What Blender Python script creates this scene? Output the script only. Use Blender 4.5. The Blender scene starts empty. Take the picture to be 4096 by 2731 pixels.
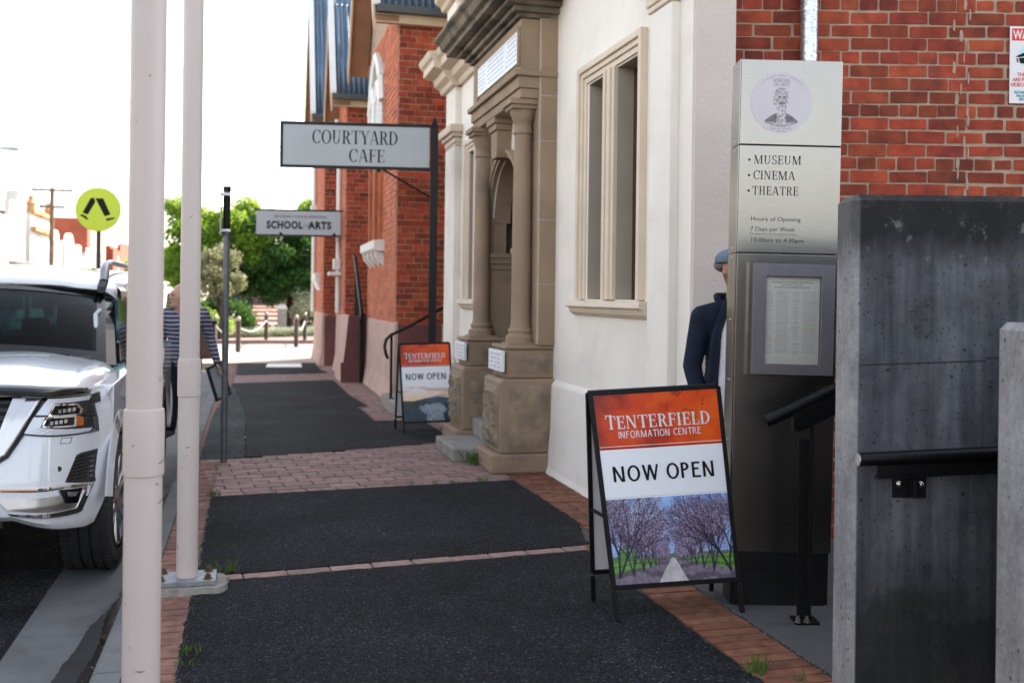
import bpy, bmesh, math, random
import numpy as np
from mathutils import Vector, Matrix, Euler
random.seed(7); RNG = np.random.default_rng(11)
R = math.radians
scene = bpy.context.scene
COL = scene.collection

# ---------------------------------------------------------------- camera, sky, sun, exposure
YAW, ROLL = 14.73, 0.70
cam_d = bpy.data.cameras.new("camera"); cam = bpy.data.objects.new("camera", cam_d); COL.objects.link(cam)
cam_d.lens = 35.0; cam_d.sensor_width = 36.0; cam_d.shift_y = -0.0432; cam_d.clip_start = 0.05; cam_d.clip_end = 3000
cam.matrix_world = Matrix.Translation((0, 0, 1.5)) @ Matrix.Rotation(R(-YAW), 4, 'Z') @ Matrix.Rotation(R(90), 4, 'X') @ Matrix.Rotation(R(ROLL), 4, 'Z')
cam_d.dof.use_dof = True; cam_d.dof.focus_distance = 4.65; cam_d.dof.aperture_fstop = 2.8
scene.camera = cam
SUN_AZ, SUN_EL = 50.0, 40.0          # azimuth from +Y towards +X
w = bpy.data.worlds.new("World"); scene.world = w; w.use_nodes = True
nt = w.node_tree; bg = nt.nodes["Background"]
sky = nt.nodes.new("ShaderNodeTexSky"); sky.sky_type = 'NISHITA'; sky.sun_disc = False
sky.sun_elevation = R(SUN_EL); sky.sun_rotation = R(SUN_AZ); sky.dust_density = 1.2; sky.ozone_density = 0.7; sky.air_density = 1.0
hsv = nt.nodes.new("ShaderNodeHueSaturation"); hsv.inputs["Saturation"].default_value = 0.62      # thin high haze pales the blue
tint = nt.nodes.new("ShaderNodeMix"); tint.data_type = 'RGBA'; tint.blend_type = 'MULTIPLY'; tint.inputs[0].default_value = 1.0; tint.inputs[7].default_value = (1.06, 1.0, 0.93, 1)
nt.links.new(sky.outputs[0], hsv.inputs["Color"]); nt.links.new(hsv.outputs[0], tint.inputs[6]); nt.links.new(tint.outputs[2], bg.inputs[0]); bg.inputs[1].default_value = 0.15
sd = bpy.data.lights.new("sun", 'SUN'); sun = bpy.data.objects.new("sun", sd); COL.objects.link(sun)
sd.energy = 4.0; sd.angle = R(0.5); sd.color = (1.0, 0.94, 0.85)
d = Vector((math.sin(R(SUN_AZ)) * math.cos(R(SUN_EL)), math.cos(R(SUN_AZ)) * math.cos(R(SUN_EL)), math.sin(R(SUN_EL))))
sun.rotation_euler = d.to_track_quat('Z', 'Y').to_euler(); sun.location = d * 60
vs = scene.view_settings; vs.view_transform = 'Standard'; vs.look = 'None'; vs.exposure = 1.95; vs.gamma = 1.0
scene.cycles.use_denoising = True
scene.cycles.max_bounces = 8; scene.cycles.diffuse_bounces = 5; scene.cycles.glossy_bounces = 4; scene.cycles.transparent_max_bounces = 12

# ---------------------------------------------------------------- helpers
def lin(c):
    return tuple((v / 12.92 if v <= .04045 else ((v + .055) / 1.055) ** 2.4) for v in c)
def srgb(r, g, b): return lin((r / 255, g / 255, b / 255))

MATS = {}
def mat(name, col, rough=.7, metal=0., var=.12, scale=6., bump=.0, bscale=60., stretch=(1, 1, 1), coat=0., island=0., spec=.5,
        spots=None, spot_scale=3., spot_lo=.55, spot_hi=.65, aniso=0., detail=6, var2=None, emit=None):
    """procedural principled material: noise tint, optional blotches of a second colour, bump, random tint per mesh island"""
    if name in MATS: return MATS[name]
    m = bpy.data.materials.new(name); m.use_nodes = True; n = m.node_tree.nodes; l = m.node_tree.links
    p = n["Principled BSDF"]
    p.inputs["Roughness"].default_value = rough; p.inputs["Metallic"].default_value = metal
    p.inputs["Specular IOR Level"].default_value = spec
    if coat: p.inputs["Coat Weight"].default_value = coat; p.inputs["Coat Roughness"].default_value = .04
    if aniso: p.inputs["Anisotropic"].default_value = aniso
    tc = n.new("ShaderNodeTexCoord"); mp = n.new("ShaderNodeMapping"); mp.inputs["Scale"].default_value = stretch
    l.new(tc.outputs["Object"], mp.inputs[0])
    nz = n.new("ShaderNodeTexNoise"); nz.inputs["Scale"].default_value = scale; nz.inputs["Detail"].default_value = detail
    l.new(mp.outputs[0], nz.inputs["Vector"])
    cr = n.new("ShaderNodeValToRGB")
    lo = tuple(max(0, c * (1 - var)) for c in col) + (1,); hi = tuple(min(1, c * (1 + var)) for c in (var2 or col)) + (1,)
    cr.color_ramp.elements[0].position = .3; cr.color_ramp.elements[0].color = lo
    cr.color_ramp.elements[1].position = .7; cr.color_ramp.elements[1].color = hi
    l.new(nz.outputs["Fac"], cr.inputs[0]); out = cr.outputs[0]
    if spots:
        n2 = n.new("ShaderNodeTexNoise"); n2.inputs["Scale"].default_value = spot_scale; n2.inputs["Detail"].default_value = 8; n2.inputs["Roughness"].default_value = .65
        l.new(mp.outputs[0], n2.inputs["Vector"])
        c2 = n.new("ShaderNodeValToRGB"); c2.color_ramp.elements[0].position = spot_lo; c2.color_ramp.elements[1].position = spot_hi
        l.new(n2.outputs["Fac"], c2.inputs[0])
        mx = n.new("ShaderNodeMix"); mx.data_type = 'RGBA'
        l.new(c2.outputs[0], mx.inputs[0]); l.new(out, mx.inputs[6]); mx.inputs[7].default_value = tuple(spots) + (1,); out = mx.outputs[2]
    if island:
        g = n.new("ShaderNodeNewGeometry"); hs = n.new("ShaderNodeHueSaturation")
        a = n.new("ShaderNodeMapRange"); a.inputs[3].default_value = 1 - island; a.inputs[4].default_value = 1 + island
        l.new(g.outputs["Random Per Island"], a.inputs[0]); l.new(a.outputs[0], hs.inputs["Value"])
        b = n.new("ShaderNodeMath"); b.operation = 'MULTIPLY'; b.inputs[1].default_value = 37.77; l.new(g.outputs["Random Per Island"], b.inputs[0])
        f = n.new("ShaderNodeMath"); f.operation = 'FRACT'; l.new(b.outputs[0], f.inputs[0])
        a2 = n.new("ShaderNodeMapRange"); a2.inputs[3].default_value = .495; a2.inputs[4].default_value = .505
        l.new(f.outputs[0], a2.inputs[0]); l.new(a2.outputs[0], hs.inputs["Hue"])
        l.new(out, hs.inputs["Color"]); out = hs.outputs[0]
    l.new(out, p.inputs["Base Color"])
    if bump:
        n3 = n.new("ShaderNodeTexNoise"); n3.inputs["Scale"].default_value = bscale; n3.inputs["Detail"].default_value = 5
        l.new(mp.outputs[0], n3.inputs["Vector"])
        bp = n.new("ShaderNodeBump"); bp.inputs["Strength"].default_value = bump; bp.inputs["Distance"].default_value = .01
        l.new(n3.outputs["Fac"], bp.inputs["Height"]); l.new(bp.outputs[0], p.inputs["Normal"])
    if emit:
        p.inputs["Emission Color"].default_value = tuple(emit) + (1,); p.inputs["Emission Strength"].default_value = 1
    MATS[name] = m; return m

class MB:
    def __init__(s): s.v = []; s.f = []
    def add(s, vs_, fs):
        o = len(s.v); s.v += [tuple(x) for x in vs_]; s.f += [tuple(i + o for i in f) for f in fs]; return s
    def box(s, x0, x1, y0, y1, z0, z1):
        return s.add([(x0, y0, z0), (x1, y0, z0), (x1, y1, z0), (x0, y1, z0), (x0, y0, z1), (x1, y0, z1), (x1, y1, z1), (x0, y1, z1)],
                     [(0, 3, 2, 1), (4, 5, 6, 7), (0, 1, 5, 4), (1, 2, 6, 5), (2, 3, 7, 6), (3, 0, 4, 7)])
    def quad(s, a, b, c, d): return s.add([a, b, c, d], [(0, 1, 2, 3)])
    def hexa(s, bot, top):   # two loops of equal length
        k = len(bot); return s.add(list(bot) + list(top), [tuple(range(k))[::-1], tuple(range(k, 2 * k))] + [(i, (i + 1) % k, k + (i + 1) % k, k + i) for i in range(k)])
    def prism(s, pts, axis, a0, a1):
        """2D profile extruded: axis x -> pts are (y,z); y -> (x,z); z -> (x,y)"""
        def P(p, a): return {'x': (a, p[0], p[1]), 'y': (p[0], a, p[1]), 'z': (p[0], p[1], a)}[axis]
        return s.hexa([P(p, a0) for p in pts], [P(p, a1) for p in pts])
    def tube(s, pts, r, n=12, caps=True):
        pts = [Vector(p) for p in pts]; rr = r if hasattr(r, '__len__') else [r] * len(pts)
        rings = []; up = None
        for i, p in enumerate(pts):
            t = (pts[min(i + 1, len(pts) - 1)] - pts[max(i - 1, 0)]).normalized()
            if up is None: up = Vector((0, 0, 1)) if abs(t.z) < .9 else Vector((1, 0, 0))
            x = t.cross(up).normalized(); y = x.cross(t).normalized(); up = y
            rings.append([p + (x * math.cos(2 * math.pi * k / n) + y * math.sin(2 * math.pi * k / n)) * rr[i] for k in range(n)])
        vs_ = [q for ring in rings for q in ring]; fs = []
        for i in range(len(rings) - 1):
            for k in range(n): fs.append((i * n + k, i * n + (k + 1) % n, (i + 1) * n + (k + 1) % n, (i + 1) * n + k))
        if caps: fs += [tuple(range(n))[::-1], tuple(range((len(rings) - 1) * n, len(rings) * n))]
        return s.add(vs_, fs)
    def lathe(s, prof, cx=0, cy=0, n=28):
        vs_ = []; fs = []
        for r, z in prof:
            vs_ += [(cx + r * math.cos(2 * math.pi * k / n), cy + r * math.sin(2 * math.pi * k / n), z) for k in range(n)]
        for i in range(len(prof) - 1):
            for k in range(n): fs.append((i * n + k, i * n + (k + 1) % n, (i + 1) * n + (k + 1) % n, (i + 1) * n + k))
        fs += [tuple(range(n))[::-1], tuple(range((len(prof) - 1) * n, len(prof) * n))]
        return s.add(vs_, fs)
    def ball(s, c, rx, ry, rz, n=12):
        vs_ = []; fs = []
        for i in range(n + 1):
            t = math.pi * i / n
            vs_ += [(c[0] + rx * math.sin(t) * math.cos(2 * math.pi * k / (2 * n)), c[1] + ry * math.sin(t) * math.sin(2 * math.pi * k / (2 * n)), c[2] - rz * math.cos(t)) for k in range(2 * n)]
        m = 2 * n
        for i in range(n):
            for k in range(m): fs.append((i * m + k, i * m + (k + 1) % m, (i + 1) * m + (k + 1) % m, (i + 1) * m + k))
        return s.add(vs_, fs)
    def xf(s, M): s.v = [tuple(M @ Vector(v)) for v in s.v]; return s

def put(o, parent, world):
    COL.objects.link(o)
    if parent:
        o.parent = parent
        if world: o.matrix_parent_inverse = Matrix.LocRotScale(parent.location, parent.rotation_euler, None).inverted()
def obj(name, mb, m, parent=None, world=True, smooth=False, bev=0., seg=2, sub=0, solid=0.):
    me = bpy.data.meshes.new(name); me.from_pydata(mb.v, [], mb.f); me.validate(); me.update()
    bm = bmesh.new(); bm.from_mesh(me)
    if smooth == 'weld': bmesh.ops.remove_doubles(bm, verts=bm.verts, dist=1e-4)
    if len(bm.faces) < 60000: bmesh.ops.recalc_face_normals(bm, faces=bm.faces)
    bm.to_mesh(me); bm.free()
    if m: me.materials.append(m)
    o = bpy.data.objects.new(name, me); put(o, parent, world)
    if smooth:
        for p in me.polygons: p.use_smooth = True
    if solid:
        sm = o.modifiers.new("solid", 'SOLIDIFY'); sm.thickness = solid; sm.offset = 0
    if bev:
        b = o.modifiers.new("bevel", 'BEVEL'); b.width = bev; b.segments = seg; b.limit_method = 'ANGLE'; b.angle_limit = R(35)
    if sub:
        sb = o.modifiers.new("sub", 'SUBSURF'); sb.levels = sub; sb.render_levels = sub
    if smooth and not sub:
        me.set_sharp_from_angle(angle=R(38))
    return o
def thing(name, label, cat, loc=(0, 0, 0), rz=0., group=None):
    o = bpy.data.objects.new(name, None); o.location = loc; o.rotation_euler = (0, 0, rz); o.empty_display_size = .2; COL.objects.link(o)
    o["label"] = label; o["category"] = cat
    if group: o["group"] = group
    return o
def tag(o, label, cat, group=None):
    o["label"] = label; o["category"] = cat
    if group: o["group"] = group
    return o
def struct(o): o["kind"] = "structure"; return o
def stuff(o): o["kind"] = "stuff"; return o
def copy_tree(o, parent=None):
    c = o.copy(); COL.objects.link(c)
    if parent: c.parent = parent
    for ch in list(o.children): copy_tree(ch, c)
    return c

# ---------------------------------------------------------------- lettering (own serif letters drawn from strokes)
def glyph(ch, T=.15, t=.05, S=.075):
    q = []
    def stem(x, y0=0, y1=1, w=T, s0=S, s1=S):
        q.append([(x, y0), (x + w, y0), (x + w, y1), (x, y1)])
        for y, s, dy in ((y0, s0, 1), (y1, s1, -1)):
            if s: q.append([(x - s, y), (x + w + s, y), (x + w + s, y + dy * t * .7), (x + w, y + dy * t * 1.6), (x, y + dy * t * 1.6), (x - s, y + dy * t * .7)])
    def bar(x0, x1, y, h=t): q.append([(x0, y), (x1, y), (x1, y + h), (x0, y + h)])
    def tick(x, y0, y1, w=t): q.append([(x, y0), (x + w, y0), (x + w, y1), (x, y1)])
    def diag(x0, y0, x1, y1, w): q.append([(x0, y0), (x0 + w, y0), (x1 + w, y1), (x1, y1)])
    def foot(x0, x1, y, d=1): q.append([(x0, y), (x1, y), (x1, y + d * t * .8), (x0, y + d * t * .8)])
    def ring(cx, cy, rx, ry, a0, a1, th=T, tv=t, n=22):
        for i in range(n):
            b = []
            for a in (a0 + (a1 - a0) * i / n, a0 + (a1 - a0) * (i + 1) / n):
                c, s_ = math.cos(R(a)), math.sin(R(a)); b.append(((cx + rx * c, cy + ry * s_), (cx + (rx - th) * c, cy + (ry - tv) * s_)))
            q.append([b[0][0], b[1][0], b[1][1], b[0][1]])
    if ch == 'A':
        diag(.0 + S * .6, 0, .33, 1, t * 1.1); diag(.62, 0, .33, 1, T); bar(.2, .62, .3)
        if S: foot(-.0, .17, 0); foot(.54, .86, 0)
        wd = .84
    elif ch == 'C':
        ring(.42, .5, .42, .52, 42, 318)
        if S: tick(.69, .66, 1.0, t * 1.2)
        wd = .78
    elif ch == 'D': stem(S); ring(S + .2, .5, .52, .5, -90, 90); bar(S, S + .22, 0); bar(S, S + .22, 1 - t); wd = .88
    elif ch in 'EF':
        stem(S); bar(S, .58, 1 - t); bar(S + T, .47, .5)
        if S: tick(.58 - t * .5, .74, 1); tick(.45, .4, .64)
        if ch == 'E':
            bar(S, .6, 0)
            if S: tick(.6 - t * .5, 0, .28)
        wd = .68 if ch == 'E' else .64
    elif ch == 'H': stem(S); stem(.55); bar(S, .6, .5); wd = .86
    elif ch == 'I': stem(S); wd = T + 2 * S + .06
    elif ch == 'L':
        stem(S); bar(S, .58, 0)
        if S: tick(.58 - t * .5, 0, .3)
        wd = .64
    elif ch == 'M': stem(S, w=t * 1.2); diag(.43, 0, S, 1, T); diag(.43, 0, .82, 1, t * 1.1); stem(.82, w=T); wd = 1.1
    elif ch == 'N': stem(S, w=t * 1.2 if S else T); diag(.6 if S else .52, 0, S, 1, T); stem(.66 if S else .6, w=t * 1.2 if S else T, s0=0); wd = .88
    elif ch == 'O': ring(.44, .5, .44, .52, 0, 360, n=40); wd = .93
    elif ch in 'PR':
        stem(S); ring(S + .24, .74, .32, .26, -90, 90); bar(S, S + .26, 1 - t); bar(S, S + .26, .48)
        if ch == 'R':
            diag(.56, 0, .3, .5, T)
            if S: foot(.56, .8, 0)
        wd = .78 if ch == 'R' else .68
    elif ch == 'S':
        ring(.28, .745, .26, .265, 38, 270, T * .85, t); ring(.28, .255, .28, .265, 90, -142, T * .85, t)
        if S: tick(.45, .7, 1); tick(.02, 0, .3)
        wd = .6
    elif ch == 'T':
        stem(.3, s1=0); bar(0, .6 + T, 1 - t)
        if S: tick(0, .72, 1); tick(.6 + T - t, .72, 1)
        wd = .78
    elif ch == 'U':
        stem(S, .34, 1, s0=0); stem(.6, .34, 1, w=t * 1.2 if S else T, s0=0); r = (.6 + (t * 1.2 if S else T) - S) / 2
        ring(S + r, .36, r, .38, 180, 360, T if not S else T * .7, t); wd = .85
    elif ch == 'W': diag(.24, 0, 0, 1, T); diag(.24, 0, .46, 1, t * 1.2); diag(.74, 0, .46, 1, T); diag(.74, 0, 1.0, 1, t * 1.2); wd = 1.12
    elif ch == 'Y':
        stem(.3, 0, .45, s1=0); diag(.3, .42, .02, 1, T); diag(.38, .42, .66, 1, t * 1.1)
        if S: foot(-.05, .24, 1, -1); foot(.56, .82, 1, -1)
        wd = .78
    else: wd = .38
    return q, wd
def letters(s, size, sp=.1, T=.15, t=.05, S=.075, align='L'):
    """strokes of a word in the XZ plane facing -Y; each stroke a hair further out so none share a plane"""
    mb = MB(); x = 0; k = 0
    for ch in s:
        q, wd = glyph(ch, T, t, S)
        for poly in q:
            y = -.00004 * (k % 25); k += 1
            mb.add([((x + a) * size, y, b * size) for a, b in poly], [tuple(range(len(poly)))])
        x += wd + sp
    W = (x - sp) * size
    if align == 'C': mb.v = [(a - W / 2, b, c) for a, b, c in mb.v]
    return mb, W
def fit(mb, W, width):
    k = width / W; mb.v = [(a * k, b, c) for a, b, c in mb.v]; return mb
def type_mb(s, size, align='CENTER', bold=0., spacing=1., shear=0.):
    """plain sans lettering via a text curve turned to mesh"""
    cu = bpy.data.curves.new("t", 'FONT'); cu.body = s; cu.size = size; cu.align_x = align; cu.offset = bold; cu.space_character = spacing; cu.shear = shear
    cu.resolution_u = 3
    o = bpy.data.objects.new("t", cu); COL.objects.link(o)
    me = bpy.data.meshes.new_from_object(o.evaluated_get(bpy.context.evaluated_depsgraph_get()))
    mb = MB(); mb.v = [(v.co.x, 0, v.co.y) for v in me.vertices]; mb.f = [tuple(p.vertices) for p in me.polygons]
    bpy.data.objects.remove(o); bpy.data.meshes.remove(me); bpy.data.curves.remove(cu)
    return mb

# ---------------------------------------------------------------- brickwork
def bricks(O, U, N, width, height, bw=.24, bh=.086, j=.010, header_every=4, jit=.002, hole=None, proud=.006, patch=None, seed=1, stack=False, V=Vector((0, 0, 1))):
    """bricks as chamfered blocks on a plane: origin O, run direction U, outward N; every 4th course headers"""
    rnd = random.Random(seed); mb = MB(); O, U, N, V = Vector(O), Vector(U), Vector(N), Vector(V)
    for r in range(int(height / bh) + 1):
        head = header_every and r % header_every == header_every - 1
        wd = bw / 2 if head else bw
        off = (r % 2) * bw / 2 + (bw / 4 if head else 0) + rnd.uniform(-.008, .008)
        if stack: off = 0
        x = -off
        while x < width:
            a, b = max(0, x), min(width, x + wd); x += wd
            if b - a < .03: continue
            z0, z1 = r * bh, min(height, (r + 1) * bh)
            if z1 - z0 < .03: continue
            cx, cz = (a + b) / 2, (z0 + z1) / 2
            if hole and hole(cx, cz): continue
            jj = j / 2
            if patch and patch(cx, cz): jj = j * .8
            a2, b2, c2, d2 = a + jj + rnd.uniform(-1, 1) * jit, b - jj + rnd.uniform(-1, 1) * jit, z0 + jj + rnd.uniform(-1, 1) * jit, z1 - jj + rnd.uniform(-1, 1) * jit
            e = [rnd.uniform(.003, .009) for _ in range(8)]
            pts = [(a2 + e[0], c2), (b2 - e[1], c2 + rnd.uniform(-1, 1) * jit), (b2, c2 + e[2]), (b2, d2 - e[3]), (b2 - e[4], d2), (a2 + e[5], d2 + rnd.uniform(-1, 1) * jit), (a2, d2 - e[6]), (a2, c2 + e[7])]
            pr = proud * rnd.uniform(.6, 1.3)
            bot = [O + U * p[0] + V * p[1] - N * .004 for p in pts]
            m2 = ((a2 + b2) / 2, (c2 + d2) / 2)
            top = [O + U * (m2[0] + (p[0] - m2[0]) * .985) + V * (m2[1] + (p[1] - m2[1]) * .965) + N * pr for p in pts]
            k = 8; o = len(mb.v)
            mb.v += [tuple(p) for p in bot + top]
            mb.f += [tuple(o + k + i for i in range(k))] + [(o + i, o + (i + 1) % k, o + k + (i + 1) % k, o + k + i) for i in range(k)]
    return mb
def wall_x(mb, x0, x1, y0, y1, z0, z1, holes=()):
    """wall slab between x0..x1 along Y with rectangular openings (ya,yb,za,zb)"""
    ys = sorted({y0, y1, *[h[0] for h in holes], *[h[1] for h in holes]}); zs = sorted({z0, z1, *[h[2] for h in holes], *[h[3] for h in holes]})
    for a, b in zip(ys, ys[1:]):
        run = None
        for c, d_ in zip(zs, zs[1:]):
            solid = not any(h[0] < (a + b) / 2 < h[1] and h[2] < (c + d_) / 2 < h[3] for h in holes)
            if solid: run = (run[0], d_) if run else (c, d_)
            if (not solid or d_ == zs[-1]) and run: mb.box(x0, x1, a, b, run[0], run[1]); run = None
    return mb

def raster(name, img, w_, h_, m, parent, M, world=True):
    """a print: a fine grid of coloured cells (img rows top to bottom, linear rgb), XZ plane facing -Y, origin lower left"""
    H, W = img.shape[:2]
    xs = np.linspace(0, w_, W + 1); zs = np.linspace(h_, 0, H + 1)
    vx, vz = np.meshgrid(xs, zs); co = np.stack([vx.ravel(), np.zeros(vx.size), vz.ravel()], 1)
    co = np.array([tuple(M(v)) for v in co])
    i = np.arange(H)[:, None] * (W + 1) + np.arange(W)[None]
    q = np.stack([i, i + W + 1, i + W + 2, i + 1], -1).reshape(-1, 4)
    me = bpy.data.meshes.new(name); me.from_pydata(co.tolist(), [], q.tolist()); me.update()
    at = me.color_attributes.new("Print", 'FLOAT_COLOR', 'CORNER')
    c = np.ones((H * W, 4, 4)); c[:, :, :3] = img.reshape(-1, 1, 3); at.data.foreach_set("color", c.ravel().astype(np.float32))
    me.materials.append(m); o = bpy.data.objects.new(name, me); put(o, parent, world); return o
def print_mat(name, rough=.35):
    m = bpy.data.materials.new(name); m.use_nodes = True; n = m.node_tree.nodes; l = m.node_tree.links
    a = n.new("ShaderNodeVertexColor"); a.layer_name = "Print"; l.new(a.outputs[0], n["Principled BSDF"].inputs["Base Color"])
    n["Principled BSDF"].inputs["Roughness"].default_value = rough; return m

def skin(name, nodes, edges, m, parent, root=None, sub=2, world=True, vox=.009):
    """one continuous body surface: swept ellipsoids along a skeleton (x,y,z,r[,depth r]) fused by a voxel remesh and relaxed"""
    mb = MB()
    def R2(p): return (p[3], p[4] if len(p) > 4 else p[3])
    done = set()
    for a, b in edges:
        p, q = nodes[a], nodes[b]; L = math.dist(p[:3], q[:3]); (r0, d0), (r1, d1) = R2(p), R2(q); k = max(2, int(L / (max(.3 * min(r0, r1, d0, d1), .004))) + 1); k = min(k, 40)
        for i in range(k + 1):
            t = i / k
            key = a if i == 0 else b if i == k else None
            if key in done: continue
            if key: done.add(key)
            c = [p[n_] + (q[n_] - p[n_]) * t for n_ in range(3)]; rx, ry = r0 + (r1 - r0) * t, d0 + (d1 - d0) * t
            mb.ball(c, rx, ry, min(rx, ry) if abs(rx - ry) > .004 else rx, 6)
    o = obj(name, mb, m, parent, world=world, smooth=True)
    o.data.validate()
    rm = o.modifiers.new("fuse", 'REMESH'); rm.mode = 'VOXEL'; rm.voxel_size = vox; rm.use_smooth_shade = True
    sm = o.modifiers.new("relax", 'SMOOTH'); sm.factor = .5; sm.iterations = 4
    return o
def chain(*ks): return list(zip(ks, ks[1:]))

# ---------------------------------------------------------------- materials
def asphalt(name, base, speck, rough=.78):
    m = mat(name, base, spots=tuple(min(.2, q * 1.9 + .004) for q in base), spot_scale=.9, spot_lo=.50, spot_hi=.82, rough=rough, var=.34, scale=1.3, detail=8, spec=.10)
    n = m.node_tree.nodes; l = m.node_tree.links; p = n["Principled BSDF"]
    tc = n.new("ShaderNodeTexCoord"); vo = n.new("ShaderNodeTexVoronoi"); vo.inputs["Scale"].default_value = 125
    l.new(tc.outputs["Object"], vo.inputs["Vector"])
    # pale stones: a few cells chosen by their random colour
    sp = n.new("ShaderNodeSeparateColor"); l.new(vo.outputs["Color"], sp.inputs[0])
    cr = n.new("ShaderNodeValToRGB"); cr.color_ramp.interpolation = 'LINEAR'
    cr.color_ramp.elements[0].position = .2; cr.color_ramp.elements[0].color = (.42, .42, .43, 1)
    e = cr.color_ramp.elements.new(.955); e.color = (1.85, 1.85, 1.87, 1)
    cr.color_ramp.elements[-1]  .position = .985; cr.color_ramp.elements[-1].color = (speck, speck, speck * 1.02, 1)
    l.new(sp.outputs[0], cr.inputs[0])
    mx = n.new("ShaderNodeMix"); mx.data_type = 'RGBA'; mx.blend_type = 'MULTIPLY'; mx.inputs[0].default_value = 1; mx.clamp_result = False
    src = p.inputs["Base Color"].links[0].from_socket
    l.new(src, mx.inputs[6]); l.new(cr.outputs[0], mx.inputs[7]); l.new(mx.outputs[2], p.inputs["Base Color"])
    bp = n.new("ShaderNodeBump"); bp.inputs["Strength"].default_value = .9; bp.inputs["Distance"].default_value = .008; bp.invert = True
    l.new(vo.outputs["Distance"], bp.inputs["Height"]); l.new(bp.outputs[0], p.inputs["Normal"])
    return m
M_ASPH = asphalt("footpath asphalt", (.0128, .0130, .0142), 5.5)
M_ASPH2 = asphalt("older asphalt", (.036, .044, .044), 3.5)
M_ROAD = asphalt("road asphalt", (.024, .024, .026), 5)
M_GROUT = mat("sandy joint filling", (.075, .066, .058), .95, var=.3, scale=25, bump=.4, bscale=200)
M_PAVER = mat("clay pavers", (.15, .066, .046), .8, var=.2, scale=14, bump=.25, bscale=140, island=.2, var2=(.20, .095, .07), spec=.4)
M_CONC = mat("kerb concrete", (.12, .122, .123), .85, var=.22, scale=3, bump=.5, bscale=120, spots=(.085, .083, .08), spot_scale=2.2, spot_lo=.56, spot_hi=.72)
M_LAND = mat("landing concrete", (.062, .060, .061), .85, var=.14, scale=4, bump=.25, bscale=220)
M_EARTH = mat("earth and grass", (.12, .13, .06), .95, var=.35, scale=.4)
M_WHITE = mat("cream rendered wall", (.82, .765, .685), .75, var=.05, scale=1.4, bump=.35, bscale=30, spec=.3, spots=(.70, .625, .545), spot_scale=1.7, spot_lo=.52, spot_hi=.8)
M_TRIM = mat("sand painted trim", (.60, .48, .36), .65, var=.05, scale=5, bump=.1, bscale=60)
M_TRIML = mat("light cream trim", (.68, .565, .435), .65, var=.05, scale=5, bump=.1, bscale=60)
M_NIB = mat("pinkish render", (.60, .51, .455), .8, var=.04, scale=3, bump=.5, bscale=35)
M_STONE = mat("sandstone", (.285, .200, .130), .85, var=.13, scale=2.5, bump=.3, bscale=70, spots=(.17, .135, .105), spot_scale=1.6, spot_lo=.55, spot_hi=.75)
M_ROCK = mat("rock faced sandstone", (.25, .185, .125), .9, var=.22, scale=7, bump=.9, bscale=14, spots=(.15, .125, .10), spot_scale=4, spot_lo=.5, spot_hi=.7)
M_STEP = mat("worn stone steps", (.25, .23, .20), .85, var=.2, scale=6, bump=.4, bscale=40)
M_MARBLE = mat("white plaque", (.72, .73, .74), .4, var=.05, scale=12)
M_PLQTXT = mat("faint engraved text", (.42, .45, .52), .6)
M_BRICK = mat("red face bricks", (.225, .028, .009), .82, var=.32, scale=9, bump=.35, bscale=90, island=.42, spots=(.085, .030, .024), spot_scale=2.5, spot_lo=.56, spot_hi=.7, var2=(.27, .042, .014))
M_MORTAR = mat("lime mortar", (.40, .28, .205), .95, var=.2, scale=12, bump=.5, bscale=150)
M_BRICK2 = mat("hall face bricks", (.27, .036, .012), .85, var=.22, scale=8, bump=.2, bscale=80, island=.38, var2=(.31, .052, .018))
M_BRICKST = mat("street-lit hall bricks", (.46, .115, .048), .88, var=.2, scale=5, island=.16, var2=(.50, .14, .06))  # lit copy of the hall bricks, street light put into the colour
M_MORTARST = mat("tinted mortar", (.42, .13, .065), .95, var=.1)
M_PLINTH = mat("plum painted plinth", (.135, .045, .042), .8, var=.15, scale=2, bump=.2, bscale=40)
M_PLINTHST = mat("street-lit plinth paint", (.50, .33, .27), .8, var=.12, scale=2.5, bump=.2, bscale=40)  # lit copy of the plinth, paler for the light off the street
M_BLACK = mat("black paint", (.005, .005, .006), .35, var=.3, scale=10, spec=.22)
M_BLACKM = mat("matt black powder coat", (.006, .006, .0065), .5, var=.2, scale=20, spec=.25)
M_GLASSD = mat("dark window glass", (.015, .014, .014), .06, var=.3, scale=2)
M_FRAME = mat("brown window frame", (.055, .025, .018), .5, var=.2, scale=8)
M_WPAINT = mat("white gloss paint", (.74, .72, .68), .45, var=.04)
M_TIMBER = mat("cream painted timber", (.56, .40, .26), .6, var=.1, scale=4)
M_BARGE = mat("brown bargeboard", (.26, .13, .07), .6, var=.15, scale=4)
M_ROOF = mat("blue grey roof sheet", (.10, .15, .215), .3, .35, var=.15, scale=2.5)
M_STEEL = mat("galvanised steel", (.52, .53, .54), .38, .9, var=.22, scale=28, bump=.05)
M_POLE = mat("off white pole enamel", (.56, .475, .435), .42, var=.04, scale=1.2, spots=(.27, .215, .185), spot_scale=7, spot_lo=.665, spot_hi=.72, bump=.04, bscale=30)
M_GREYP = mat("grey galvanised post", (.14, .145, .15), .5, .55, var=.25, scale=14)

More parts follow.
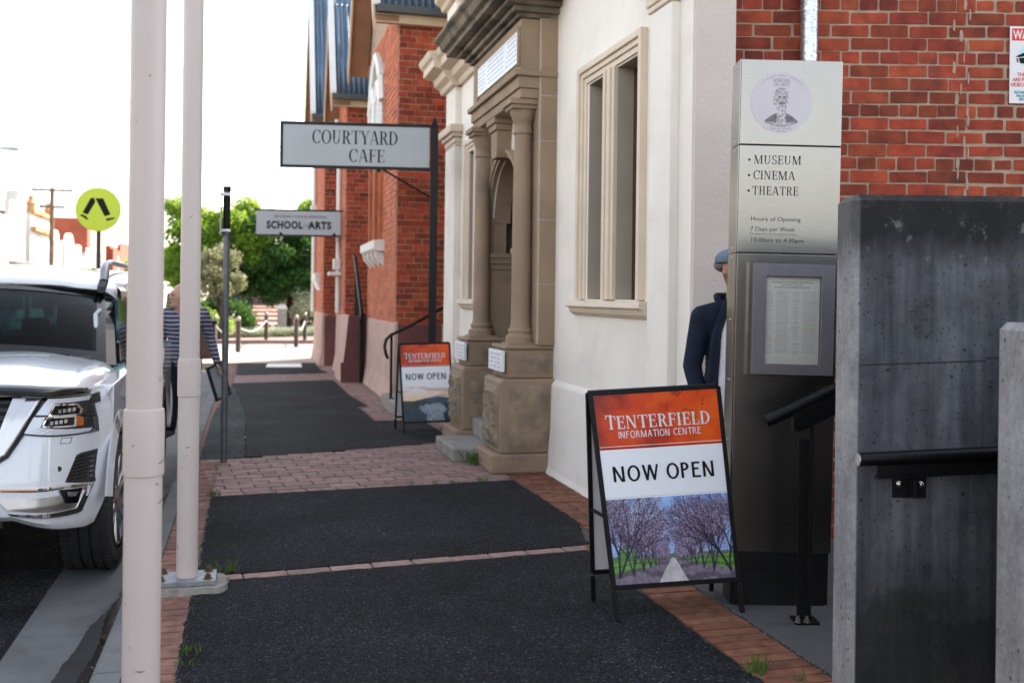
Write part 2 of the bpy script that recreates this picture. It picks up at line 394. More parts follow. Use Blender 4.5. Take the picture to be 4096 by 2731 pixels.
# ---------------------------------------------------------------- ground, road, kerb, paving
struct(obj("ground", MB().box(-400, 400, -200, 900, -.9, -.30), M_EARTH))
struct(obj("road", MB().box(-9.8, -1.06, -40, 27.8, -.5, -.15).box(-9.8, -1.06, 27.802, 160, -.5, -.1505), M_ROAD))
struct(obj("cross_street", MB().box(-1.06, 90, 27.8, 33.2, -.5, -.10), mat("pale cross street", (.20, .185, .18), .85, var=.12, scale=1)))
gut = MB()
for a in np.arange(-14.0, 22.4, 2.4):
    b = min(a + 2.393, 22.5)
    gut.hexa([(-1.06, a, -.4), (-.60, a, -.4), (-.60, b, -.4), (-1.06, b, -.4)], [(-1.06, a, -.148), (-.60, a, -.172), (-.60, b, -.172), (-1.06, b, -.148)])
struct(obj("gutter", gut, M_CONC, bev=.004))
kerb = MB()
for a in np.arange(-14.8, 22.4, 1.9):
    kerb.prism([(-.600, -.4), (-.47, -.4), (-.47, .004), (-.565, .004), (-.583, -.004), (-.594, -.03)], 'y', a, min(a + 1.893, 22.5))
struct(obj("kerb", kerb, M_CONC, bev=.006))
struct(obj("far_footpath", MB().box(-12.5, -9.8, -40, 160, -.5, -.01), mat("sunny far pavement", (.34, .30, .26), .9, var=.1, scale=.8)))
struct(obj("footpath", MB().box(-.47, 2.268, -14, 22.5, -.4, -.006).box(2.268, 2.9, 5.5, 22.5, -.4, -.0062), M_GROUT))
struct(obj("landing", MB().box(2.272, 7, -3, 5.5, -.4, .003), M_LAND))
def ragged(pts, step=.05, amp=.010):
    out = []
    for (a, b), (c, d_) in zip(pts, pts[1:] + pts[:1]):
        L = math.hypot(c - a, d_ - b); k = max(1, int(L / step))
        for i in range(k):
            t = i / k; g = amp * random.gauss(0, .6); nx, ny = -(d_ - b) / L, (c - a) / L
            out.append((a + (c - a) * t + nx * g, b + (d_ - b) * t + ny * g))
    return out
PAN = [[(-.262, -13.8), (1.955, -13.8), (1.955, 5.605), (-.262, 5.395)],
       [(-.255, 5.512), (2.0, 5.735), (2.14, 6.36), (2.10, 7.885), (-.257, 7.665)],
       [(-.03, 9.47), (.59, 9.60), (1.87, 10.06), (2.07, 10.52), (2.03, 11.78), (1.754, 11.93), (1.456, 11.95), (1.418, 13.43), (1.555, 13.46), (1.448, 15.23), (1.43, 17.83), (.19, 17.44), (-.265, 17.32), (-.03, 12.8)],
       [(-.225, 18.99), (1.47, 19.34), (1.376, 20.1), (1.374, 22.3), (-.24, 22.3)]]
asp, asp2 = MB(), MB()
for i_, p in enumerate(PAN):
    q = ragged(p); (asp if i_ < 2 else asp2).hexa([(x, y, -.03) for x, y in q], [(x, y, .0045) for x, y in q])
struct(obj("asphalt_panels", asp, M_ASPH)); struct(obj("asphalt_panels", asp2, asphalt("worn asphalt", (.019, .0188, .019), 4.0)))
q = ragged([(-.43, 9.36), (-.036, 9.462), (-.036, 12.78), (-.27, 17.2), (-.43, 12.74)])
struct(obj("old_asphalt_patch", MB().hexa([(x, y, -.03) for x, y in q], [(x, y, .0042) for x, y in q]), M_ASPH2))
XU, YU, ZU = Vector((1, 0, 0)), Vector((0, 1, 0)), Vector((0, 0, 1))
def inpan(x, y):
    for P in PAN + [[(-.43, 9.36), (-.036, 9.462), (-.036, 12.78), (-.27, 17.2), (-.43, 12.74)]]:
        c = False
        for (a, b), (e, f) in zip(P, P[1:] + P[:1]):
            if (b > y) != (f > y) and x < (e - a) * (y - b) / (f - b) + a: c = not c
        if c: return True
    return False
pv = MB()
pv2, pv3 = MB(), MB()
def pave(O, U, V, w_, h_, hole=None, to=None, **k):
    pv_ = to or pv
    m_ = bricks(O, U, ZU, w_, h_, V=V, header_every=0, proud=.0075, hole=hole, **k); o = len(pv_.v); pv_.v += m_.v; pv_.f += [tuple(i + o for i in f) for f in m_.f]
Z0 = -.006
pave((-.467, -3, Z0), XU, YU, .205, 25.4, bw=.205, bh=.083, j=.007, seed=3, stack=True)                                # soldier course behind the kerb
s6 = Vector((math.cos(R(5.9)), math.sin(R(5.9)), 0)); c6 = Vector((-s6.y, s6.x, 0))
pave((-.25, 5.400, Z0), s6, c6, 2.27, .108, bw=.232, bh=.108, j=.008, seed=4, to=pv2)                              # single course across the path
pave((-.25, 7.675, Z0), s6, c6, 2.36, .106, bw=.232, bh=.106, j=.009, seed=5, to=pv2)                              # border of the paved field
fh = lambda a, b: inpan(-.25 + a * s6.x - (b + .112) * s6.y, 7.675 + a * s6.y + (b + .112) * s6.x) 
pave(Vector((-.25, 7.675, Z0)) + c6 * .112, s6, c6, 2.40, 1.95, hole=fh, bw=.225, bh=.145, j=.011, seed=6, jit=.003, to=pv2)
pave((1.965, -3, Z0), XU, YU, .295, 8.75, bw=.295, bh=.083, j=.006, seed=7, stack=True, to=pv3)                               # strip along the landing
pave((2.13, 5.9, Z0), XU, YU, .50, 2.4, bw=.25, bh=.083, j=.006, seed=8, to=pv3, hole=lambda a, b: inpan(2.13 + a, 5.9 + b))
pave((-.26, 9.7, Z0), XU, YU, 3.1, 12.7, bw=.23, bh=.083, j=.006, seed=9, to=pv2, hole=lambda a, b: inpan(-.26 + a, 9.7 + b))
struct(obj("brick_paving", pv, M_PAVER)); struct(obj("brick_paving", pv2, mat("pinkish grey pavers", (.225, .135, .115), .75, var=.16, scale=14, bump=.25, bscale=140, island=.2, var2=(.26, .16, .135), spec=.35)))
struct(obj("brick_paving", pv3, mat("orange brown pavers", (.135, .052, .028), .85, var=.2, scale=14, bump=.25, bscale=140, island=.2, var2=(.19, .08, .045), spec=.3)))
struct(obj("painted_patch", MB().quad((.32, 21.0, .0085), (1.05, 20.95, .0085), (1.08, 22.1, .0085), (.38, 22.05, .0085)), M_WPAINT))
struct(obj("crossing_paving", MB().box(-3.2, 12, 22.5, 25.2, -.4, -.004).box(-3.2, 12, 25.204, 27.6, -.4, -.012), mat("pale crossing pavers", (.43, .33, .26), .9, var=.12, scale=1.5)))
struct(obj("plaza", MB().box(-1.06, 40, 33.2, 110, -.5, .01), mat("brown plaza bricks", (.24, .15, .13), .9, var=.15, scale=.6)))
# wet streak and puddle beside the kerb
def strip(edge0, edge1, z, name, m):
    mb = MB(); k = len(edge0)
    mb.add([(x, y, z + .052 * (-.83 - x) - 0.0) for x, y in edge0] + [(x, y, z + .052 * (-.83 - x)) for x, y in edge1], [(i, i + 1, k + i + 1, k + i) for i in range(k - 1)])
    return obj(name, mb, m)
ys = np.arange(2.6, 9.0, .025); rw_ = np.cumsum(RNG.normal(0, .004, len(ys))); rw_ -= np.linspace(0, rw_[-1], len(ys))
wx = [-.80 + .11 * min(1, max(0, (y - 4.5) / 1.1)) + .02 * min(3, max(0, y - 5.6)) + .02 * math.sin(y * 2.2) + .012 * math.sin(y * 4.3) + a + random.uniform(-.004, .004) for y, a in zip(ys, rw_)]
stuff(strip([(-.603, y) for y in ys], [(min(x, -.62), y) for x, y in zip(wx, ys)], -.1555, "wet_streak", mat("wet concrete", (.020, .021, .022), .6, var=.3, scale=8, spec=.2)))
ys = np.arange(2.9, 6.2, .03)
stuff(strip([(-.604, y) for y in ys], [(-.645 - .045 * abs(math.sin((y - 2.9) / 3.31 * math.pi)) ** .5 - .015 * math.sin(y * 6) + random.uniform(-.004, .004), y) for y in ys], -.1535, "puddle", mat("gutter puddle", (.010, .008, .006), .22, var=.3, scale=5, spec=.12)))
pb = MB()
for _ in range(2600):
    sd_ = random.random(); y = random.uniform(2.2, 9.3)
    x, r_ = (-.262 + random.gauss(0, .011), random.uniform(.002, .006)) if sd_ < .6 else (2.27 + random.gauss(0, .01), random.uniform(.002, .005)) if y < 5.4 else (-.60 + random.uniform(0, .01), .004)
    z = .001 if x > -.5 else -.165; a = random.uniform(0, 3)
    pb.add([(x + r_ * math.cos(a + k * 2.1), y + r_ * math.sin(a + k * 2.1), z) for k in range(3)] + [(x, y, z + r_ * 1.2)], [(0, 1, 3), (1, 2, 3), (2, 0, 3)])
stuff(obj("gravel_edge", pb, mat("loose gravel", (.17, .155, .135), .9, var=.4, scale=40, island=.5)))
lv = MB()
for _ in range(240):
    fp = random.random() < .45; y = random.uniform(3.6, 6.4) if not fp else random.uniform(3.2, 12.5); x = -.607 - abs(random.gauss(0, .025)) if not fp else random.choice([-.27 + random.gauss(0, .03), random.uniform(-.25, 2.2), random.uniform(1.7, 2.25)]); a = random.uniform(0, 6); r_ = random.uniform(.006, .02) if not fp else random.uniform(.004, .012)
    z = -.160 + random.uniform(.004, .02) if not fp else .0065
    lv.add([(x + r_ * math.cos(a), y + r_ * math.sin(a), z), (x - r_ * .4 * math.sin(a), y + r_ * .4 * math.cos(a), z + .004), (x - r_ * math.cos(a), y - r_ * math.sin(a), z), (x + r_ * .4 * math.sin(a), y - r_ * .4 * math.cos(a), z + .006)], [(0, 1, 2, 3)])
stuff(obj("leaf_litter", lv, mat("dead leaves", (.12, .07, .035), .8, var=.5, scale=30, island=.6)))

# ---------------------------------------------------------------- cream rendered building with sandstone porch
B = thing("rendered_building", "cream rendered building with sandstone columned porch and paired sash window", "building", (2.55, 5.5, 0))
FX = 2.55
def cyl_win(root, ya, yb, za, zb, depth=.125, mull=None):
    f = MB(); x = FX + depth
    f.box(x, x + .05, ya, ya + .045, za, zb).box(x, x + .05, yb - .045, yb, za, zb).box(x, x + .05, ya + .046, yb - .046, zb - .05, zb).box(x, x + .05, ya + .046, yb - .046, za, za + .06).box(x + .004, x + .045, ya + .046, yb - .046, (za + zb) / 2 - .02, (za + zb) / 2 + .02)
    wo = obj("window", f, M_FRAME, root, bev=.003)
    obj("pane", MB().box(x + .02, x + .026, ya + .04, yb - .04, za + .05, zb - .045), M_GLASSD, wo)
wall = MB()
W1 = [(6.34, 6.77, 1.49, 3.17), (7.00, 7.39, 1.49, 3.17)]
wall_x(wall, FX, 2.808, 5.5, 8.31, 0, 7.6, W1)
W2 = [(11.42, 11.78, 1.47, 3.24)]
wall_x(wall, FX, FX + .38, 10.42, 12.35, 0, 4.3, W2); wall_x(wall, FX, FX + .38, 10.42, 12.35, 4.3, 7.6)
wall.box(FX, FX + .38, 8.31, 10.42, 3.3, 7.6)
wall.box(FX, FX + .38, 12.35, 12.95, 0, 7.6)
wall.box(2.932, 9, 13.55, 13.85, 0, 7.6).box(FX, 2.93, 12.951, 13.05, 0, 7.6).box(2.842, 9, 6.9, 7.2, 0, 7.6).box(8.7, 9, 7.2, 13.55, 0, 7.6)
obj("wall", wall, M_WHITE, B)
obj("roof", MB().box(2.94, 9.1, 5.6, 13.9, 7.6, 7.75), M_ROOF, B)
obj("nib_wall", MB().box(2.552, 2.81, 5.46, 5.498, 0, 7.6), M_NIB, B)
for a in W1: cyl_win(B, *a)
for a in W2: cyl_win(B, *a)
# flared plinth of the rendered wall
for y0_, y1_, ft in ((5.5, 8.2, .09), (10.45, 12.3, .08)):
    obj("wall_base", MB().prism([(FX - .001, .80), (FX - .035, .755), (FX - .045, .35), (FX - ft + .02, .05), (FX - ft, -.01), (FX - .001, -.01)], 'y', y0_, y1_), M_WHITE, B, bev=.01)
# paired window surround: stepped architrave, mullion, sill
def surround(root, ya, yb, za, zb, opens, name="window_surround"):
    s = MB(); t = .085
    def ring(y0, y1, z1, w_, x0, x1):
        s.box(x0, x1, y0, y0 + w_, za, z1).box(x0, x1, y1 - w_, y1, za, z1).box(x0, x1, y0 + w_, y1 - w_, z1 - w_, z1)
    ring(ya, yb, zb, .05, FX - .055, FX + .002); ring(ya + .05, yb - .05, zb - .05, .04, FX - .035, FX + .002); ring(ya + .09, yb - .09, zb - .09, .045, FX - .018, FX + .002)
    for (a, b) in zip(opens, opens[1:]):
        m0, m1 = a[1], b[0]; k = (m1 - m0) / 5
        for i, dx in enumerate((.03, .048, .036, .05, .03)): s.box(FX - dx, FX + .001, m0 + i * k, m0 + (i + 1) * k, za, zb - .135)
    o = obj(name, s, M_TRIML, root, bev=.006)
    sl = MB().prism([(FX + .17, za), (FX - .09, za - .012), (FX - .10, za - .055), (FX - .07, za - .065), (FX - .055, za - .10), (FX - .02, za - .125), (FX + .0005, za - .13), (FX + .0005, za - .02), (FX + .17, za - .02)], 'y', ya - .12, yb + .10)
    obj("sill", sl, M_TRIML, o, bev=.005)
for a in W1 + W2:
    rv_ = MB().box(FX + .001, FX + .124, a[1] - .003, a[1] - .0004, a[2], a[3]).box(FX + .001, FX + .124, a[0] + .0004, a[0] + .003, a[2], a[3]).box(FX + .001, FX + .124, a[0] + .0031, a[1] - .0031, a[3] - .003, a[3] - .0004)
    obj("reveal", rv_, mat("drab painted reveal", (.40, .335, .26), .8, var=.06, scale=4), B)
surround(B, 6.205, 7.555, 1.49, 3.315, W1)
surround(B, 11.28, 11.92, 1.47, 3.375, W2)
# corner pilaster with capital
obj("pilaster", MB().box(FX - .06, FX + .002, 5.69, 6.03, .80, 3.34).box(FX - .075, FX + .002, 5.67, 6.05, 0, .80), M_WHITE, B, bev=.008)
def capital(y0, y1, z, x=FX, m=M_TRIML, h=1.):
    mb = MB()
    for dz, hh, out in ((0, .04, .075), (.04, .07, .085), (.11, .05, .12), (.16, .10, .16)):
        mb.box(x - out, x + .002, y0 - (out - .06), y1 + (out - .06), z + dz * h, z + (dz + hh) * h)
    return obj("capital", mb, m, B, bev=.012, seg=3)
capital(5.69, 6.03, 3.34)
obj("pilaster", MB().box(FX - .08, FX + .002, 12.32, 12.95, 0, 3.40), M_WHITE, B, bev=.01); capital(12.32, 12.95, 3.40, m=M_TRIM)
for z0_, z1_ in ((3.66, 4.18), (4.56, 5.25)): obj("pilaster_block", MB().box(FX - .08, FX + .002, 12.34, 12.93, z0_, z1_), M_WHITE, B, bev=.01)
def cornice(y0, y1, z, brk=None, m=M_TRIM, out=.33, name="cornice"):
    P = lambda e: [(FX + .003, z), (FX - .05 - e, z), (FX - .07 - e, z + .06), (FX - .14 - e, z + .10), (FX - .16 - e, z + .18), (FX - out + .04 - e, z + .21), (FX - out + .04 - e, z + .30), (FX - out - e, z + .33), (FX - out - .03 - e, z + .40), (FX + .003, z + .43)]
    mb = MB().prism(P(0), 'y', y0, y1)
    if brk: mb.prism(P(.085), 'y', brk[0], brk[1])
    return obj(name, mb, m, B, bev=.006)
cornice(10.3, 12.98, 4.15, (12.25, 13.02)); cornice(10.3, 12.98, 5.25, (12.25, 13.02), out=.25)
cornice(5.5, 8.25, 4.6)
# recessed arch beside the brick hall
ar = MB(); n = 14
arc = [(12.96 + .44 + .36 * math.cos(math.pi * (1 - i / n)), 2.45 + .36 * math.sin(math.pi * (1 - i / n))) for i in range(n + 1)]
obj("side_arch", MB().prism([(12.951, 1.0), (13.04, 1.0)] + arc + [(13.76, 1.0), (13.85, 1.0), (13.85, 7.0), (12.951, 7.0)], 'x', 2.72, 2.9).box(2.72, 2.9, 12.951, 13.85, 0, .30), M_TRIML, B)
obj("side_door", MB().box(3.02, 3.08, 12.96, 13.85, .3, 3.0), M_FRAME, B)
# ---- sandstone porch
P = obj("porch", MB().box(2.42, 2.56, 8.30, 8.80, 0, 3.22).box(2.42, 2.56, 10.0, 10.45, 0, 3.22), M_STONE, B)
def pier(y0, y1):
    mb = MB(); x1 = 2.56
    mb.box(1.985, x1, y0 - .03, y1 + .03, 0, .165)
    mb.prism([(2.06, .166), (x1, .166), (x1, .80), (2.08, .80), (2.06, .77)], 'y', y0 + .0, y1)
    mb.box(2.13, x1, y0 + .06, y1 - .06, .801, 1.05).box(2.11, x1, y0 + .045, y1 - .045, 1.051, 1.085)
    o = obj("pier", mb, M_STONE, P, bev=.02, seg=2)
    # rock-faced panels standing proud of the drafted margins
    def rough(a0, a1, b0, b1, fn, amp):
        k1, k2 = max(3, int((a1 - a0) / .03)), max(3, int((b1 - b0) / .03)); vs_ = []; fs = []
        for i in range(k1 + 1):
            for j in range(k2 + 1):
                e = min(i, k1 - i, 2) / 2 * min(j, k2 - j, 2) / 2
                vs_.append(fn(a0 + (a1 - a0) * i / k1, b0 + (b1 - b0) * j / k2, e * amp * random.uniform(.25, 1)))
        for i in range(k1):
            for j in range(k2): fs.append((i * (k2 + 1) + j, (i + 1) * (k2 + 1) + j, (i + 1) * (k2 + 1) + j + 1, i * (k2 + 1) + j + 1))
        return MB().add(vs_, fs)
    rk = rough(y0 + .05, y1 - .05, .20, .74, lambda a, b, h: (2.058 - h, a, b), .05)
    for m_ in (rough(2.14, 2.50, .20, .75, lambda a, b, h: (a, y0 - .002 - h, b), .03), rough(2.20, 2.52, .84, 1.02, lambda a, b, h: (a, y0 + .058 - h, b), .022)):
        o2 = len(rk.v); rk.v += m_.v; rk.f += [tuple(i + o2 for i in f) for f in m_.f]
    obj("rock_face", rk, M_ROCK, P, smooth=True)
    obj("plaque", MB().box(2.075, 2.105, y0 + .02, y0 + .50, .86, 1.04), M_MARBLE, P, bev=.006)
    return o
pier(8.20, 8.80); pier(9.74, 10.36)
for yy in (8.22 + .01, 9.76):
    tx = MB()
    for k in range(4):
        for q in range(3): tx.box(2.0735, 2.076, yy + .04 + q * .13, yy + .04 + q * .13 + random.uniform(.05, .1), 1.0 - k * .036, 1.0 - k * .036 + .012)
    obj("plaque_writing", tx, M_PLQTXT, P)
def column(yc, xc=2.30):
    r = .079
    prof = [(.135, 1.086), (.135, 1.125), (.128, 1.127), (.132, 1.145), (.128, 1.165), (.108, 1.172), (.104, 1.19), (.112, 1.203), (.108, 1.222), (.096, 1.228), (.09, 1.25), (r * 1.08, 1.30)]
    prof += [(r * (1.08 - .13 * t * t), 1.30 + 1.62 * t) for t in [i / 8 for i in range(1, 9)]]
    prof += [(.086, 2.93), (.088, 2.945), (.08, 2.955), (.077, 3.02), (.084, 3.03), (.09, 3.05), (.108, 3.09), (.116, 3.12), (.116, 3.135)]
    mb = MB().lathe(prof, xc, yc, 32).box(xc - .14, xc + .14, yc - .14, yc + .14, 1.0855, 1.105)
    mb.box(xc - .13, xc + .13, yc - .13, yc + .13, 3.136, 3.17).box(xc - .155, xc + .155, yc - .155, yc + .155, 3.171, 3.215)
    obj("column", mb, M_STONE, P, smooth=True)
column(8.44); column(9.98)
# tall stone pilaster strip behind the near column, in courses
ps = MB()
for a, b in ((1.086, 1.615), (1.62, 2.17), (2.175, 2.85), (2.855, 3.24), (3.245, 4.05), (4.055, 4.9)):
    ps.prism([(2.385, 8.26), (2.405, 8.235), (2.645, 8.235), (2.645, 8.5), (2.385, 8.5)], 'z', a, b)
obj("stone_pilaster", ps, M_STONE, P, bev=.006)
obj("stone_joint", MB().box(2.39, 2.64, 8.239, 8.49, 1.1, 4.9), mat("pale joint", (.42, .36, .29), .9), P)
# arch wall with white spandrels, stone archivolt, keystone and imposts
AC, AR, SP = 9.40, .60, 2.26
arcp = [(AC + AR * math.cos(math.pi * (1 - i / 20)), SP + AR * math.sin(math.pi * (1 - i / 20))) for i in range(21)]
obj("spandrel_wall", MB().prism([(8.79, SP)] + arcp[1:-1] + [(10.01, SP), (10.01, 3.22), (8.79, 3.22)], 'x', 2.417, 2.553), M_WHITE, P)
av = MB()
for k, (ra, rb, dx) in enumerate(((.0, .035, .05), (.035, .075, .07))):
    for i in range(20):
        f = lambda rr, i: (AC + (AR + rr) * math.cos(math.pi * (1 - i / 20)), SP + (AR + rr) * math.sin(math.pi * (1 - i / 20)))
        a_, b_, c_, d_ = f(ra, i), f(ra, i + 1), f(rb, i + 1), f(rb, i)
        av.prism([a_, b_, c_, d_], 'x', 2.42 - dx, 2.416)
    for s_ in (-1, 1):
        y0, y1 = sorted((AC + s_ * (AR + ra), AC + s_ * (AR + rb))); av.box(2.42 - dx, 2.416, y0, y1, 1.95, SP)
obj("archivolt", av, M_STONE, P)
so = MB()
for a_, b_ in zip(arcp, arcp[1:]):
    q_ = lambda t_: (AC + (t_[0] - AC) * .985, SP + (t_[1] - SP) * .985)
    so.prism([q_(a_), q_(b_), b_, a_], 'x', 2.43, 2.60)
obj("arch_soffit", so, M_STONE, P)
obj("keystone", MB().prism([(AC - .10, SP + .58), (AC + .10, SP + .58), (AC + .13, 3.10), (AC - .13, 3.10)], 'x', 2.27, 2.43).box(2.25, 2.43, AC - .15, AC + .15, 3.101, 3.16).box(2.23, 2.43, AC - .17, AC + .17, 3.161, 3.22), M_STONE, P, bev=.008)
for y0, y1 in ((8.71, 8.84), (9.97, 10.10)):
    im = MB()
    im.box(2.35, 2.75, y0, y1, 1.78, 1.84).box(2.33, 2.75, y0 - .015, y1 + .015, 1.84, 1.90).box(2.31, 2.75, y0 - .03, y1 + .03, 1.90, 1.95)
    im.box(2.37, 2.74, y0 + .01, y1 - .01, 1.0, 1.779)
    obj("impost", im, M_STONE, P, bev=.006)
obj("porch_lining", MB().box(2.56, 3.6, 10.11, 10.25, 0, 3.3).box(2.56, 3.6, 8.6, 8.75, 0, 3.3).box(3.6, 3.7, 8.6, 10.2, 0, 3.3).box(2.56, 3.6, 8.75, 10.1, 3.0, 3.1), mat("shade-dark porch lining", (.12, .098, .074), .85, var=.08, scale=3), P)  # shade of the recessed porch is put into this dark colour
obj("entrance_door", MB().box(3.50, 3.56, 8.9, 9.95, .45, 2.6), M_FRAME, P, bev=.01)
en = MB()
def ent(z0, z1, x, y0=8.26, y1=10.15): en.box(x, 2.56, y0 + (x - 2.22) * .8, y1 - (x - 2.22) * .8, z0, z1)
ent(3.216, 3.30, 2.225); ent(3.3005, 3.40, 2.205); ent(3.4005, 3.45, 2.17)
ent(3.451, 3.90, 2.225)
obj("entablature", en, M_STONE, P, bev=.008)
dk = MB()
for z0, z1, x in ((3.901, 3.94, 2.19), (3.9405, 3.99, 2.14), (3.9905, 4.03, 2.07)): dk.box(x, 2.56, 8.26 + (x - 2.22) * .9, 10.15 - (x - 2.22) * .9, z0, z1)
dk.prism([(2.56, 4.031), (1.98, 4.031), (1.98, 4.075), (1.93, 4.09), (1.90, 4.15), (1.85, 4.175), (1.85, 4.21), (2.56, 4.25)], 'y', 7.95, 10.42)
obj("porch_cornice", dk, mat("weathered cornice stone", (.21, .165, .12), .9, var=.3, scale=4, bump=.5, bscale=30, spots=(.06, .055, .045), spot_scale=2.5, spot_lo=.45, spot_hi=.62), P, bev=.008)
obj("finial_block", MB().box(2.0, 2.5, 9.75, 10.3, 4.26, 4.42).lathe([(.20, 4.42), (.16, 4.5), (.10, 4.6), (.17, 4.75), (.2, 4.95), (.16, 5.1), (.08, 5.2)], 2.25, 10.0, 16), mat("lichen stone", (.22, .2, .16), .95, var=.4, scale=6, spots=(.05, .05, .04), spot_scale=6, spot_lo=.45, spot_hi=.55, bump=.6, bscale=25), P, smooth=True)
obj("porch_parapet", MB().box(2.15, 2.56, 8.3, 10.2, 4.251, 5.6), M_STONE, P)
pl = MB().box(2.205, 2.226, 8.33, 8.74, 3.52, 3.80).box(2.205, 2.226, 8.755, 9.50, 3.52, 3.80).box(2.205, 2.226, 9.515, 9.86, 3.52, 3.80)
pq = obj("inscription_panel", pl, M_MARBLE, P, bev=.004)
tx = MB()
for ya, yb in ((8.36, 8.71), (8.80, 9.46), (9.55, 9.83)):
    for k in range(6):
        y = ya
        while y < yb - .05:
            L = random.uniform(.03, .09); tx.box(2.2035, 2.206, y, min(yb, y + L), 3.765 - k * .042, 3.765 - k * .042 + .014); y += L + .02
obj("inscription", tx, M_PLQTXT, pq)
for y in (8.29, 9.89): obj("panel_beading", MB().tube([(2.215, y, 3.49), (2.215, y, 3.83)], .018, 8), M_STONE, P, smooth=True)
st = MB().box(1.79, 2.30, 8.84, 9.72, 0, .125)
obj("step", st, M_STEP, P, bev=.018, seg=3); obj("step", MB().box(2.16, 2.75, 8.81, 9.73, .126, .30), M_STEP, P, bev=.015, seg=3); obj("step", MB().box(2.5, 3.5, 8.80, 9.735, .301, .45), M_STEP, P, bev=.015)

# ---------------------------------------------------------------- red brick hall with steep blue roofs
Hh = thing("brick_hall", "red brick hall with steep blue corrugated roofs and white lancet windows", "building", (1.97, 13.9, 0))
def brick_face(root, O, U, N, w_, h_, seed, m=M_BRICK2, mort=None, hole=None, he=4):
    O, U, N = Vector(O), Vector(U), Vector(N)
    obj("brickwork", bricks(O, U, N, w_, h_, header_every=he, seed=seed, hole=hole, jit=.003), m, root)
hw = MB()
hw.box(1.97, 2.30, 13.9, 17.35, 1.1, 5.6).box(2.301, 9, 13.9, 14.2, 1.1, 5.6)
hw.prism([(13.9, 5.6), (17.35, 5.6), (15.625, 9.0)], 'x', 1.97, 2.3)
hw.box(2.35, 2.6, 17.351, 18.7, 1.1, 5.4)
hw.box(1.70, 1.95, 18.7, 20.3, 1.1, 5.3).box(1.951, 9, 18.7, 18.95, 1.1, 5.3).prism([(18.7, 5.3), (20.3, 5.3), (19.5, 7.0)], 'x', 1.70, 1.95)
hw.box(2.1, 2.35, 20.301, 21.5, 1.1, 5.2)
hw.box(1.50, 1.75, 21.5, 24.2, 1.1, 5.4).box(1.751, 9, 21.5, 21.75, 1.1, 5.4).prism([(21.5, 5.4), (24.2, 5.4), (22.85, 8.3)], 'x', 1.50, 1.75).box(1.751, 9, 23.95, 24.2, 0, 5.4)
obj("wall", hw, M_MORTAR, Hh)
LAN = [(15.30, 16.80, 2.36, 5.25)]
brick_face(Hh, (1.974, 13.897, 1.1), (1, 0, 0), (0, -1, 0), 1.0, 4.5, 21)
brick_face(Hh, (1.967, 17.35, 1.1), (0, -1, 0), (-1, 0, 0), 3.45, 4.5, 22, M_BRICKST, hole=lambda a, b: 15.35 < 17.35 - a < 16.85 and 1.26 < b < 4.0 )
brick_face(Hh, (1.704, 18.697, 1.1), (1, 0, 0), (0, -1, 0), 1.0, 4.2, 23)
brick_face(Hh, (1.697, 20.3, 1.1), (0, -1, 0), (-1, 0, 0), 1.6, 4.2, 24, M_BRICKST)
brick_face(Hh, (1.504, 21.497, 1.1), (1, 0, 0), (0, -1, 0), .9, 4.3, 25)
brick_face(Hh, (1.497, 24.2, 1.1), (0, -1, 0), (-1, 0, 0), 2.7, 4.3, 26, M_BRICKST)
# paired lancet: white pointed hood moulds, sunk brick jambs, sill on brackets
def lancet(y0, y1, z0, zs, zt):
    hm = MB(); c = (y0 + y1) / 2; r_ = y1 - y0
    pts = [(y0, z0)]
    for i in range(9): a = math.pi - (math.pi / 3) * i / 8; pts.append((y1 + r_ * math.cos(a), zs + (zt - zs) * math.sin(a) / math.sin(math.pi / 3)))
    for i in range(8, -1, -1): a = (math.pi / 3) * i / 8; pts.append((y0 + r_ * math.cos(a), zs + (zt - zs) * math.sin(a) / math.sin(math.pi / 3)))
    pts.append((y1, z0))
    return pts
for y0, y1 in ((15.42, 16.02), (16.12, 16.72)):
    p = lancet(y0, y1, 2.36, 4.25, 4.85); hm = MB()
    for (a, b), (c, d_) in zip(p[1:], p[2:-1]): hm.tube([(1.93, a, b), (1.93, c, d_)], .075, 6)
    hm.tube([(1.93, y0, 4.25), (1.93, y0, 3.95)], .075, 6); hm.tube([(1.93, y1, 4.25), (1.93, y1, 3.95)], .075, 6)
    wn = obj("lancet_window", hm, M_WPAINT, Hh)
    obj("window_glass", MB().prism(p, 'x', 1.955, 1.968), M_GLASSD, wn)
    jb = MB()
    for y in (y0, y1): jb.box(1.90, 1.966, y - .04, y + .04, 2.36, 3.94)
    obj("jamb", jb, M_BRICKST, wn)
hm = MB(); p = [(15.32, 4.5), (15.5, 4.9), (15.8, 5.2), (16.07, 5.35), (16.34, 5.2), (16.64, 4.9), (16.82, 4.5)]
for (a, b), (c, d_) in zip(p, p[1:]): hm.tube([(1.93, a, b), (1.93, c, d_)], .07, 6)
obj("hood_mould", hm, M_WPAINT, Hh)
sl = MB().prism([(1.98, 2.36), (1.80, 2.34), (1.80, 2.22), (1.85, 2.18), (1.98, 2.18)], 'y', 15.1, 17.05)
for y in (15.25, 15.75, 16.35, 16.85): sl.prism([(1.966, 2.17), (1.83, 2.17), (1.85, 2.08), (1.92, 2.0), (1.966, 1.95)], 'y', y - .07, y + .07)
obj("window_sill", sl, M_WPAINT, Hh)
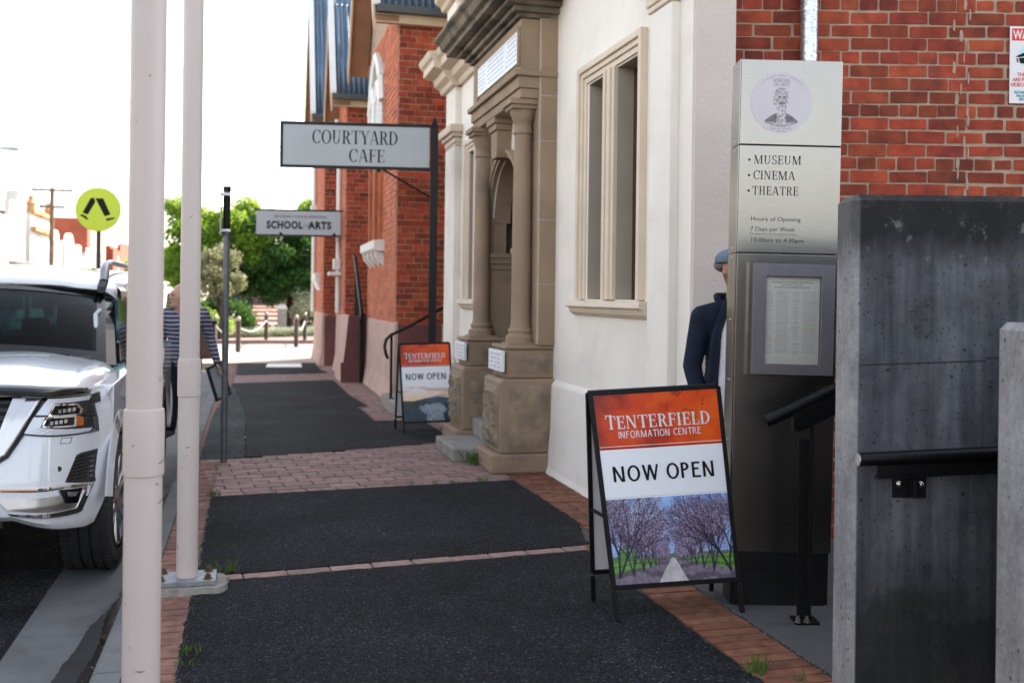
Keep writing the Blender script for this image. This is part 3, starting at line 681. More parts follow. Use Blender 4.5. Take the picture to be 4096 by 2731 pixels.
# plinths: plum on the near faces, a paler lit copy on the street faces
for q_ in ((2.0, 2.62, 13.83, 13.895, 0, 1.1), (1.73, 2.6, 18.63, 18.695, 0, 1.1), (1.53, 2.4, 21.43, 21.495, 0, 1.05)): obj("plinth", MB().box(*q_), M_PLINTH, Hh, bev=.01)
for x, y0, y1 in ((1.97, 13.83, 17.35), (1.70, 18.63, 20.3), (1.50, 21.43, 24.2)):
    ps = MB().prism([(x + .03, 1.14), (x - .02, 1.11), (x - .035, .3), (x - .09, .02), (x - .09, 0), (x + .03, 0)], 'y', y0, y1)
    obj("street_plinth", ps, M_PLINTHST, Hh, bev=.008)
# stair between the bays: battered cheek wall and treads behind it
ck = MB().hexa([(1.57, 17.36, 0), (1.66, 17.36, 0), (1.66, 18.6, 0), (1.57, 18.6, 0)], [(1.655, 17.36, 1.16), (1.75, 17.36, 1.16), (1.75, 18.6, 1.16), (1.655, 18.6, 1.16)])
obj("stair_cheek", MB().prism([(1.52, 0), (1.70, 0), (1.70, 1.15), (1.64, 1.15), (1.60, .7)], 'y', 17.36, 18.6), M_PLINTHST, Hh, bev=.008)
obj("stair_cheek_side", MB().prism([(1.525, 0), (2.34, 0), (2.34, 1.15), (1.645, 1.15), (1.605, .7)], 'y', 17.30, 17.357).box(1.515, 2.34, 17.29, 17.299, 0, .34), M_PLINTH, Hh)
# roofs: corrugated sheets, gutters, bargeboards
def roof(x0, x1, ya, yr, ze, zr, side):
    k = int((x1 - x0) / .0125); vs_ = []; fs = []
    dy, dz = (yr - ya), (zr - ze); L = math.hypot(dy, dz); ny, nz = -dz / L * (1 if dy > 0 else -1), abs(dy) / L
    for i in range(k + 1):
        x = x0 + (x1 - x0) * i / k; h = .018 * math.sin(2 * math.pi * x / .095)
        vs_ += [(x, ya + ny * h, ze + nz * h), (x, yr + ny * h, zr + nz * h)]
    for i in range(k): fs.append((2 * i, 2 * i + 2, 2 * i + 3, 2 * i + 1))
    return MB().add(vs_, fs)
for xo, ya, yb, ze, zr in ((1.62, 13.9, 17.35, 5.6, 9.0), (1.42, 18.7, 20.3, 5.3, 7.0), (1.22, 21.5, 24.2, 5.4, 8.3)):
    ym = (ya + yb) / 2
    m_ = roof(xo, 6, ya - .12, ym, ze - .1, zr + .12, 0); m2 = roof(xo, 6, yb + .12, ym, ze - .1, zr + .12, 1)
    o2 = len(m_.v); m_.v += m2.v; m_.f += [tuple(i + o2 for i in f) for f in m2.f]
    rf = obj("roof", m_, M_ROOF, Hh, smooth=True, solid=.004)
    obj("gutter", MB().box(xo + .02, 3.4, ya - .24, ya - .13, ze - .20, ze - .10), mat("dark gutter", (.06, .065, .07), .5), rf)
    obj("eave_board", MB().box(xo + .02, 3.4, ya - .128, ya - .02, ze - .32, ze - .12), M_TIMBER, rf)
    bg_ = MB(); sf_ = MB()
    for y0 in (ya - .14, yb + .14):
        dy = ym - y0; bg_.prism([(y0, ze - .42), (y0, ze - .12), (ym, zr + .10), (ym, zr - .22)], 'x', xo - .03, xo)
        sf_.prism([(y0, ze - .30), (y0, ze - .24), (ym, zr - .03), (ym, zr - .10)], 'x', xo + .001, xo + .33)
    obj("bargeboard", bg_, M_TIMBER, rf); obj("eave_soffit", sf_, M_BARGE, rf)
    obj("verge_capping", MB().prism([(ya - .15, ze - .09), (ya - .15, ze - .03), (ym, zr + .2), (ym, zr + .14)], 'x', xo - .04, xo + .07), M_WPAINT, rf)
# tall tower-like roof continuing behind
obj("back_roof", roof(1.30, 6, 24.0, 24.19, 5.2, 5.25, 0), M_ROOF, Hh)
dp = MB().tube([(1.64, 20.15, 5.0), (1.64, 20.15, 4.7), (1.645, 19.6, 4.4), (1.645, 19.6, 1.15)], .045, 8).box(1.55, 1.68, 19.5, 19.72, 2.0, 2.2).box(1.46, 1.69, 19.42, 19.8, 1.88, 1.95)
obj("downpipe", dp, M_WPAINT, Hh)
dp = MB().tube([(1.44, 24.0, 5.0), (1.44, 24.0, 1.1)], .05, 8).box(1.36, 1.5, 23.8, 24.1, 3.3, 3.6).prism([(1.495, 2.0), (1.38, 1.98), (1.38, 1.85), (1.495, 1.6)], 'y', 22.4, 23.6)
obj("downpipe", dp, M_WPAINT, Hh)
obj("entry_step", MB().box(1.745, 2.6, 12.2, 13.6, 0, .17).box(1.95, 2.7, 12.6, 13.6, .171, .34), M_STEP, Hh, bev=.02)
# handrails of the two stairs
t = thing("stair_handrail", "black curled handrail on the stone step beside the red brick hall", "handrail", (1.80, 13.3, .17), group="black stair handrails")
obj("rail", MB().tube([(1.71, 12.7, .70), (1.68, 12.68, .76), (1.665, 12.7, .85), (1.69, 12.75, .935), (1.76, 12.85, .99), (2.0, 13.05, 1.08), (2.5, 13.35, 1.32), (2.62, 13.45, 1.37)], .021, 10), M_BLACK, t, smooth=True)
obj("post", MB().tube([(1.775, 12.86, .165), (1.775, 12.86, .985)], .018, 10).box(1.74, 1.81, 12.83, 12.89, .171, .18), M_BLACK, t, smooth=True)
t = thing("stair_handrail", "black tall stair rail between the red brick bays", "handrail", (1.85, 17.2, 0), group="black stair handrails")
obj("rail", MB().tube([(1.83, 17.1, 1.05), (1.86, 17.25, 1.22), (1.84, 18.3, 2.2), (1.83, 18.4, 2.22)], .03, 8), M_BLACK, t, smooth=True)
for i in range(7): y = 17.25 + i * .16; obj("baluster", MB().tube([(1.86 - i * .003, y, .40 + i * .12), (1.86 - i * .003, y, 1.2 + i * .155)], .014, 6), M_BLACK, t)
obj("newel", MB().box(1.83, 1.90, 17.13, 17.2, .0, 1.2), M_BLACK, t)

# ---------------------------------------------------------------- brick wall at the back right, its pipe and warning sign
def bar(mb, p, q, a, b, up=(0, 0, 1)):
    p, q = Vector(p), Vector(q); t = (q - p).normalized(); x = t.cross(Vector(up)).normalized(); y = x.cross(t).normalized()
    L = lambda c: [c + x * a + y * b, c - x * a + y * b, c - x * a - y * b, c + x * a - y * b]
    return mb.hexa(L(p), L(q))
MB.bar = bar
RZ = R(-14.73); UX = Vector((math.cos(RZ), math.sin(RZ), 0)); FW = Vector((-UX.y, UX.x, 0))
BW = thing("brick_building", "dark red brick wall with pale mortar and a galvanised pipe behind the steel totem", "building", (2.70, 5.80, 0), RZ)
obj("wall", MB().box(-.10, 5.0, .0, .3, -.1, 7.5), M_MORTAR, BW, world=False)
obj("brickwork", bricks((0, 0, 1.746), (1, 0, 0), (0, -1, 0), 3.2, 2.1, bw=.2455, bh=.0835, j=.011, seed=31, jit=.0035,
    hole=None, patch=lambda a, b: a > 1.71 + .08 * math.sin(b * 21) + .05 * math.sin(b * 50)), M_BRICK, BW, world=False)
obj("lower_brickwork", bricks((0, 0, 0.0), (1, 0, 0), (0, -1, 0), 3.2, 1.74, bw=.2455, bh=.0835, j=.011, seed=33, jit=.0035), M_BRICK, BW, world=False)
obj("brickwork_above", bricks((0, 0, 3.85), (1, 0, 0), (0, -1, 0), 4.8, 3.5, bw=.2455, bh=.0835, j=.011, seed=34), M_BRICK, BW, world=False)
for i in range(26):
    z = 2.15 + i * .0668; x = 1.70 + .045 * math.sin(i * 1.9) + random.uniform(-.03, .03); ww = random.uniform(.005, .014)
    ptc = MB().prism([(x - ww, z), (x + ww * .6, z - .01), (x + ww, z + .035), (x + ww * .3, z + .07), (x - ww * .7, z + .065)], 'y', -.0085 - (i % 3) * .0004, -.001)
    obj("mortar_repair", ptc, M_MORTAR, BW, world=False, bev=.003)
pp = MB().tube([(.70, -.075, 0), (.70, -.075, 7.4)], .054, 24)
for z in (3.3, 1.2, 5.4): pp.tube([(.70, -.075, z), (.70, -.075, z + .05)], .0575, 24)
obj("downpipe", pp, mat("spangled galvanised pipe", (.50, .52, .54), .32, .9, var=.45, scale=55, spots=(.80, .84, .88), spot_scale=38, spot_lo=.55, spot_hi=.62), BW, world=False, smooth=True)
ws = thing("warning_sign", "white warning sign with red header and camera picture on the brick wall", "sign", Vector((2.70, 5.80, 0)) + UX * 1.985 - FW * .012 , RZ)
M_RED = mat("sign red", (.62, .02, .015), .45, var=.03); M_SWHITE = mat("sign white", (.74, .70, .71), .4, var=.03)
M_INK = mat("black ink", (.006, .006, .007), .6, var=.05, spec=.2); M_PALEBLUE = mat("pale blue print", (.50, .67, .72), .45, var=.04)
obj("panel", MB().box(0, .30, -.004, 0, 2.76, 3.245), M_SWHITE, ws, world=False, bev=.001)
obj("header", MB().box(.012, .288, -.0046, -.0041, 3.155, 3.232), M_RED, ws, world=False)
def place(mb, x, y, z, k=1.): mb.v = [(x + a * k, y + b, z + c * k) for a, b, c in mb.v]; return mb
wm_ = type_mb("WARNING", .078, 'LEFT', .0016); fit(wm_, max(v[0] for v in wm_.v), .262); obj("lettering", place(wm_, .020, -.0052, 3.166), M_SWHITE, ws, world=False)
obj("blue_disc", MB().prism([(.15 + .095 * math.cos(a), 3.06 + .085 * math.sin(a)) for a in np.linspace(0, 2 * math.pi, 32, endpoint=False)], 'y', -.0045, -.0041), M_PALEBLUE, ws, world=False)
obj("camera_symbol", MB().prism([(.035, 3.055), (.10, 3.085), (.20, 3.05), (.20, 3.02), (.10, 3.058), (.06, 3.05)], 'y', -.0054, -.0048).prism([(.04, 3.045), (.047, 3.045), (.055, 3.02), (.047, 3.016)], 'y', -.0054, -.0048).prism([(.055, 3.045), (.10, 3.05), (.19, 3.01), (.18, 2.975), (.09, 3.01), (.066, 3.012)], 'y', -.0054, -.0048), M_INK, ws, world=False)
rt = MB()
for s_, z in (("THESE PREMISES", 2.93), ("ARE PROTECTED BY", 2.898), ("VIDEO SURVEILLANCE", 2.866)):
    m_ = place(type_mb(s_, .033, 'CENTER', .0007, .86), .15, -.0048, z); o2 = len(rt.v); rt.v += m_.v; rt.f += [tuple(i + o2 for i in f) for f in m_.f]
obj("lettering", rt, M_RED, ws, world=False)
obj("blue_wedge", MB().prism([(.015, 2.845), (.285, 2.845), (.285, 2.775), (.075, 2.775)], 'y', -.0044, -.0041), M_PALEBLUE, ws, world=False)
rt = MB()
for s_, z, x in (("Advanced", 2.822, .03), ("Inland", 2.80, .045), ("Security", 2.779, .06)):
    m_ = place(type_mb(s_.upper(), .021, 'LEFT', .0004), x, -.005, z); o2 = len(rt.v); rt.v += m_.v; rt.f += [tuple(i + o2 for i in f) for f in m_.f]
obj("lettering", rt, M_INK, ws, world=False)

# ---------------------------------------------------------------- concrete ramp walls and their rails
def weathered(name, stain=1.):
    m = bpy.data.materials.new(name); m.use_nodes = True; n = m.node_tree.nodes; l = m.node_tree.links; p = n["Principled BSDF"]
    tc = n.new("ShaderNodeTexCoord"); sx = n.new("ShaderNodeSeparateXYZ"); l.new(tc.outputs["Object"], sx.inputs[0])
    def noise(scale, st=(1, 1, 1), det=6, rough=.6):
        mp = n.new("ShaderNodeMapping"); mp.inputs["Scale"].default_value = st; l.new(tc.outputs["Object"], mp.inputs[0])
        z = n.new("ShaderNodeTexNoise"); z.inputs["Scale"].default_value = scale; z.inputs["Detail"].default_value = det; z.inputs["Roughness"].default_value = rough
        l.new(mp.outputs[0], z.inputs["Vector"]); return z.outputs["Fac"]
    def ramp(s, *st):
        r = n.new("ShaderNodeValToRGB"); e = r.color_ramp.elements
        while len(e) < len(st): e.new(.5)
        for el, (q, c) in zip(e, st): el.position = q; el.color = (c, c, c, 1) if not hasattr(c, '__len__') else tuple(c) + (1,)
        l.new(s, r.inputs[0]); return r.outputs[0]
    def mix(f, a, b, mode='MIX'):
        x = n.new("ShaderNodeMix"); x.data_type = 'RGBA'; x.blend_type = mode
        for s, i in ((f, 0), (a, 6), (b, 7)):
            if isinstance(s, bpy.types.NodeSocket): l.new(s, x.inputs[i])
            else: x.inputs[i].default_value = s if i == 0 else tuple(s) + (1,)
        return x.outputs[2]
    def math_(op, a, b):
        x = n.new("ShaderNodeMath"); x.operation = op; x.use_clamp = True
        for s, i in ((a, 0), (b, 1)):
            if isinstance(s, bpy.types.NodeSocket): l.new(s, x.inputs[i])
            else: x.inputs[i].default_value = s
        return x.outputs[0]
    streak = noise(9, (1, 1, .06), 7); streak2 = noise(26, (1, 1, .05), 5); blot = noise(3.2, det=9, rough=.68); fine = noise(45, det=4)
    pale_end = ramp(blot, (.3, (.215, .208, .207)), (.7, (.32, .31, .31)))
    pale_end = mix(.7, pale_end, ramp(fine, (.3, .75), (.62, 1.15)), 'MULTIPLY')
    dirty = ramp(streak, (.34, (.042, .044, .051)), (.66, (.115, .118, .130)))
    dirty = mix(.75, dirty, ramp(streak2, (.3, .62), (.7, 1.4)), 'MULTIPLY')
    dirty = mix(.8, dirty, ramp(blot, (.34, .45), (.68, 1.6)), 'MULTIPLY')
    # black mould creeping up from the foot and down from the coping, pale scabs of lime near the top
    zz = n.new("ShaderNodeMapRange"); zz.inputs[1].default_value = .75; zz.inputs[2].default_value = .05; l.new(sx.outputs[2], zz.inputs[0])
    foot = ramp(math_('ADD', math_('MULTIPLY', zz.outputs[0], .42), math_('MULTIPLY', blot, .85)), (.52, 0), (.68, 1))
    dirty = mix(math_('MULTIPLY', foot, .85), dirty, (.016, .0155, .0125))
    zt = n.new("ShaderNodeMapRange"); zt.inputs[1].default_value = 1.55; zt.inputs[2].default_value = 1.9; l.new(sx.outputs[2], zt.inputs[0])
    cap = ramp(math_('ADD', math_('MULTIPLY', zt.outputs[0], .6), math_('MULTIPLY', streak, .55)), (.40, 0), (.62, 1))
    dirty = mix(cap, dirty, (.016, .016, .017)); pale_end = mix(math_('MULTIPLY', cap, .8), pale_end, (.05, .048, .047))
    scab = ramp(noise(13, (1, 1, .8), 7, .7), (.585, 0), (.63, 1)); band = n.new("ShaderNodeMapRange"); band.inputs[1].default_value = 1.45; band.inputs[2].default_value = 1.75; l.new(sx.outputs[2], band.inputs[0])
    dirty = mix(math_('MULTIPLY', math_('MULTIPLY', scab, band.outputs[0]), .5), dirty, (.20, .20, .20))
    # mask by depth: mouldy dark front, pale end with its skylight painted in
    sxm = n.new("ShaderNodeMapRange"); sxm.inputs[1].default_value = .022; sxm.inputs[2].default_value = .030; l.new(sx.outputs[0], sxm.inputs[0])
    col = mix(math_('MULTIPLY', sxm.outputs[0], stain), pale_end, dirty)
    # casting pits
    vo = n.new("ShaderNodeTexVoronoi"); vo.inputs["Scale"].default_value = 21; vo.inputs["Randomness"].default_value = 1; l.new(tc.outputs["Object"], vo.inputs["Vector"])
    sc_ = n.new("ShaderNodeSeparateColor"); l.new(vo.outputs["Color"], sc_.inputs[0])
    pit = math_('MULTIPLY', ramp(vo.outputs["Distance"], (.10, 1), (.17, 0)), ramp(sc_.outputs[0], (.74, 0), (.78, 1)))
    vo2 = n.new("ShaderNodeTexVoronoi"); vo2.inputs["Scale"].default_value = 55; l.new(tc.outputs["Object"], vo2.inputs["Vector"]); sc2 = n.new("ShaderNodeSeparateColor"); l.new(vo2.outputs["Color"], sc2.inputs[0])
    pit2 = math_('MULTIPLY', ramp(vo2.outputs["Distance"], (.14, 1), (.24, 0)), ramp(sc2.outputs[1], (.86, 0), (.89, 1)))
    mott = noise(7, (1, 1, .45), 9, .75); col = mix(.75, col, ramp(mott, (.32, .58), (.66, 1.32)), 'MULTIPLY'); warm = ramp(noise(4.5, det=8, rough=.7), (.55, 0), (.68, 1)); col = mix(math_('MULTIPLY', warm, .35), col, (.11, .085, .07))
    col = mix(math_('MULTIPLY', math_('ADD', pit, pit2), .8), col, (.012, .012, .013))
    l.new(col, p.inputs["Base Color"]); p.inputs["Roughness"].default_value = .82; p.inputs["Specular IOR Level"].default_value = .3
    bp = n.new("ShaderNodeBump"); bp.inputs["Strength"].default_value = .5; bp.inputs["Distance"].default_value = .006
    l.new(math_('SUBTRACT', fine, pit), bp.inputs["Height"]); l.new(bp.outputs[0], p.inputs["Normal"])
    return m
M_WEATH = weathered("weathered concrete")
def ramp_wall(name, label, loc, L, z):
    t = thing(name, label, "wall", loc, RZ)
    mb = MB(); k = 40
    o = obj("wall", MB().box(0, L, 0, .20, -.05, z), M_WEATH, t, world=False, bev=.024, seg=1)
    return t
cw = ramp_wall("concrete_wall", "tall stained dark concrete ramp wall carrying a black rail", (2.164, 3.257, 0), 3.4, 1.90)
jn = MB().add([(.03, -.0012, 1.262), (.5, -.0012, 1.283), (.5, -.0012, 1.288), (.03, -.0012, 1.266)], [(0, 1, 2, 3)]).add([(.5, -.0012, 1.292), (1.6, -.0012, 1.36), (1.6, -.0012, 1.366), (.5, -.0012, 1.298)], [(0, 1, 2, 3)])
obj("pour_joint", jn, mat("dark joint", (.02, .02, .022), .9), cw, world=False)
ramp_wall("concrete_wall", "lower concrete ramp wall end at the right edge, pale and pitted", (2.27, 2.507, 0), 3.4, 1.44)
struct(obj("ramp", MB().xf(Matrix()).hexa([tuple(Vector((2.20, 2.72, -.1)) + UX * a + FW * b) for a, b in ((.1, 0), (3.4, 0), (3.4, .5), (.1, .5))], [tuple(Vector((2.20, 2.72, .008 + a * .06)) + UX * a + FW * b) for a, b in ((.1, 0), (3.4, 0), (3.4, .5), (.1, .5))]), M_LAND))
t = thing("wall_handrail", "black steel handrail bolted along the face of the dark concrete wall", "handrail", (2.164, 3.257, 0), RZ)
def rail(root, x0, y, z0, L, sl, r=.025, drop=.07):
    obj("rail", MB().tube([(x0, y, z0), (x0 + L, y, z0 + L * sl)], r, 16), M_BLACK, root, world=False, smooth=True)
    obj("rail_web", MB().hexa([(x0 + drop, y - .006, z0 - .065 + drop * sl), (x0 + L, y - .006, z0 - .065 + L * sl), (x0 + L, y + .006, z0 - .065 + L * sl), (x0 + drop, y + .006, z0 - .065 + drop * sl)], [(x0 + drop, y - .006, z0 - .01 + drop * sl), (x0 + L, y - .006, z0 - .01 + L * sl), (x0 + L, y + .006, z0 - .01 + L * sl), (x0 + drop, y + .006, z0 - .01 + drop * sl)])
        .hexa([(x0 + drop - .004, y - .024, z0 - .071 + drop * sl), (x0 + L, y - .024, z0 - .071 + L * sl), (x0 + L, y + .024, z0 - .071 + L * sl), (x0 + drop - .004, y + .024, z0 - .071 + drop * sl)], [(x0 + drop - .004, y - .024, z0 - .0655 + drop * sl), (x0 + L, y - .024, z0 - .0655 + L * sl), (x0 + L, y + .024, z0 - .0655 + L * sl), (x0 + drop - .004, y + .024, z0 - .0655 + drop * sl)]), M_BLACK, root, world=False)
    obj("end_cap", MB().tube([(x0 - .004, y, z0), (x0 - .0005, y, z0)], r * .96, 16), M_STEEL, root, world=False)
rail(t, .005, -.075, .925, 3.0, .06)
def bracket(root, x, z):
    b = obj("bracket", MB().box(x, x + .125, -.009, -.001, z, z + .085).box(x + .052, x + .064, -.075, -.0095, z + .01, z + .09).box(x + .03, x + .086, -.098, -.05, z + .0905, z + .096), M_BLACKM, root, world=False, bev=.002)
    for dx in (.022, .103):
        obj("bolt", MB().lathe([(.0125, 0), (.0125, .004), (.011, .009), (.006, .013), (.001, .0145)], 0, 0, 14).xf(Matrix.Translation((x + dx, -.0092, z + .052)) @ Matrix.Rotation(R(90), 4, 'X')), mat("bright bolt", (.75, .72, .68), .2, 1.), b, world=False, smooth=True)
bracket(t, .155, .775); bracket(t, 1.6, .86)
t = thing("wall_handrail", "short visible end of a black rail beside the pale right-hand concrete wall", "handrail", tuple(Vector((2.164, 3.257, 0)) + UX * .485 - FW * .27), RZ)
obj("rail", MB().tube([(0, 0, .775), (1.6, 0, .87)], .023, 16), M_BLACK, t, world=False, smooth=True)
obj("end_cap", MB().tube([(-.004, 0, .775), (-.0005, 0, .775)], .022, 16), M_STEEL, t, world=False)
obj("rail_foot", MB().box(.9, .93, -.28, -.005, .74, .78), M_BLACKM, t, world=False)
t = thing("stair_handrail", "black sloping handrail with bolted flat post in front of the steel totem", "handrail", tuple(Vector((2.335, 4.194, 0))), RZ)
obj("rail", MB().tube([(0, 0, .935), (.03, 0, .947), (1.5, 0, 1.66)], .028, 16), M_BLACK, t, world=False, smooth=True)
obj("rail_web", MB().prism([(.125, .895), (.155, .89), (1.5, 1.56), (1.5, 1.64), (.125, .975)], 'y', -.022, .022), M_BLACK, t, world=False, bev=.003)
obj("post", MB().box(.158, .224, .004, .014, .0, .855).box(.205, .225, -.012, .012, .13, .94), M_BLACKM, t, world=False, bev=.002)
obj("post_foot", MB().box(.14, .25, -.05, .06, .003, .013), M_BLACKM, t, world=False)
for dx in (.150, .190):
    obj("bolt", MB().lathe([(.017, .013), (.017, .018), (.0125, .019), (.0125, .032), (.008, .033), (.008, .045), (.001, .046)], dx, -.04, 6), mat("bright bolt", (.75, .72, .68), .2, 1.), t, world=False)

# ---------------------------------------------------------------- stainless steel totem
def brushed():
    m = mat("brushed stainless", (.31, .288, .262), .26, 1., var=.02, scale=3)
    n = m.node_tree.nodes; l = m.node_tree.links; p = n["Principled BSDF"]
    tc = n.new("ShaderNodeTexCoord"); mp = n.new("ShaderNodeMapping"); mp.inputs["Scale"].default_value = (4, 4, 900); l.new(tc.outputs["Object"], mp.inputs[0])
    z = n.new("ShaderNodeTexNoise"); z.inputs["Scale"].default_value = 2; z.inputs["Detail"].default_value = 3; l.new(mp.outputs[0], z.inputs["Vector"])
    mr = n.new("ShaderNodeMapRange"); mr.inputs[3].default_value = .19; mr.inputs[4].default_value = .31; l.new(z.outputs["Fac"], mr.inputs[0]); l.new(mr.outputs[0], p.inputs["Roughness"])
    bp = n.new("ShaderNodeBump"); bp.inputs["Strength"].default_value = .06; bp.inputs["Distance"].default_value = .002; l.new(z.outputs["Fac"], bp.inputs["Height"]); l.new(bp.outputs[0], p.inputs["Normal"])
    return m
M_BRUSH = brushed()
T = thing("steel_totem", "tall brushed steel information totem with museum lettering and glazed notice case", "sign", (2.289, 4.465, 0.003), RZ)
T.rotation_euler = (0, R(.75), RZ)
TW, TD = .503, .18
for z0, z1 in ((2.264, 2.683), (1.732, 2.260), (.262, 1.728)):
    obj("panel", MB().box(.004, TW, 0, TD, z0, z1), M_BRUSH, T, world=False, bev=.003)
    obj("side_panel", MB().box(-.0015, .0025, .004, TD / 2 - .001, z0, z1).box(-.0015, .0025, TD / 2 + .001, TD - .004, z0, z1), M_BRUSH, T, world=False)
obj("core", MB().box(.01, TW - .01, .01, TD - .01, .1, 2.67), M_BLACKM, T, world=False)
obj("base", MB().box(.012, TW - .01, .006, TD - .006, .0, .2615).box(.03, TW - .03, -.006, .0055, .0, .16), mat("black base sheet", (.010, .010, .011), .3, var=.3, scale=9), T, world=False, bev=.002)
rv = MB()
for z in (2.66, 2.285, 2.24, 1.755, 1.71, 1.40, 1.10, .80, .5):
    for y in (TD / 2 - .014, TD / 2 + .014): rv.lathe([(.004, 0), (.0035, .0015), (.001, .0025)], 0, 0, 8); rv.v[-24:] = [tuple(Matrix.Translation((-.0015, y, z)) @ Matrix.Rotation(R(-90), 4, 'Y') @ Vector(v)) for v in rv.v[-24:]]
obj("rivets", rv, M_STEEL, T, world=False)
def tlet(s, z, x, width, size):
    mb, W = letters(s, size, .11, .13, .05, .07); fit(mb, W, width); obj("lettering", place(mb, x, -.0012, z), M_INK, T, world=False)
for s_, z, x, wd in (("MUSEUM", 2.169, .077, .233), ("CINEMA", 2.093, .075, .206), ("THEATRE", 2.017, .072, .227)):
    tlet(s_, z, x, wd, .0425)
    obj("bullet", MB().prism([(.053 + .0058 * math.cos(a), z + .019 + .0058 * math.sin(a)) for a in np.linspace(0, 6.283, 14, endpoint=False)], 'y', -.0013, -.0006), M_INK, T, world=False)
for s_, z, wd, sz in (("Hours of Opening", 1.889, .246, .030), ("7 Days per Week", 1.839, .220, .030), ("(Excluding Christmas Day & Good Friday)", 1.821, .228, .013), ("10.00am to 4.00pm", 1.785, .263, .030)):
    mb = type_mb(s_, sz, 'LEFT', -.0002); W = max(v[0] for v in mb.v); fit(mb, W, wd); obj("lettering", place(mb, .066, -.0012, z), M_INK, T, world=False)
# round emblem with a bearded bust print
EX, EZ, ER = .203, 2.474, .152
M_EMB = mat("emblem vinyl", (.60, .55, .575), .5, var=.03)
em = obj("emblem", MB().prism([(EX + ER * math.cos(a), EZ + ER * math.sin(a)) for a in np.linspace(0, 2 * math.pi, 64, endpoint=False)], 'y', -.0012, -.0002), M_EMB, T, world=False)
def vnoise(H, W, cell, seed):
    r = np.random.default_rng(seed); out = np.zeros((H, W)); amp = 1.; tot = 0
    while cell >= 1.5:
        g = r.random((int(H / cell) + 3, int(W / cell) + 3)); y, x = np.mgrid[0:H, 0:W]; yi, xi = y / cell, x / cell; a, b = yi.astype(int), xi.astype(int); fy, fx = yi - a, xi - b
        fy, fx = fy * fy * (3 - 2 * fy), fx * fx * (3 - 2 * fx)
        out += amp * (g[a, b] * (1 - fy) * (1 - fx) + g[a + 1, b] * fy * (1 - fx) + g[a, b + 1] * (1 - fy) * fx + g[a + 1, b + 1] * fy * fx); tot += amp; amp *= .55; cell /= 2
    return out / tot
def bust():
    W, H = 110, 120; y, x = np.mgrid[0:H, 0:W]; u = x / W * 2 - 1; v = 1 - y / H * 2
    N = vnoise(H, W, 9, 41); F = vnoise(H, W, 5, 42); al = np.zeros((H, W), bool); t = np.full((H, W), .8)
    def el(cx, cy, rx, ry, wob=0.): return ((u - cx) / rx) ** 2 + ((v - cy) / ry) ** 2 + wob * (F - .5) < 1
    sh = (v < -.22 - .55 * np.abs(u) ** 1.7) & (v > -.98 + .25 * np.abs(u)) & (np.abs(u) < .96 - .55 * np.clip(-v - .55, 0, 1)); al |= sh; t[sh] = (.35 + .75 * N)[sh]
    k = sh & (np.abs(u) > .24) & (v > -.62 - .2 * N); t[k] = (.18 + .35 * N)[k]
    for cx, cy, rx, ry in ((-.02, .62, .36, .36), (-.30, .40, .15, .26), (.29, .42, .11, .2), (-.34, .26, .1, .14)):
        k = el(cx, cy, rx, ry, .8); al |= k; t[k] = (.40 + .75 * F)[k]
    k = el(.02, .44, .25, .34); al |= k; t[k] = (.80 + .2 * (N - .5))[k]
    k = (np.abs(u - .01) < .27 - .22 * np.clip((.12 - v), 0, .9) ** 1.5 + .05 * (F - .5)) & (v < .20) & (v > -.66); al |= k; t[k] = (.50 + .62 * np.clip(F + .25 * np.sin(u * 40 + F * 6), 0, 1))[k]
    k = el(.02, .22, .19, .055, .5); t[k] = .42; k = el(.02, .17, .09, .022); t[k] = .3
    for cx, cy, rx, ry, vv in ((-.10, .47, .085, .035, .42), (.14, .47, .085, .035, .42), (-.10, .535, .11, .022, .35), (.14, .535, .11, .022, .35), (.04, .36, .035, .10, .62), (.03, .27, .06, .025, .5), (-.19, .33, .05, .14, .62), (.23, .33, .04, .14, .6), (.02, .66, .2, .02, .65)):
        k = el(cx, cy, rx, ry); t[k] = vv
    return al, np.clip(t, .1, 1)
al, tone = bust(); mb = MB(); H_, W_ = al.shape; bw, bh = .186, .200; cols = []
for j in range(H_):
    for i in range(W_):
        if al[j, i]:
            x0, x1 = EX - bw / 2 + bw * i / W_, EX - bw / 2 + bw * (i + 1) / W_; z1, z0 = EZ + .075 - bh * j / H_, EZ + .075 - bh * (j + 1) / H_
            mb.quad((x0, -.0016, z0), (x1, -.0016, z0), (x1, -.0016, z1), (x0, -.0016, z1)); cols.append(tone[j, i])
M_PRINT = print_mat("printed vinyl", .4)
bo = obj("bust_print", mb, M_PRINT, em, world=False)
ca = bo.data.color_attributes.new("Print", 'FLOAT_COLOR', 'CORNER'); arr = np.ones((len(cols), 4, 4), np.float32); cc = np.array(cols)[:, None] ** 1.5
arr[:, :, 0] = cc * .66; arr[:, :, 1] = cc * .585; arr[:, :, 2] = cc * .61; ca.data.foreach_set("color", arr.ravel())
M_GREYINK = mat("grey print ink", (.17, .13, .14), .5)
for s_, z, wd, sz in (("SCHOOL", EZ + .098, .086, .018), ("OF ARTS", EZ + .078, .076, .016), ("HENRY PARKES", EZ - .121, .10, .011)):
    mb, W = letters(s_, sz, .12, .13, .05, .06, 'C'); fit(mb, W, wd); obj("lettering", place(mb, EX, -.0018, z), M_GREYINK, em, world=False)
for s_, z, wd, sz in (("MEMBER FOR TENTERFIELD", EZ - .133, .11, .007), ("1882 - 1884", EZ - .145, .046, .009)):
    mb = type_mb(s_, sz); W = max(v[0] for v in mb.v) * 2; fit(mb, W, wd); obj("lettering", place(mb, EX, -.0018, z), M_GREYINK, em, world=False)
cv = MB(); s_ = "SIR HENRY PARKES MEMORIAL"
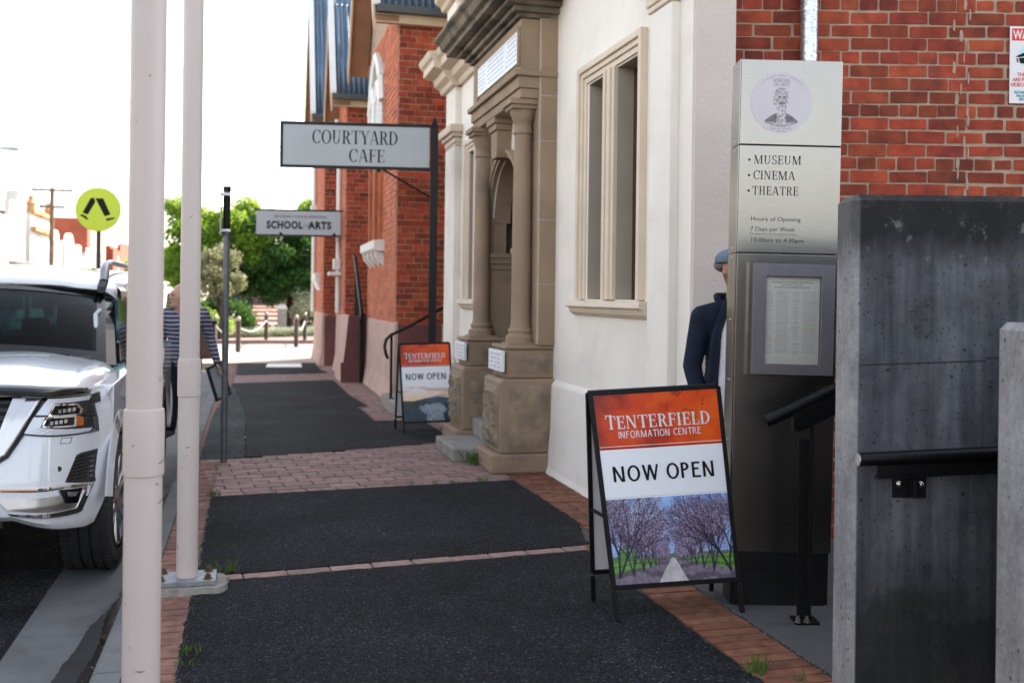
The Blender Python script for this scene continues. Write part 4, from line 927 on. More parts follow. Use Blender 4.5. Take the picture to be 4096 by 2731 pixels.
for i, ch in enumerate(s_):
    if ch != ' ':
        a = R(52 - 104 * (i + .5) / len(s_)); m_ = type_mb(ch, .0105)
        for vx, _, vz in m_.v: pass
        o2 = len(cv.v); cv.v += [(EX + .128 * math.sin(-a) + vx * math.cos(-a) + vz * math.sin(-a), -.0018, EZ + .128 * math.cos(a) + vz * math.cos(a) - vx * math.sin(-a)) for vx, _, vz in m_.v]; cv.f += [tuple(k + o2 for k in f) for f in m_.f]
obj("lettering", cv, M_GREYINK, em, world=False)
# notice case
cx0, cx1, cz0, cz1 = .078, .476, 1.138, 1.678
nf = MB(); b_ = .064
nf.box(cx0, cx0 + b_, -.045, -.001, cz0, cz1).box(cx1 - b_, cx1, -.045, -.001, cz0, cz1).box(cx0 + b_, cx1 - b_, -.045, -.001, cz1 - b_ + .004, cz1).box(cx0 + b_, cx1 - b_, -.045, -.001, cz0, cz0 + b_ - .012)
M_ANOD = mat("grey anodised frame", (.20, .185, .20), .42, .55, var=.06, scale=20)
nc = obj("notice_case", nf, M_ANOD, T, world=False, bev=.002)
obj("case_edge", MB().box(cx0 - .018, cx0 - .001, -.03, -.001, cz0 - .004, cz1 + .006), M_BRUSH, nc, world=False)
px0, px1, pz0, pz1 = cx0 + b_ - .003, cx1 - b_ + .003, cz0 + b_ - .015, cz1 - b_ + .007
pap = obj("notice_paper", MB().box(px0, px1, -.012, -.004, pz0, pz1), mat("notice paper", (.88, .87, .80), .6, var=.03, scale=4), nc, world=False)
mb = type_mb("TENTERFIELD FILM CLUB MONTHLY MOVIE PROGRAM", .01); W = 2 * max(v[0] for v in mb.v); fit(mb, W, .20); hd = place(mb, (px0 + px1) / 2, -.0126, pz1 - .035)
for s_, z, wd in (("AUGUST 2025 TO JULY 2026", pz1 - .047, .10), ("ALL MOVIES WILL BE SCREENED ON SATURDAY", pz1 - .060, .175)):
    mb = type_mb(s_, .01); W = 2 * max(v[0] for v in mb.v); fit(mb, W, wd); place(mb, (px0 + px1) / 2, -.0126, z); o2 = len(hd.v); hd.v += mb.v; hd.f += [tuple(k + o2 for k in f) for f in mb.f]
obj("lettering", hd, M_INK, pap, world=False)
rows = MB(); red = MB(); wid = px1 - px0
for r_, (zt, zb) in enumerate(((.075, .125), (.128, .180), (.183, .232), (.235, .290), (.293, .38))):
    for c_, (xa, xb) in enumerate(((.02, .19), (.22, .46), (.49, .66), (.70, .97))):
        z = pz1 - zt
        while z > max(pz1 - zb, pz0 + .02):
            x = px0 + wid * xa; L = wid * (xb - xa) * (random.uniform(.75, 1) if c_ % 2 else random.uniform(.4, .9)); off = 0 if c_ % 2 else (wid * (xb - xa) - L) / 2
            tgt = red if (c_ == 0 and r_ in (1, 4) and random.random() < .25) or (c_ % 2 and random.random() < .08) else rows
            xx = x + off
            while xx < x + off + L:
                l_ = random.uniform(.004, .012); tgt.box(xx, min(xx + l_, x + off + L), -.0125, -.0121, z - .0017, z); xx += l_ + .0022
            z -= .0068
            if c_ % 2 == 0 and random.random() < .2: z -= .006
obj("small_print", rows, mat("grey print", (.42, .42, .42), .6), pap, world=False); obj("red_print", red, mat("faded red print", (.55, .22, .18), .6), pap, world=False)
def clear_glass(name, tint=(.99, .99, .985), refl=1.4):
    m = bpy.data.materials.new(name); m.use_nodes = True; n = m.node_tree.nodes; l = m.node_tree.links
    n.remove(n["Principled BSDF"]); out = n["Material Output"]
    t_ = n.new("ShaderNodeBsdfTransparent"); t_.inputs[0].default_value = tint + (1,); g = n.new("ShaderNodeBsdfGlossy"); g.inputs["Roughness"].default_value = .02
    f = n.new("ShaderNodeFresnel"); f.inputs[0].default_value = refl; mx = n.new("ShaderNodeMixShader")
    l.new(f.outputs[0], mx.inputs[0]); l.new(t_.outputs[0], mx.inputs[1]); l.new(g.outputs[0], mx.inputs[2]); l.new(mx.outputs[0], out.inputs[0]); return m
obj("case_glass", MB().box(px0, px1, -.036, -.034, pz0 - .002, pz1 + .002), clear_glass("clear glazing"), nc, world=False)
gl = obj("glass_edge", MB().box(px1 - .016, px1 - .0035, -.0118, -.0116, pz0 + .01, pz1), M_PALEBLUE, nc, world=False)

# ---------------------------------------------------------------- folding pavement signs
PW, PH = 230, 344
def base_poster(seed):
    im = np.zeros((PH, PW, 3)); y, x = np.mgrid[0:PH, 0:PW]; v, u = y / PH, x / PW
    N = vnoise(PH, PW, 50, seed); N2 = vnoise(PH, PW, 22, seed + 1)
    br = np.clip(.25 + 1.0 * (1 - np.abs(v - .12) * 4.2) * .5 + (N - .5) * 1.6 + (u - .45) * .5, 0, 1)[..., None]
    A, Bc, C = np.array(srgb(128, 34, 14)), np.array(srgb(206, 62, 14)), np.array(srgb(232, 92, 22))
    org = np.where(br < .5, A + (Bc - A) * br * 2, Bc + (C - Bc) * (br - .5) * 2)
    org *= (1 - .45 * np.clip((np.abs(N2 - .5) < .03) * (np.abs(u - .72) < .16) * (v < .15), 0, 1))[..., None]
    im[:] = np.array(srgb(238, 238, 240)); k = v < .292; im[k] = org[k]
    im[(v > .275) & (v < .279)] = srgb(240, 225, 215); im[(v > .284) & (v < .288)] = srgb(150, 40, 35)
    return im
def orchard():
    S = 2; W, H = PW * S, int(PH * .447) * S; y, x = np.mgrid[0:H, 0:W]; v, u = y / H, x / W
    hz, cx = .715, .49; N = vnoise(H, W, 90, 5); N2 = vnoise(H, W, 10, 6); N4 = vnoise(H, W, 26, 16)
    sk = np.clip(.25 + 1.1 * (N - .3), 0, 1)[..., None]; im = np.array(srgb(92, 146, 222)) * (1 - sk) + np.array(srgb(206, 222, 244)) * sk
    g = v > hz; im[g] = (np.array(srgb(126, 114, 128)) * (.55 + .9 * N2[..., None]))[g]
    lawn = g & (v < hz + .03 + .30 * np.abs(u - cx) + .03 * (N4 - .5)) & (np.abs(u - cx) > .07 + (v - hz) * 1.25); im[lawn] = (np.array(srgb(112, 166, 74)) * (.55 + .8 * N4[..., None]))[lawn]
    sh = g & (np.sin((v - hz) * 190 / (1 + (v - hz) * 7) + N * 9 + u * 6) > .35); im[sh] *= .58
    hw = .010 + (v - hz) * .40; path = g & (np.abs(u - cx + (v - hz) * .05) < hw * (1 + .12 * (N2 - .5))); im[path] = (np.array(srgb(206, 200, 200)) * (.62 + .6 * N4[..., None]))[path]
    far = (np.abs(v - hz + .018) < .022 * (.6 + N2)); im[far] = (np.array(srgb(92, 116, 84)) * (.6 + .8 * N2[..., None]))[far]
    k = ((u - .13) / .075) ** 2 + ((v - .63) / .10) ** 2 + 1.2 * (N2 - .5) < 1; im[k] = (np.array(srgb(66, 136, 44)) * (.45 + 1.1 * N2[..., None]))[k]
    rr = random.Random(4)
    def dot(px, py, r_, col, al=1.):
        x0, x1, y0, y1 = int(px - r_), int(px + r_ + 1), int(py - r_), int(py + r_ + 1)
        if x1 < 1 or y1 < 1 or x0 >= W or y0 >= H: return
        x0, y0 = max(0, x0), max(0, y0); s_ = (slice(y0, max(y1, y0 + 1)), slice(x0, max(x1, x0 + 1))); im[s_] = im[s_] * (1 - al) + np.array(col) * al
    PAL = [srgb(*q) for q in ((198, 180, 208), (166, 138, 176), (132, 122, 172), (112, 98, 134), (228, 218, 236), (152, 100, 132), (96, 84, 116))]
    def limb(px, py, ang, L, wd, dep, col, al, d_, sd=0):
        n_ = max(2, int(L / max(.9, wd * .5))); x0_ = px
        for i in range(n_):
            px += math.cos(ang) * L / n_; py -= math.sin(ang) * L / n_; ang += rr.gauss(0, .035)
            if sd and (px / W - cx) * sd < .016 + .014 * math.sin(py * .11 + sd): return
            dot(px, py, wd / 2, col, al if wd > 1.2 else al * .6)
            if dep < 4 and rr.random() < .22: dot(px + rr.gauss(0, 5 / d_ + 2), py + rr.gauss(0, 5 / d_ + 2), rr.uniform(.4, 1.3), np.array(rr.choice(PAL)) * rr.uniform(.6, 1.05), .75)
        if dep > 0:
            ks = (-1, 1) if rr.random() < .6 or dep < 3 else (-1, .1, 1)
            for s in ks: limb(px, py, ang + s * rr.uniform(.13, .42), L * rr.uniform(.7, .92), max(.7, wd * .62), dep - 1, col, al, d_, sd)
    for d_ in (8, 6.4, 5.2, 4.2, 3.4, 2.7, 2.1, 1.6, 1.2):
        for s in (-1, 1):
            bx = (cx + s * .40 / d_) * W; by = (hz + .23 / d_) * H; hgt = .80 * H / d_
            for _ in range(int(1500 / d_ ** .7)):
                a, q = rr.uniform(0, 6.28), rr.random() ** .6; px, py = bx + math.cos(a) * q * .40 * W / d_ + s * .04 * W / d_, by - hgt * .80 - math.sin(a) * q * hgt * .55
                if (px / W - cx) * s > .022 + .012 * math.sin(py * .09) + .02 * rr.random(): dot(px, py, rr.uniform(.4, 1.5), np.array(rr.choice(PAL)) * rr.uniform(.5, .95), .42)
            col = np.array(srgb(58, 50, 66)) * (1 if d_ < 3 else 1.7)
            for o in (-.25, .0, .25): limb(bx, by, R(90 - s * 3) + o * .9, hgt * .30, max(1.0, 5.6 / d_), 6 if d_ < 3 else 4, col, .8, d_, s)
            limb(bx, by + 2, R(90), hgt * .12, max(1.3, 8 / d_), 0, col, .95, d_)
    for px0_, s in ((.97, 1), (.035, -1)):
        for o in (0, .3 * s): limb(px0_ * W, .93 * H, R(90 + s * 9) + o, .25 * H, 6.5, 6, np.array(srgb(44, 40, 54)), .9, 1.)
    return np.clip(im.reshape(H // S, S, W // S, S, 3).mean((1, 3)), 0, 1)
def mountain():
    H, W = int(PH * .447), PW; y, x = np.mgrid[0:H, 0:W]; v, u = y / H, x / W; N = vnoise(H, W, 40, 9); N2 = vnoise(H, W, 12, 10); N3 = vnoise(H, W // 4 + 2, 16, 12)[y, x // 4]
    im = np.zeros((H, W, 3)); t = np.clip(v / .34, 0, 1)[..., None]; im[:] = np.array(srgb(236, 238, 242)) * (1 - t) + np.array(srgb(246, 214, 178)) * t
    c = np.clip((N3 - .45) * 4, 0, 1)[..., None] * (v < .36)[..., None]; im = im * (1 - .7 * c) + np.array(srgb(202, 150, 120)) * .7 * c
    r1 = v > .36 + .05 * np.sin(u * 5 + 1) + .05 * (N - .5); im[r1] = (np.array(srgb(66, 84, 104)) * (.75 + .5 * N2[..., None]))[r1]
    r2 = v > .47 + .06 * np.sin(u * 4 + 3.6) + .1 * (N - .5); im[r2] = (np.array(srgb(58, 66, 62)) * (.6 + .7 * N2[..., None]))[r2]
    r3 = v > .62 + .2 * (N - .5); im[r3] = (np.array(srgb(40, 62, 74)) * (.5 + 1. * N2[..., None]))[r3]
    rk = (((u - .62) / .28) ** 2 + ((v - .66) / .17) ** 2 + 1.2 * (N2 - .5) < 1) | ((np.abs(u - .6 - .1 * N) < .17) & (v > .66)); im[rk] = (np.array(srgb(146, 156, 168)) * (.35 + 1.1 * vnoise(H, W, 9, 14)[..., None]))[rk]
    return im
def pavement_sign(name, label, TL, TR, BL, BR, FL, FR, KL, KR, photo, fine):
    t = thing(name, label, "sign board", ((FL[0] + FR[0]) / 2, (FL[1] + KL[1]) / 2, 0), group="folding pavement signs")
    TL, TR, BL, BR, FL, FR, KL, KR = [Vector(q) for q in (TL, TR, BL, BR, FL, FR, KL, KR)]
    nrm = (BR - BL).cross(TL - BL).normalized()      # faces the viewer (-Y)
    if nrm.y > 0: nrm = -nrm
    w_ = .0105
    back = Vector((0, .035, 0)); KTL, KTR = TL + back, TR + back
    fm = MB()
    for a, b in ((TL, BL), (TR, BR), (TL, TR), (BL, BR)): fm.bar(a, b, w_, w_ * .8, nrm)
    obj("front_frame", fm, M_BLACKM, t, bev=.002)
    lb = lambda s: s
    for a, b in ((BL, FL), (BR, FR)): obj("leg", MB().bar(a + (a - b).normalized() * -.012, b, .011, .009, nrm), M_BLACKM, t, bev=.002)
    kb = lambda top, foot, s: top + (foot - top) * s
    n2 = (KTR - KTL).cross(KL - KTL).normalized(); fm = MB()
    for a, b in ((KTL, kb(KTL, KL, .86)), (KTR, kb(KTR, KR, .86)), (KTL, KTR), (kb(KTL, KL, .86), kb(KTR, KR, .86))): fm.bar(a, b, w_, w_ * .8, n2)
    obj("rear_frame", fm, M_BLACKM, t, bev=.002)
    for a, b in ((KTL, KL), (KTR, KR)): obj("leg", MB().bar(kb(a, b, .875), b, .011, .009, n2), M_BLACKM, t, bev=.002)
    obj("rear_panel", MB().add([KTL + n2 * .003, KTR + n2 * .003, kb(KTR, KR, .86) + n2 * .003, kb(KTL, KL, .86) + n2 * .003], [(0, 1, 2, 3)]), M_SWHITE, t, solid=.003)
    for a, b, c, d_ in ((TL, FL, KTL, KL), (TR, FR, KTR, KR)): obj("stay", MB().bar(kb(a, b, .55), kb(c, d_, .55), .009, .004, (0, 0, 1)), M_BLACKM, t)
    # poster plate and print
    i0 = .016; ex = (BR - BL) / .64; ez = (TL - BL) / .92
    M = Matrix((( ex.x, -nrm.x, ez.x, 0), (ex.y, -nrm.y, ez.y, 0), (ex.z, -nrm.z, ez.z, 0), (0, 0, 0, 1))); M.translation = BL + ex * .012 + ez * .012 + nrm * .004
    wd, ht = .616, .896
    q00, q10, q01, q11 = BL + ex * .012 + ez * .012, BR - ex * .012 + ez * .012, TL + ex * .012 - ez * .012, TR - ex * .012 - ez * .012
    def bil(v): u_, w2 = v[0] / wd, v[2] / ht; return (q00 * (1 - u_) + q10 * u_) * (1 - w2) + (q01 * (1 - u_) + q11 * u_) * w2 + nrm * (.004 - v[1])
    def warp(mb): mb.v = [tuple(bil(v)) for v in mb.v]; return mb
    # follow the small change of width between top and bottom
    obj("poster_board", warp(MB().box(0, wd, .001, .004, 0, ht)), M_SWHITE, t)
    ps = raster("poster", photo, wd, ht, M_PRINT, t, bil)
    def put_text(mb, fx, fz, y=-.0012, m=M_INK, nm="lettering"): place(mb, fx, y, fz); obj(nm, warp(mb), m, ps)
    mb, W = letters("TENTERFIELD", .062, .07, .175, .062, .07, 'C'); fit(mb, W, .525)
    mb.v = [(a, b, c * (1.0 if a > -.222 else 1.12)) for a, b, c in mb.v]; put_text(mb, wd * .5, ht * .815, m=M_SWHITE)
    mb, W = letters("INFORMATION CENTRE", .033, .10, .16, .12, 0, 'C'); fit(mb, W, .415); put_text(mb, wd * .5, ht * .765, m=M_SWHITE)
    mb, W = letters("NOW OPEN", .074, .10, .175, .125, 0, 'C'); fit(mb, W, .515); put_text(mb, wd * .5, ht * .535)
    return t
im = base_poster(3); oc = orchard(); im[PH - oc.shape[0]:] = oc; im[PH - oc.shape[0] - 2:PH - oc.shape[0]] = srgb(245, 245, 248)
for xx in range(0, PW, 4): im[PH - oc.shape[0] - 3, xx:xx + 2] = srgb(120, 110, 140)
pavement_sign("pavement_sign", "black framed folding sign with blossom avenue poster reading now open", (1.571, 4.49, 1.046), (2.236, 4.49, 1.074), (1.656, 4.365, .152), (2.293, 4.365, .154),
    (1.668, 4.338, .0045), (2.302, 4.335, .003), (1.662, 4.664, .0045), (2.312, 4.69, .003), im, True)
im = base_poster(8); oc = mountain(); im[PH - oc.shape[0]:] = oc
pavement_sign("pavement_sign", "far folding sign with rocky mountain poster beside the stone porch", (1.600, 10.98, .965), (2.166, 10.98, .980), (1.625, 10.76, .122), (2.18, 10.76, .135),
    (1.632, 10.70, .0045), (2.19, 10.70, .002), (1.60, 11.2, .0045), (2.18, 11.2, .002), im, False)

# ---------------------------------------------------------------- hanging signs
t = thing("cafe_sign", "silver hanging cafe sign in black frame on a pointed black post", "sign", (2.16, 12.05, 0), R(-9.8))
obj("post", MB().box(-.048, .048, -.048, .048, 0, 3.56).hexa([(-.048, -.048, 3.5605), (.048, -.048, 3.5605), (.048, .048, 3.5605), (-.048, .048, 3.5605)], [(-.004, -.004, 3.70), (.004, -.004, 3.70), (.004, .004, 3.70), (-.004, .004, 3.70)]), M_BLACK, t, world=False, bev=.004)
fx0, fx1, fz0, fz1 = -1.86, -.049, 3.035, 3.595
obj("frame", MB().box(fx0, fx1, -.02, .02, fz0, fz0 + .035).box(fx0, fx1, -.02, .02, fz1 - .035, fz1).box(fx0, fx0 + .035, -.02, .02, fz0 + .036, fz1 - .036), M_BLACK, t, world=False, bev=.003)
M_SIGNM = mat("satin sign sheet", (.22, .228, .236), .33, .75, var=.05, scale=2)
obj("panel", MB().box(fx0 + .02, fx1 - .01, -.006, .006, fz0 + .02, fz1 - .02), M_SIGNM, t, world=False)
mb, W = letters("COURTYARD", .165, .06, .16, .045, .06, 'C'); fit(mb, W, 1.04); obj("lettering", place(mb, -.955, -.0075, fz0 + .30), M_INK, t, world=False)
mb, W = letters("CAFE", .155, .08, .16, .045, .06, 'C'); fit(mb, W, .435); obj("lettering", place(mb, -.815, -.0075, fz0 + .085), M_INK, t, world=False)
obj("brace", MB().tube([(-.62, 0, fz0), (-.03, 0, fz0 - .33)], .012, 8).tube([(-.68, 0, fz0 - .03), (-.68, 0, fz0)], .03, 8), M_BLACK, t, world=False, smooth=True)
t = thing("arts_sign", "small white hanging school of arts sign on a brick hall bracket", "sign", (1.70, 19.15, 0), R(-9.8))
obj("panel", MB().box(-1.63, -.05, -.015, .015, 2.63, 3.08), mat("pale sign enamel", (.29, .30, .32), .35, .3, var=.06, scale=2), t, world=False, bev=.004)
obj("bracket", MB().box(-1.65, .02, -.02, .02, 3.081, 3.11).box(-1.63, -.05, -.018, .018, 2.60, 2.629).box(-1.2, -1.14, -.02, .02, 2.63, 2.67).box(-.2, -.14, -.02, .02, 2.63, 2.67), M_BLACK, t, world=False)
mb = type_mb("SCHOOL", .19, 'CENTER', .009, 1.12); W = 2 * max(v[0] for v in mb.v); fit(mb, W, .68); obj("lettering", place(mb, -1.10, -.017, 2.75), M_INK, t, world=False)
mb = type_mb("ARTS", .19, 'CENTER', .009, 1.12); W = 2 * max(v[0] for v in mb.v); fit(mb, W, .43); obj("lettering", place(mb, -.44, -.017, 2.75), M_INK, t, world=False)
mb = type_mb("of", .13, 'CENTER', 0, 1, .4); obj("lettering", place(mb, -.71, -.017, 2.77), M_GREYINK, t, world=False)
mb = type_mb("SIR HENRY PARKES MEMORIAL", .07, 'CENTER', .002); W = 2 * max(v[0] for v in mb.v); fit(mb, W, 1.0); obj("lettering", place(mb, -.8, -.017, 2.95), M_GREYINK, t, world=False)

# ---------------------------------------------------------------- kerbside poles
def sleeve_pole(label, x, y, plate, z0):
    t = thing("sleeved_pole", label, "pole", (x, y, z0), group="off white sleeved steel poles")
    sc = MB(); rs = random.Random(int(y * 100))
    for _ in range(17):
        a, z, L = rs.uniform(-3.0, .4), rs.uniform(.1, .95) if rs.random() < .75 else rs.uniform(.95, 2.2), rs.choice([rs.uniform(.004, .012), rs.uniform(.004, .012), rs.uniform(.015, .04)]); sl = rs.choice([rs.uniform(-2, 2), rs.uniform(-.4, .4)]); wq = rs.uniform(.0008, .0028); rr_ = .0529 if z < .93 else .0576 if z < 1.13 else .0499
        k = 6
        for i in range(k):
            t0, t1 = i / k, (i + 1) / k; q_ = lambda t, d_: (rr_ * math.cos(a + t * L / .053), rr_ * math.sin(a + t * L / .053), z + t * L * sl + d_ * wq * math.sin(math.pi * min(.95, max(.05, t))) + .001 * math.sin(t * 9 + a * 7))
            sc.add([q_(t0, -1), q_(t1, -1), q_(t1, 1), q_(t0, 1)], [(0, 1, 2, 3)])
    tb = MB().tube([(0, 0, .02), (0, 0, .955)], .0525, 32).tube([(0, 0, 1.12), (0, 0, 7.5)], .0495, 32); nf_ = len(tb.f); o2 = len(tb.v); tb.v += sc.v; tb.f += [tuple(i + o2 for i in f) for f in sc.f]
    to = obj("tube", tb, M_POLE, t, world=False, smooth=True); to.data.materials.append(mat("dark scuffs", (.17, .13, .11), .8, var=.4, scale=60))
    for pl_ in to.data.polygons[nf_:]: pl_.material_index = 1
    obj("sleeve", MB().lathe([(.053, .945), (.0565, .947), (.057, .955), (.057, 1.115), (.055, 1.135), (.0497, 1.137)], 0, 0, 32), M_POLE, t, world=False, smooth=True)
    obj("ball_top", MB().ball((0, 0, 7.55), .06, .06, .06, 8), M_POLE, t, world=False, smooth=True)
    bp = obj("base_plate", MB().box(-.165, .145, -.11, .10, .005, .03), mat("dull galvanised plate", (.23, .24, .245), .55, .35, var=.25, scale=18), t, world=False, bev=.003)
    for a, b in ((-.12, -.075), (-.12, .07), (.105, -.075), (.105, .07)):
        obj("bolt", MB().lathe([(.024, .0305), (.024, .034), (.015, .0345), (.015, .05), (.009, .0505), (.009, .058), (.001, .059)], a, b, 6), mat("rusty bolt", (.13, .085, .055), .75, .5, var=.4, scale=60), bp, world=False)
    return t
sleeve_pole("nearest thick off white pole with scuffed lower tube at the kerb", -.292, 3.045, True, .03)
sleeve_pole("second off white sleeved pole bolted to a steel plate on the bricks", -.296, 5.33, True, .03)
pad = MB(); q = ragged([(-.46 + 0, 5.17), (-.13, 5.17), (-.095, 5.22), (-.09, 5.40), (-.14, 5.46), (-.46, 5.46)], .03, .008)
pad.hexa([(x, y, -.02) for x, y in q], [(x * .97 - .008, 5.32 + (y - 5.32) * .93, .034) for x, y in q]); struct(obj("mortar_pad", pad, mat("rough mortar pad", (.24, .22, .19), .95, var=.25, scale=20, bump=.8, bscale=60)))
q = [(x, y - 2.285) for x, y in q]; struct(obj("mortar_pad", MB().hexa([(x, y, -.02) for x, y in q], [(x * .97 - .008, 3.035 + (y - 3.035) * .93, .034) for x, y in q]), mat("rough mortar pad", (.24, .22, .19))))
t = thing("sign_post", "thin grey steel post with an edge-on parking plate at its top", "post", (-.21, 9.2, .0))
obj("tube", MB().tube([(0, 0, 0), (0, 0, 2.42)], .028, 20), M_GREYP, t, world=False, smooth=True)
obj("cap", MB().tube([(0, 0, 2.405), (0, 0, 2.45)], .034, 20), M_BLACKM, t, world=False)
obj("plate", MB().box(-.052, -.049, -.15, .15, 2.02, 2.40), M_SWHITE, t, world=False); obj("plate_back", MB().tube([(0, 0, 2.045), (0, 0, 2.39)], .031, 16), M_BLACKM, t, world=False)
for z in (2.37, 2.05): obj("clamp", MB().box(-.05, .033, -.033, .033, z, z + .022), M_STEEL, t, world=False)
t = thing("crossing_sign", "round yellow green pedestrian crossing sign with black walking legs", "sign", (-2.083, 15.02, -.15), R(-8))
M_FLUO = mat("yellow green sign face", (.60, .72, .03), .45, var=.03, scale=2)
obj("disc", MB().tube([(0, -.004, 2.81), (0, 0, 2.81)], .305, 48), M_FLUO, t, world=False)
obj("rim", MB().tube([(0, -.0002, 2.81), (0, .012, 2.81)], .309, 48), mat("olive rim", (.28, .36, .015), .5), t, world=False)
sy = MB(); kk = .305 / 200.
for poly in ([(840, 440), (868, 440), (880, 478), (815, 595), (768, 578)], [(880, 443), (950, 443), (1016, 590), (965, 608)], [(752, 592), (772, 597), (796, 606), (825, 640), (802, 640), (776, 618), (752, 608)], [(975, 630), (1010, 622), (1055, 615), (1048, 630), (1004, 645), (980, 648)]):
    sy.prism([((a - 905) * kk, 2.81 - (b - 546) * kk) for a, b in poly], 'y', -.0062, -.0045)
obj("walking_legs", sy, M_INK, t, world=False)
obj("pole", MB().tube([(0, .04, 0), (0, .04, 2.95)], .03, 16), mat("dark pole", (.05, .055, .07), .5, .3), t, world=False, smooth=True)
for z in (2.62, 3.0): obj("clamp", MB().box(-.05, .05, .01, .075, z, z + .02), M_STEEL, t, world=False)

# ---------------------------------------------------------------- parked white four wheel drive, nose towards the viewer
CAR = thing("parked_car", "large white four wheel drive parked nose first beside the near pole", "car", (-1.8, 5.45, -.15))
M_PAINT = mat("white car paint", (.70, .71, .73), .22, var=.015, coat=1.)
M_CHROME = mat("chrome", (.80, .80, .80), .07, 1., var=.02)
M_SATIN = mat("satin chrome", (.60, .59, .58), .36, 1., var=.02)
M_GBLK = mat("gloss black trim", (.004, .004, .005), .12, var=.1, spec=.2)
M_TRIMB = mat("black plastic", (.014, .014, .015), .55, var=.2, scale=30)
M_TYRE = mat("tyre rubber", (.018, .018, .018), .75, var=.25, scale=12, bump=.3, bscale=60)
M_INT = mat("car interior", (.008, .009, .010), .7, var=.2, scale=9)
M_INTP = mat("pale pillar trim", (.42, .47, .50), .6)
M_LAMP = mat("lamp reflector", (.55, .57, .60), .12, .8, var=.1, scale=40)
M_DRL = mat("frosted light guide", (.62, .64, .68), .3, .2, var=.05)
M_AMBER = mat("amber lens", (.45, .12, .015), .2, var=.2)
M_CGLASS = clear_glass("tinted car glass", (.16, .25, .27), 1.13)
M_SGLASS = mat("dark side glass", (.02, .016, .014), .05, var=.1, spec=.12)
def prof(z):
    Pp = [(.22, .14), (.30, .07), (.40, .02), (.55, 0), (.70, .02), (.85, .05), (1.0, .09), (1.12, .15)]
    if z <= Pp[0][0]: return Pp[0][1]
    for (a, b), (c, d_) in zip(Pp, Pp[1:]):
        if z <= c: return b + (d_ - b) * (z - a) / (c - a)
    return Pp[-1][1]
def sf(x, z):
    a = abs(x); b = min(a, .98); return .08 * (b / .98) ** 2 + .42 * (max(0, b - .70) / .28) ** 2.5 + prof(z) + max(0, a - .98) * 2.6
def cobj(name, mb, m, parent=None, **k): return obj(name, mb, m, parent or CAR, world=False, **k)
def grid(fn, us, vs_):
    mb = MB(); pts = [fn(u, v) for u in us for v in vs_]; n_ = len(vs_)
    return mb.add(pts, [(i * n_ + j, (i + 1) * n_ + j, (i + 1) * n_ + j + 1, i * n_ + j + 1) for i in range(len(us) - 1) for j in range(n_ - 1)])
def patch(poly, off, side=1, cuts=7):
    bm = bmesh.new(); vv = [bm.verts.new((x, 0, z)) for x, z in poly]; bm.faces.new(vv)
    bmesh.ops.triangulate(bm, faces=bm.faces[:]); bmesh.ops.subdivide_edges(bm, edges=bm.edges[:], cuts=cuts, use_grid_fill=True)
    bm.verts.index_update(); mb = MB()
    mb.add([(side * min(v.co.x, 1.0), sf(min(v.co.x, .992), v.co.z) - off, v.co.z) for v in bm.verts], [tuple(v.index for v in f.verts) for f in bm.faces]); bm.free(); return mb
xs = sorted({*np.linspace(-.9, .9, 51), *np.linspace(.9, .99, 12), *np.linspace(-.99, -.9, 12)})
zb = lambda x: .368 + .12 * min(1, max(0, (.95 - abs(x)) / .30))
def fasc(x, t):
    z = zb(x) + (1.115 - zb(x)) * t
    xe = np.interp(z, [.37, .475, .68, .86, 1.0, 1.115], [.970, 1.012, 1.036, 1.045, 1.03, .992]) / .99; a = abs(x)
    if a > .9: x = math.copysign(.9 + (a - .9) * (xe * .99 - .9) / .09, x)
    return (x, sf(x, z) + (.03 if t == 0 else 0), z)
body = grid(fasc, xs, list(np.linspace(0, 1, 26)))
# lower lip turned under
lip = grid(lambda x, t: (x, sf(x, zb(x)) + .03 + t * .18, zb(x) - .005 - .02 * t), xs, [0, 1]); o2 = len(body.v); body.v += lip.v; body.f += [tuple(i + o2 for i in f) for f in lip.f]
# sides with wheel arches
def side_poly(sgn):
    pts = [(.74, 1.115), (.72, .9), (.66, .62)]
    arc_ = lambda c: [(c + .47 * math.cos(a), .40 + .47 * math.sin(a)) for a in np.linspace(math.pi, 0, 15)]
    pts += [p for p in arc_(1.0) if p[1] > .37 and not (p[0] < .75 and p[1] < .72)] + [(1.5, .36), (3.6, .36)] + [p for p in arc_(4.08)] + [(5.0, .45), (5.1, .8), (5.05, 1.16), (3.2, 1.165), (1.55, 1.14)]
    x0, x1 = sorted((sgn * .90, sgn * 1.04)); return MB().prism(pts, 'x', x0, x1)
bo = cobj("body", body, M_PAINT, smooth=True)
for s_ in (-1, 1):
    cobj("body_side", side_poly(s_), M_PAINT, bo, bev=.015, seg=3)
    for c in (1.0, 4.08):
        fl = MB()
        an = list(np.linspace(math.pi * .93, 0, 21))
        for a, b in zip(an, an[1:]):
            q = lambda a_, r_: (c + r_ * math.cos(a_), .40 + r_ * math.sin(a_))
            fl.hexa([(s_ * 1.03, *q(a, .455)), (s_ * 1.03, *q(b, .455)), (s_ * 1.03, *q(b, .53)), (s_ * 1.03, *q(a, .53))], [(s_ * 1.062, *q(a, .455)), (s_ * 1.062, *q(b, .455)), (s_ * 1.042, *q(b, .54)), (s_ * 1.042, *q(a, .54))])
        cobj("wheel_arch", fl, M_PAINT, bo, smooth='weld')
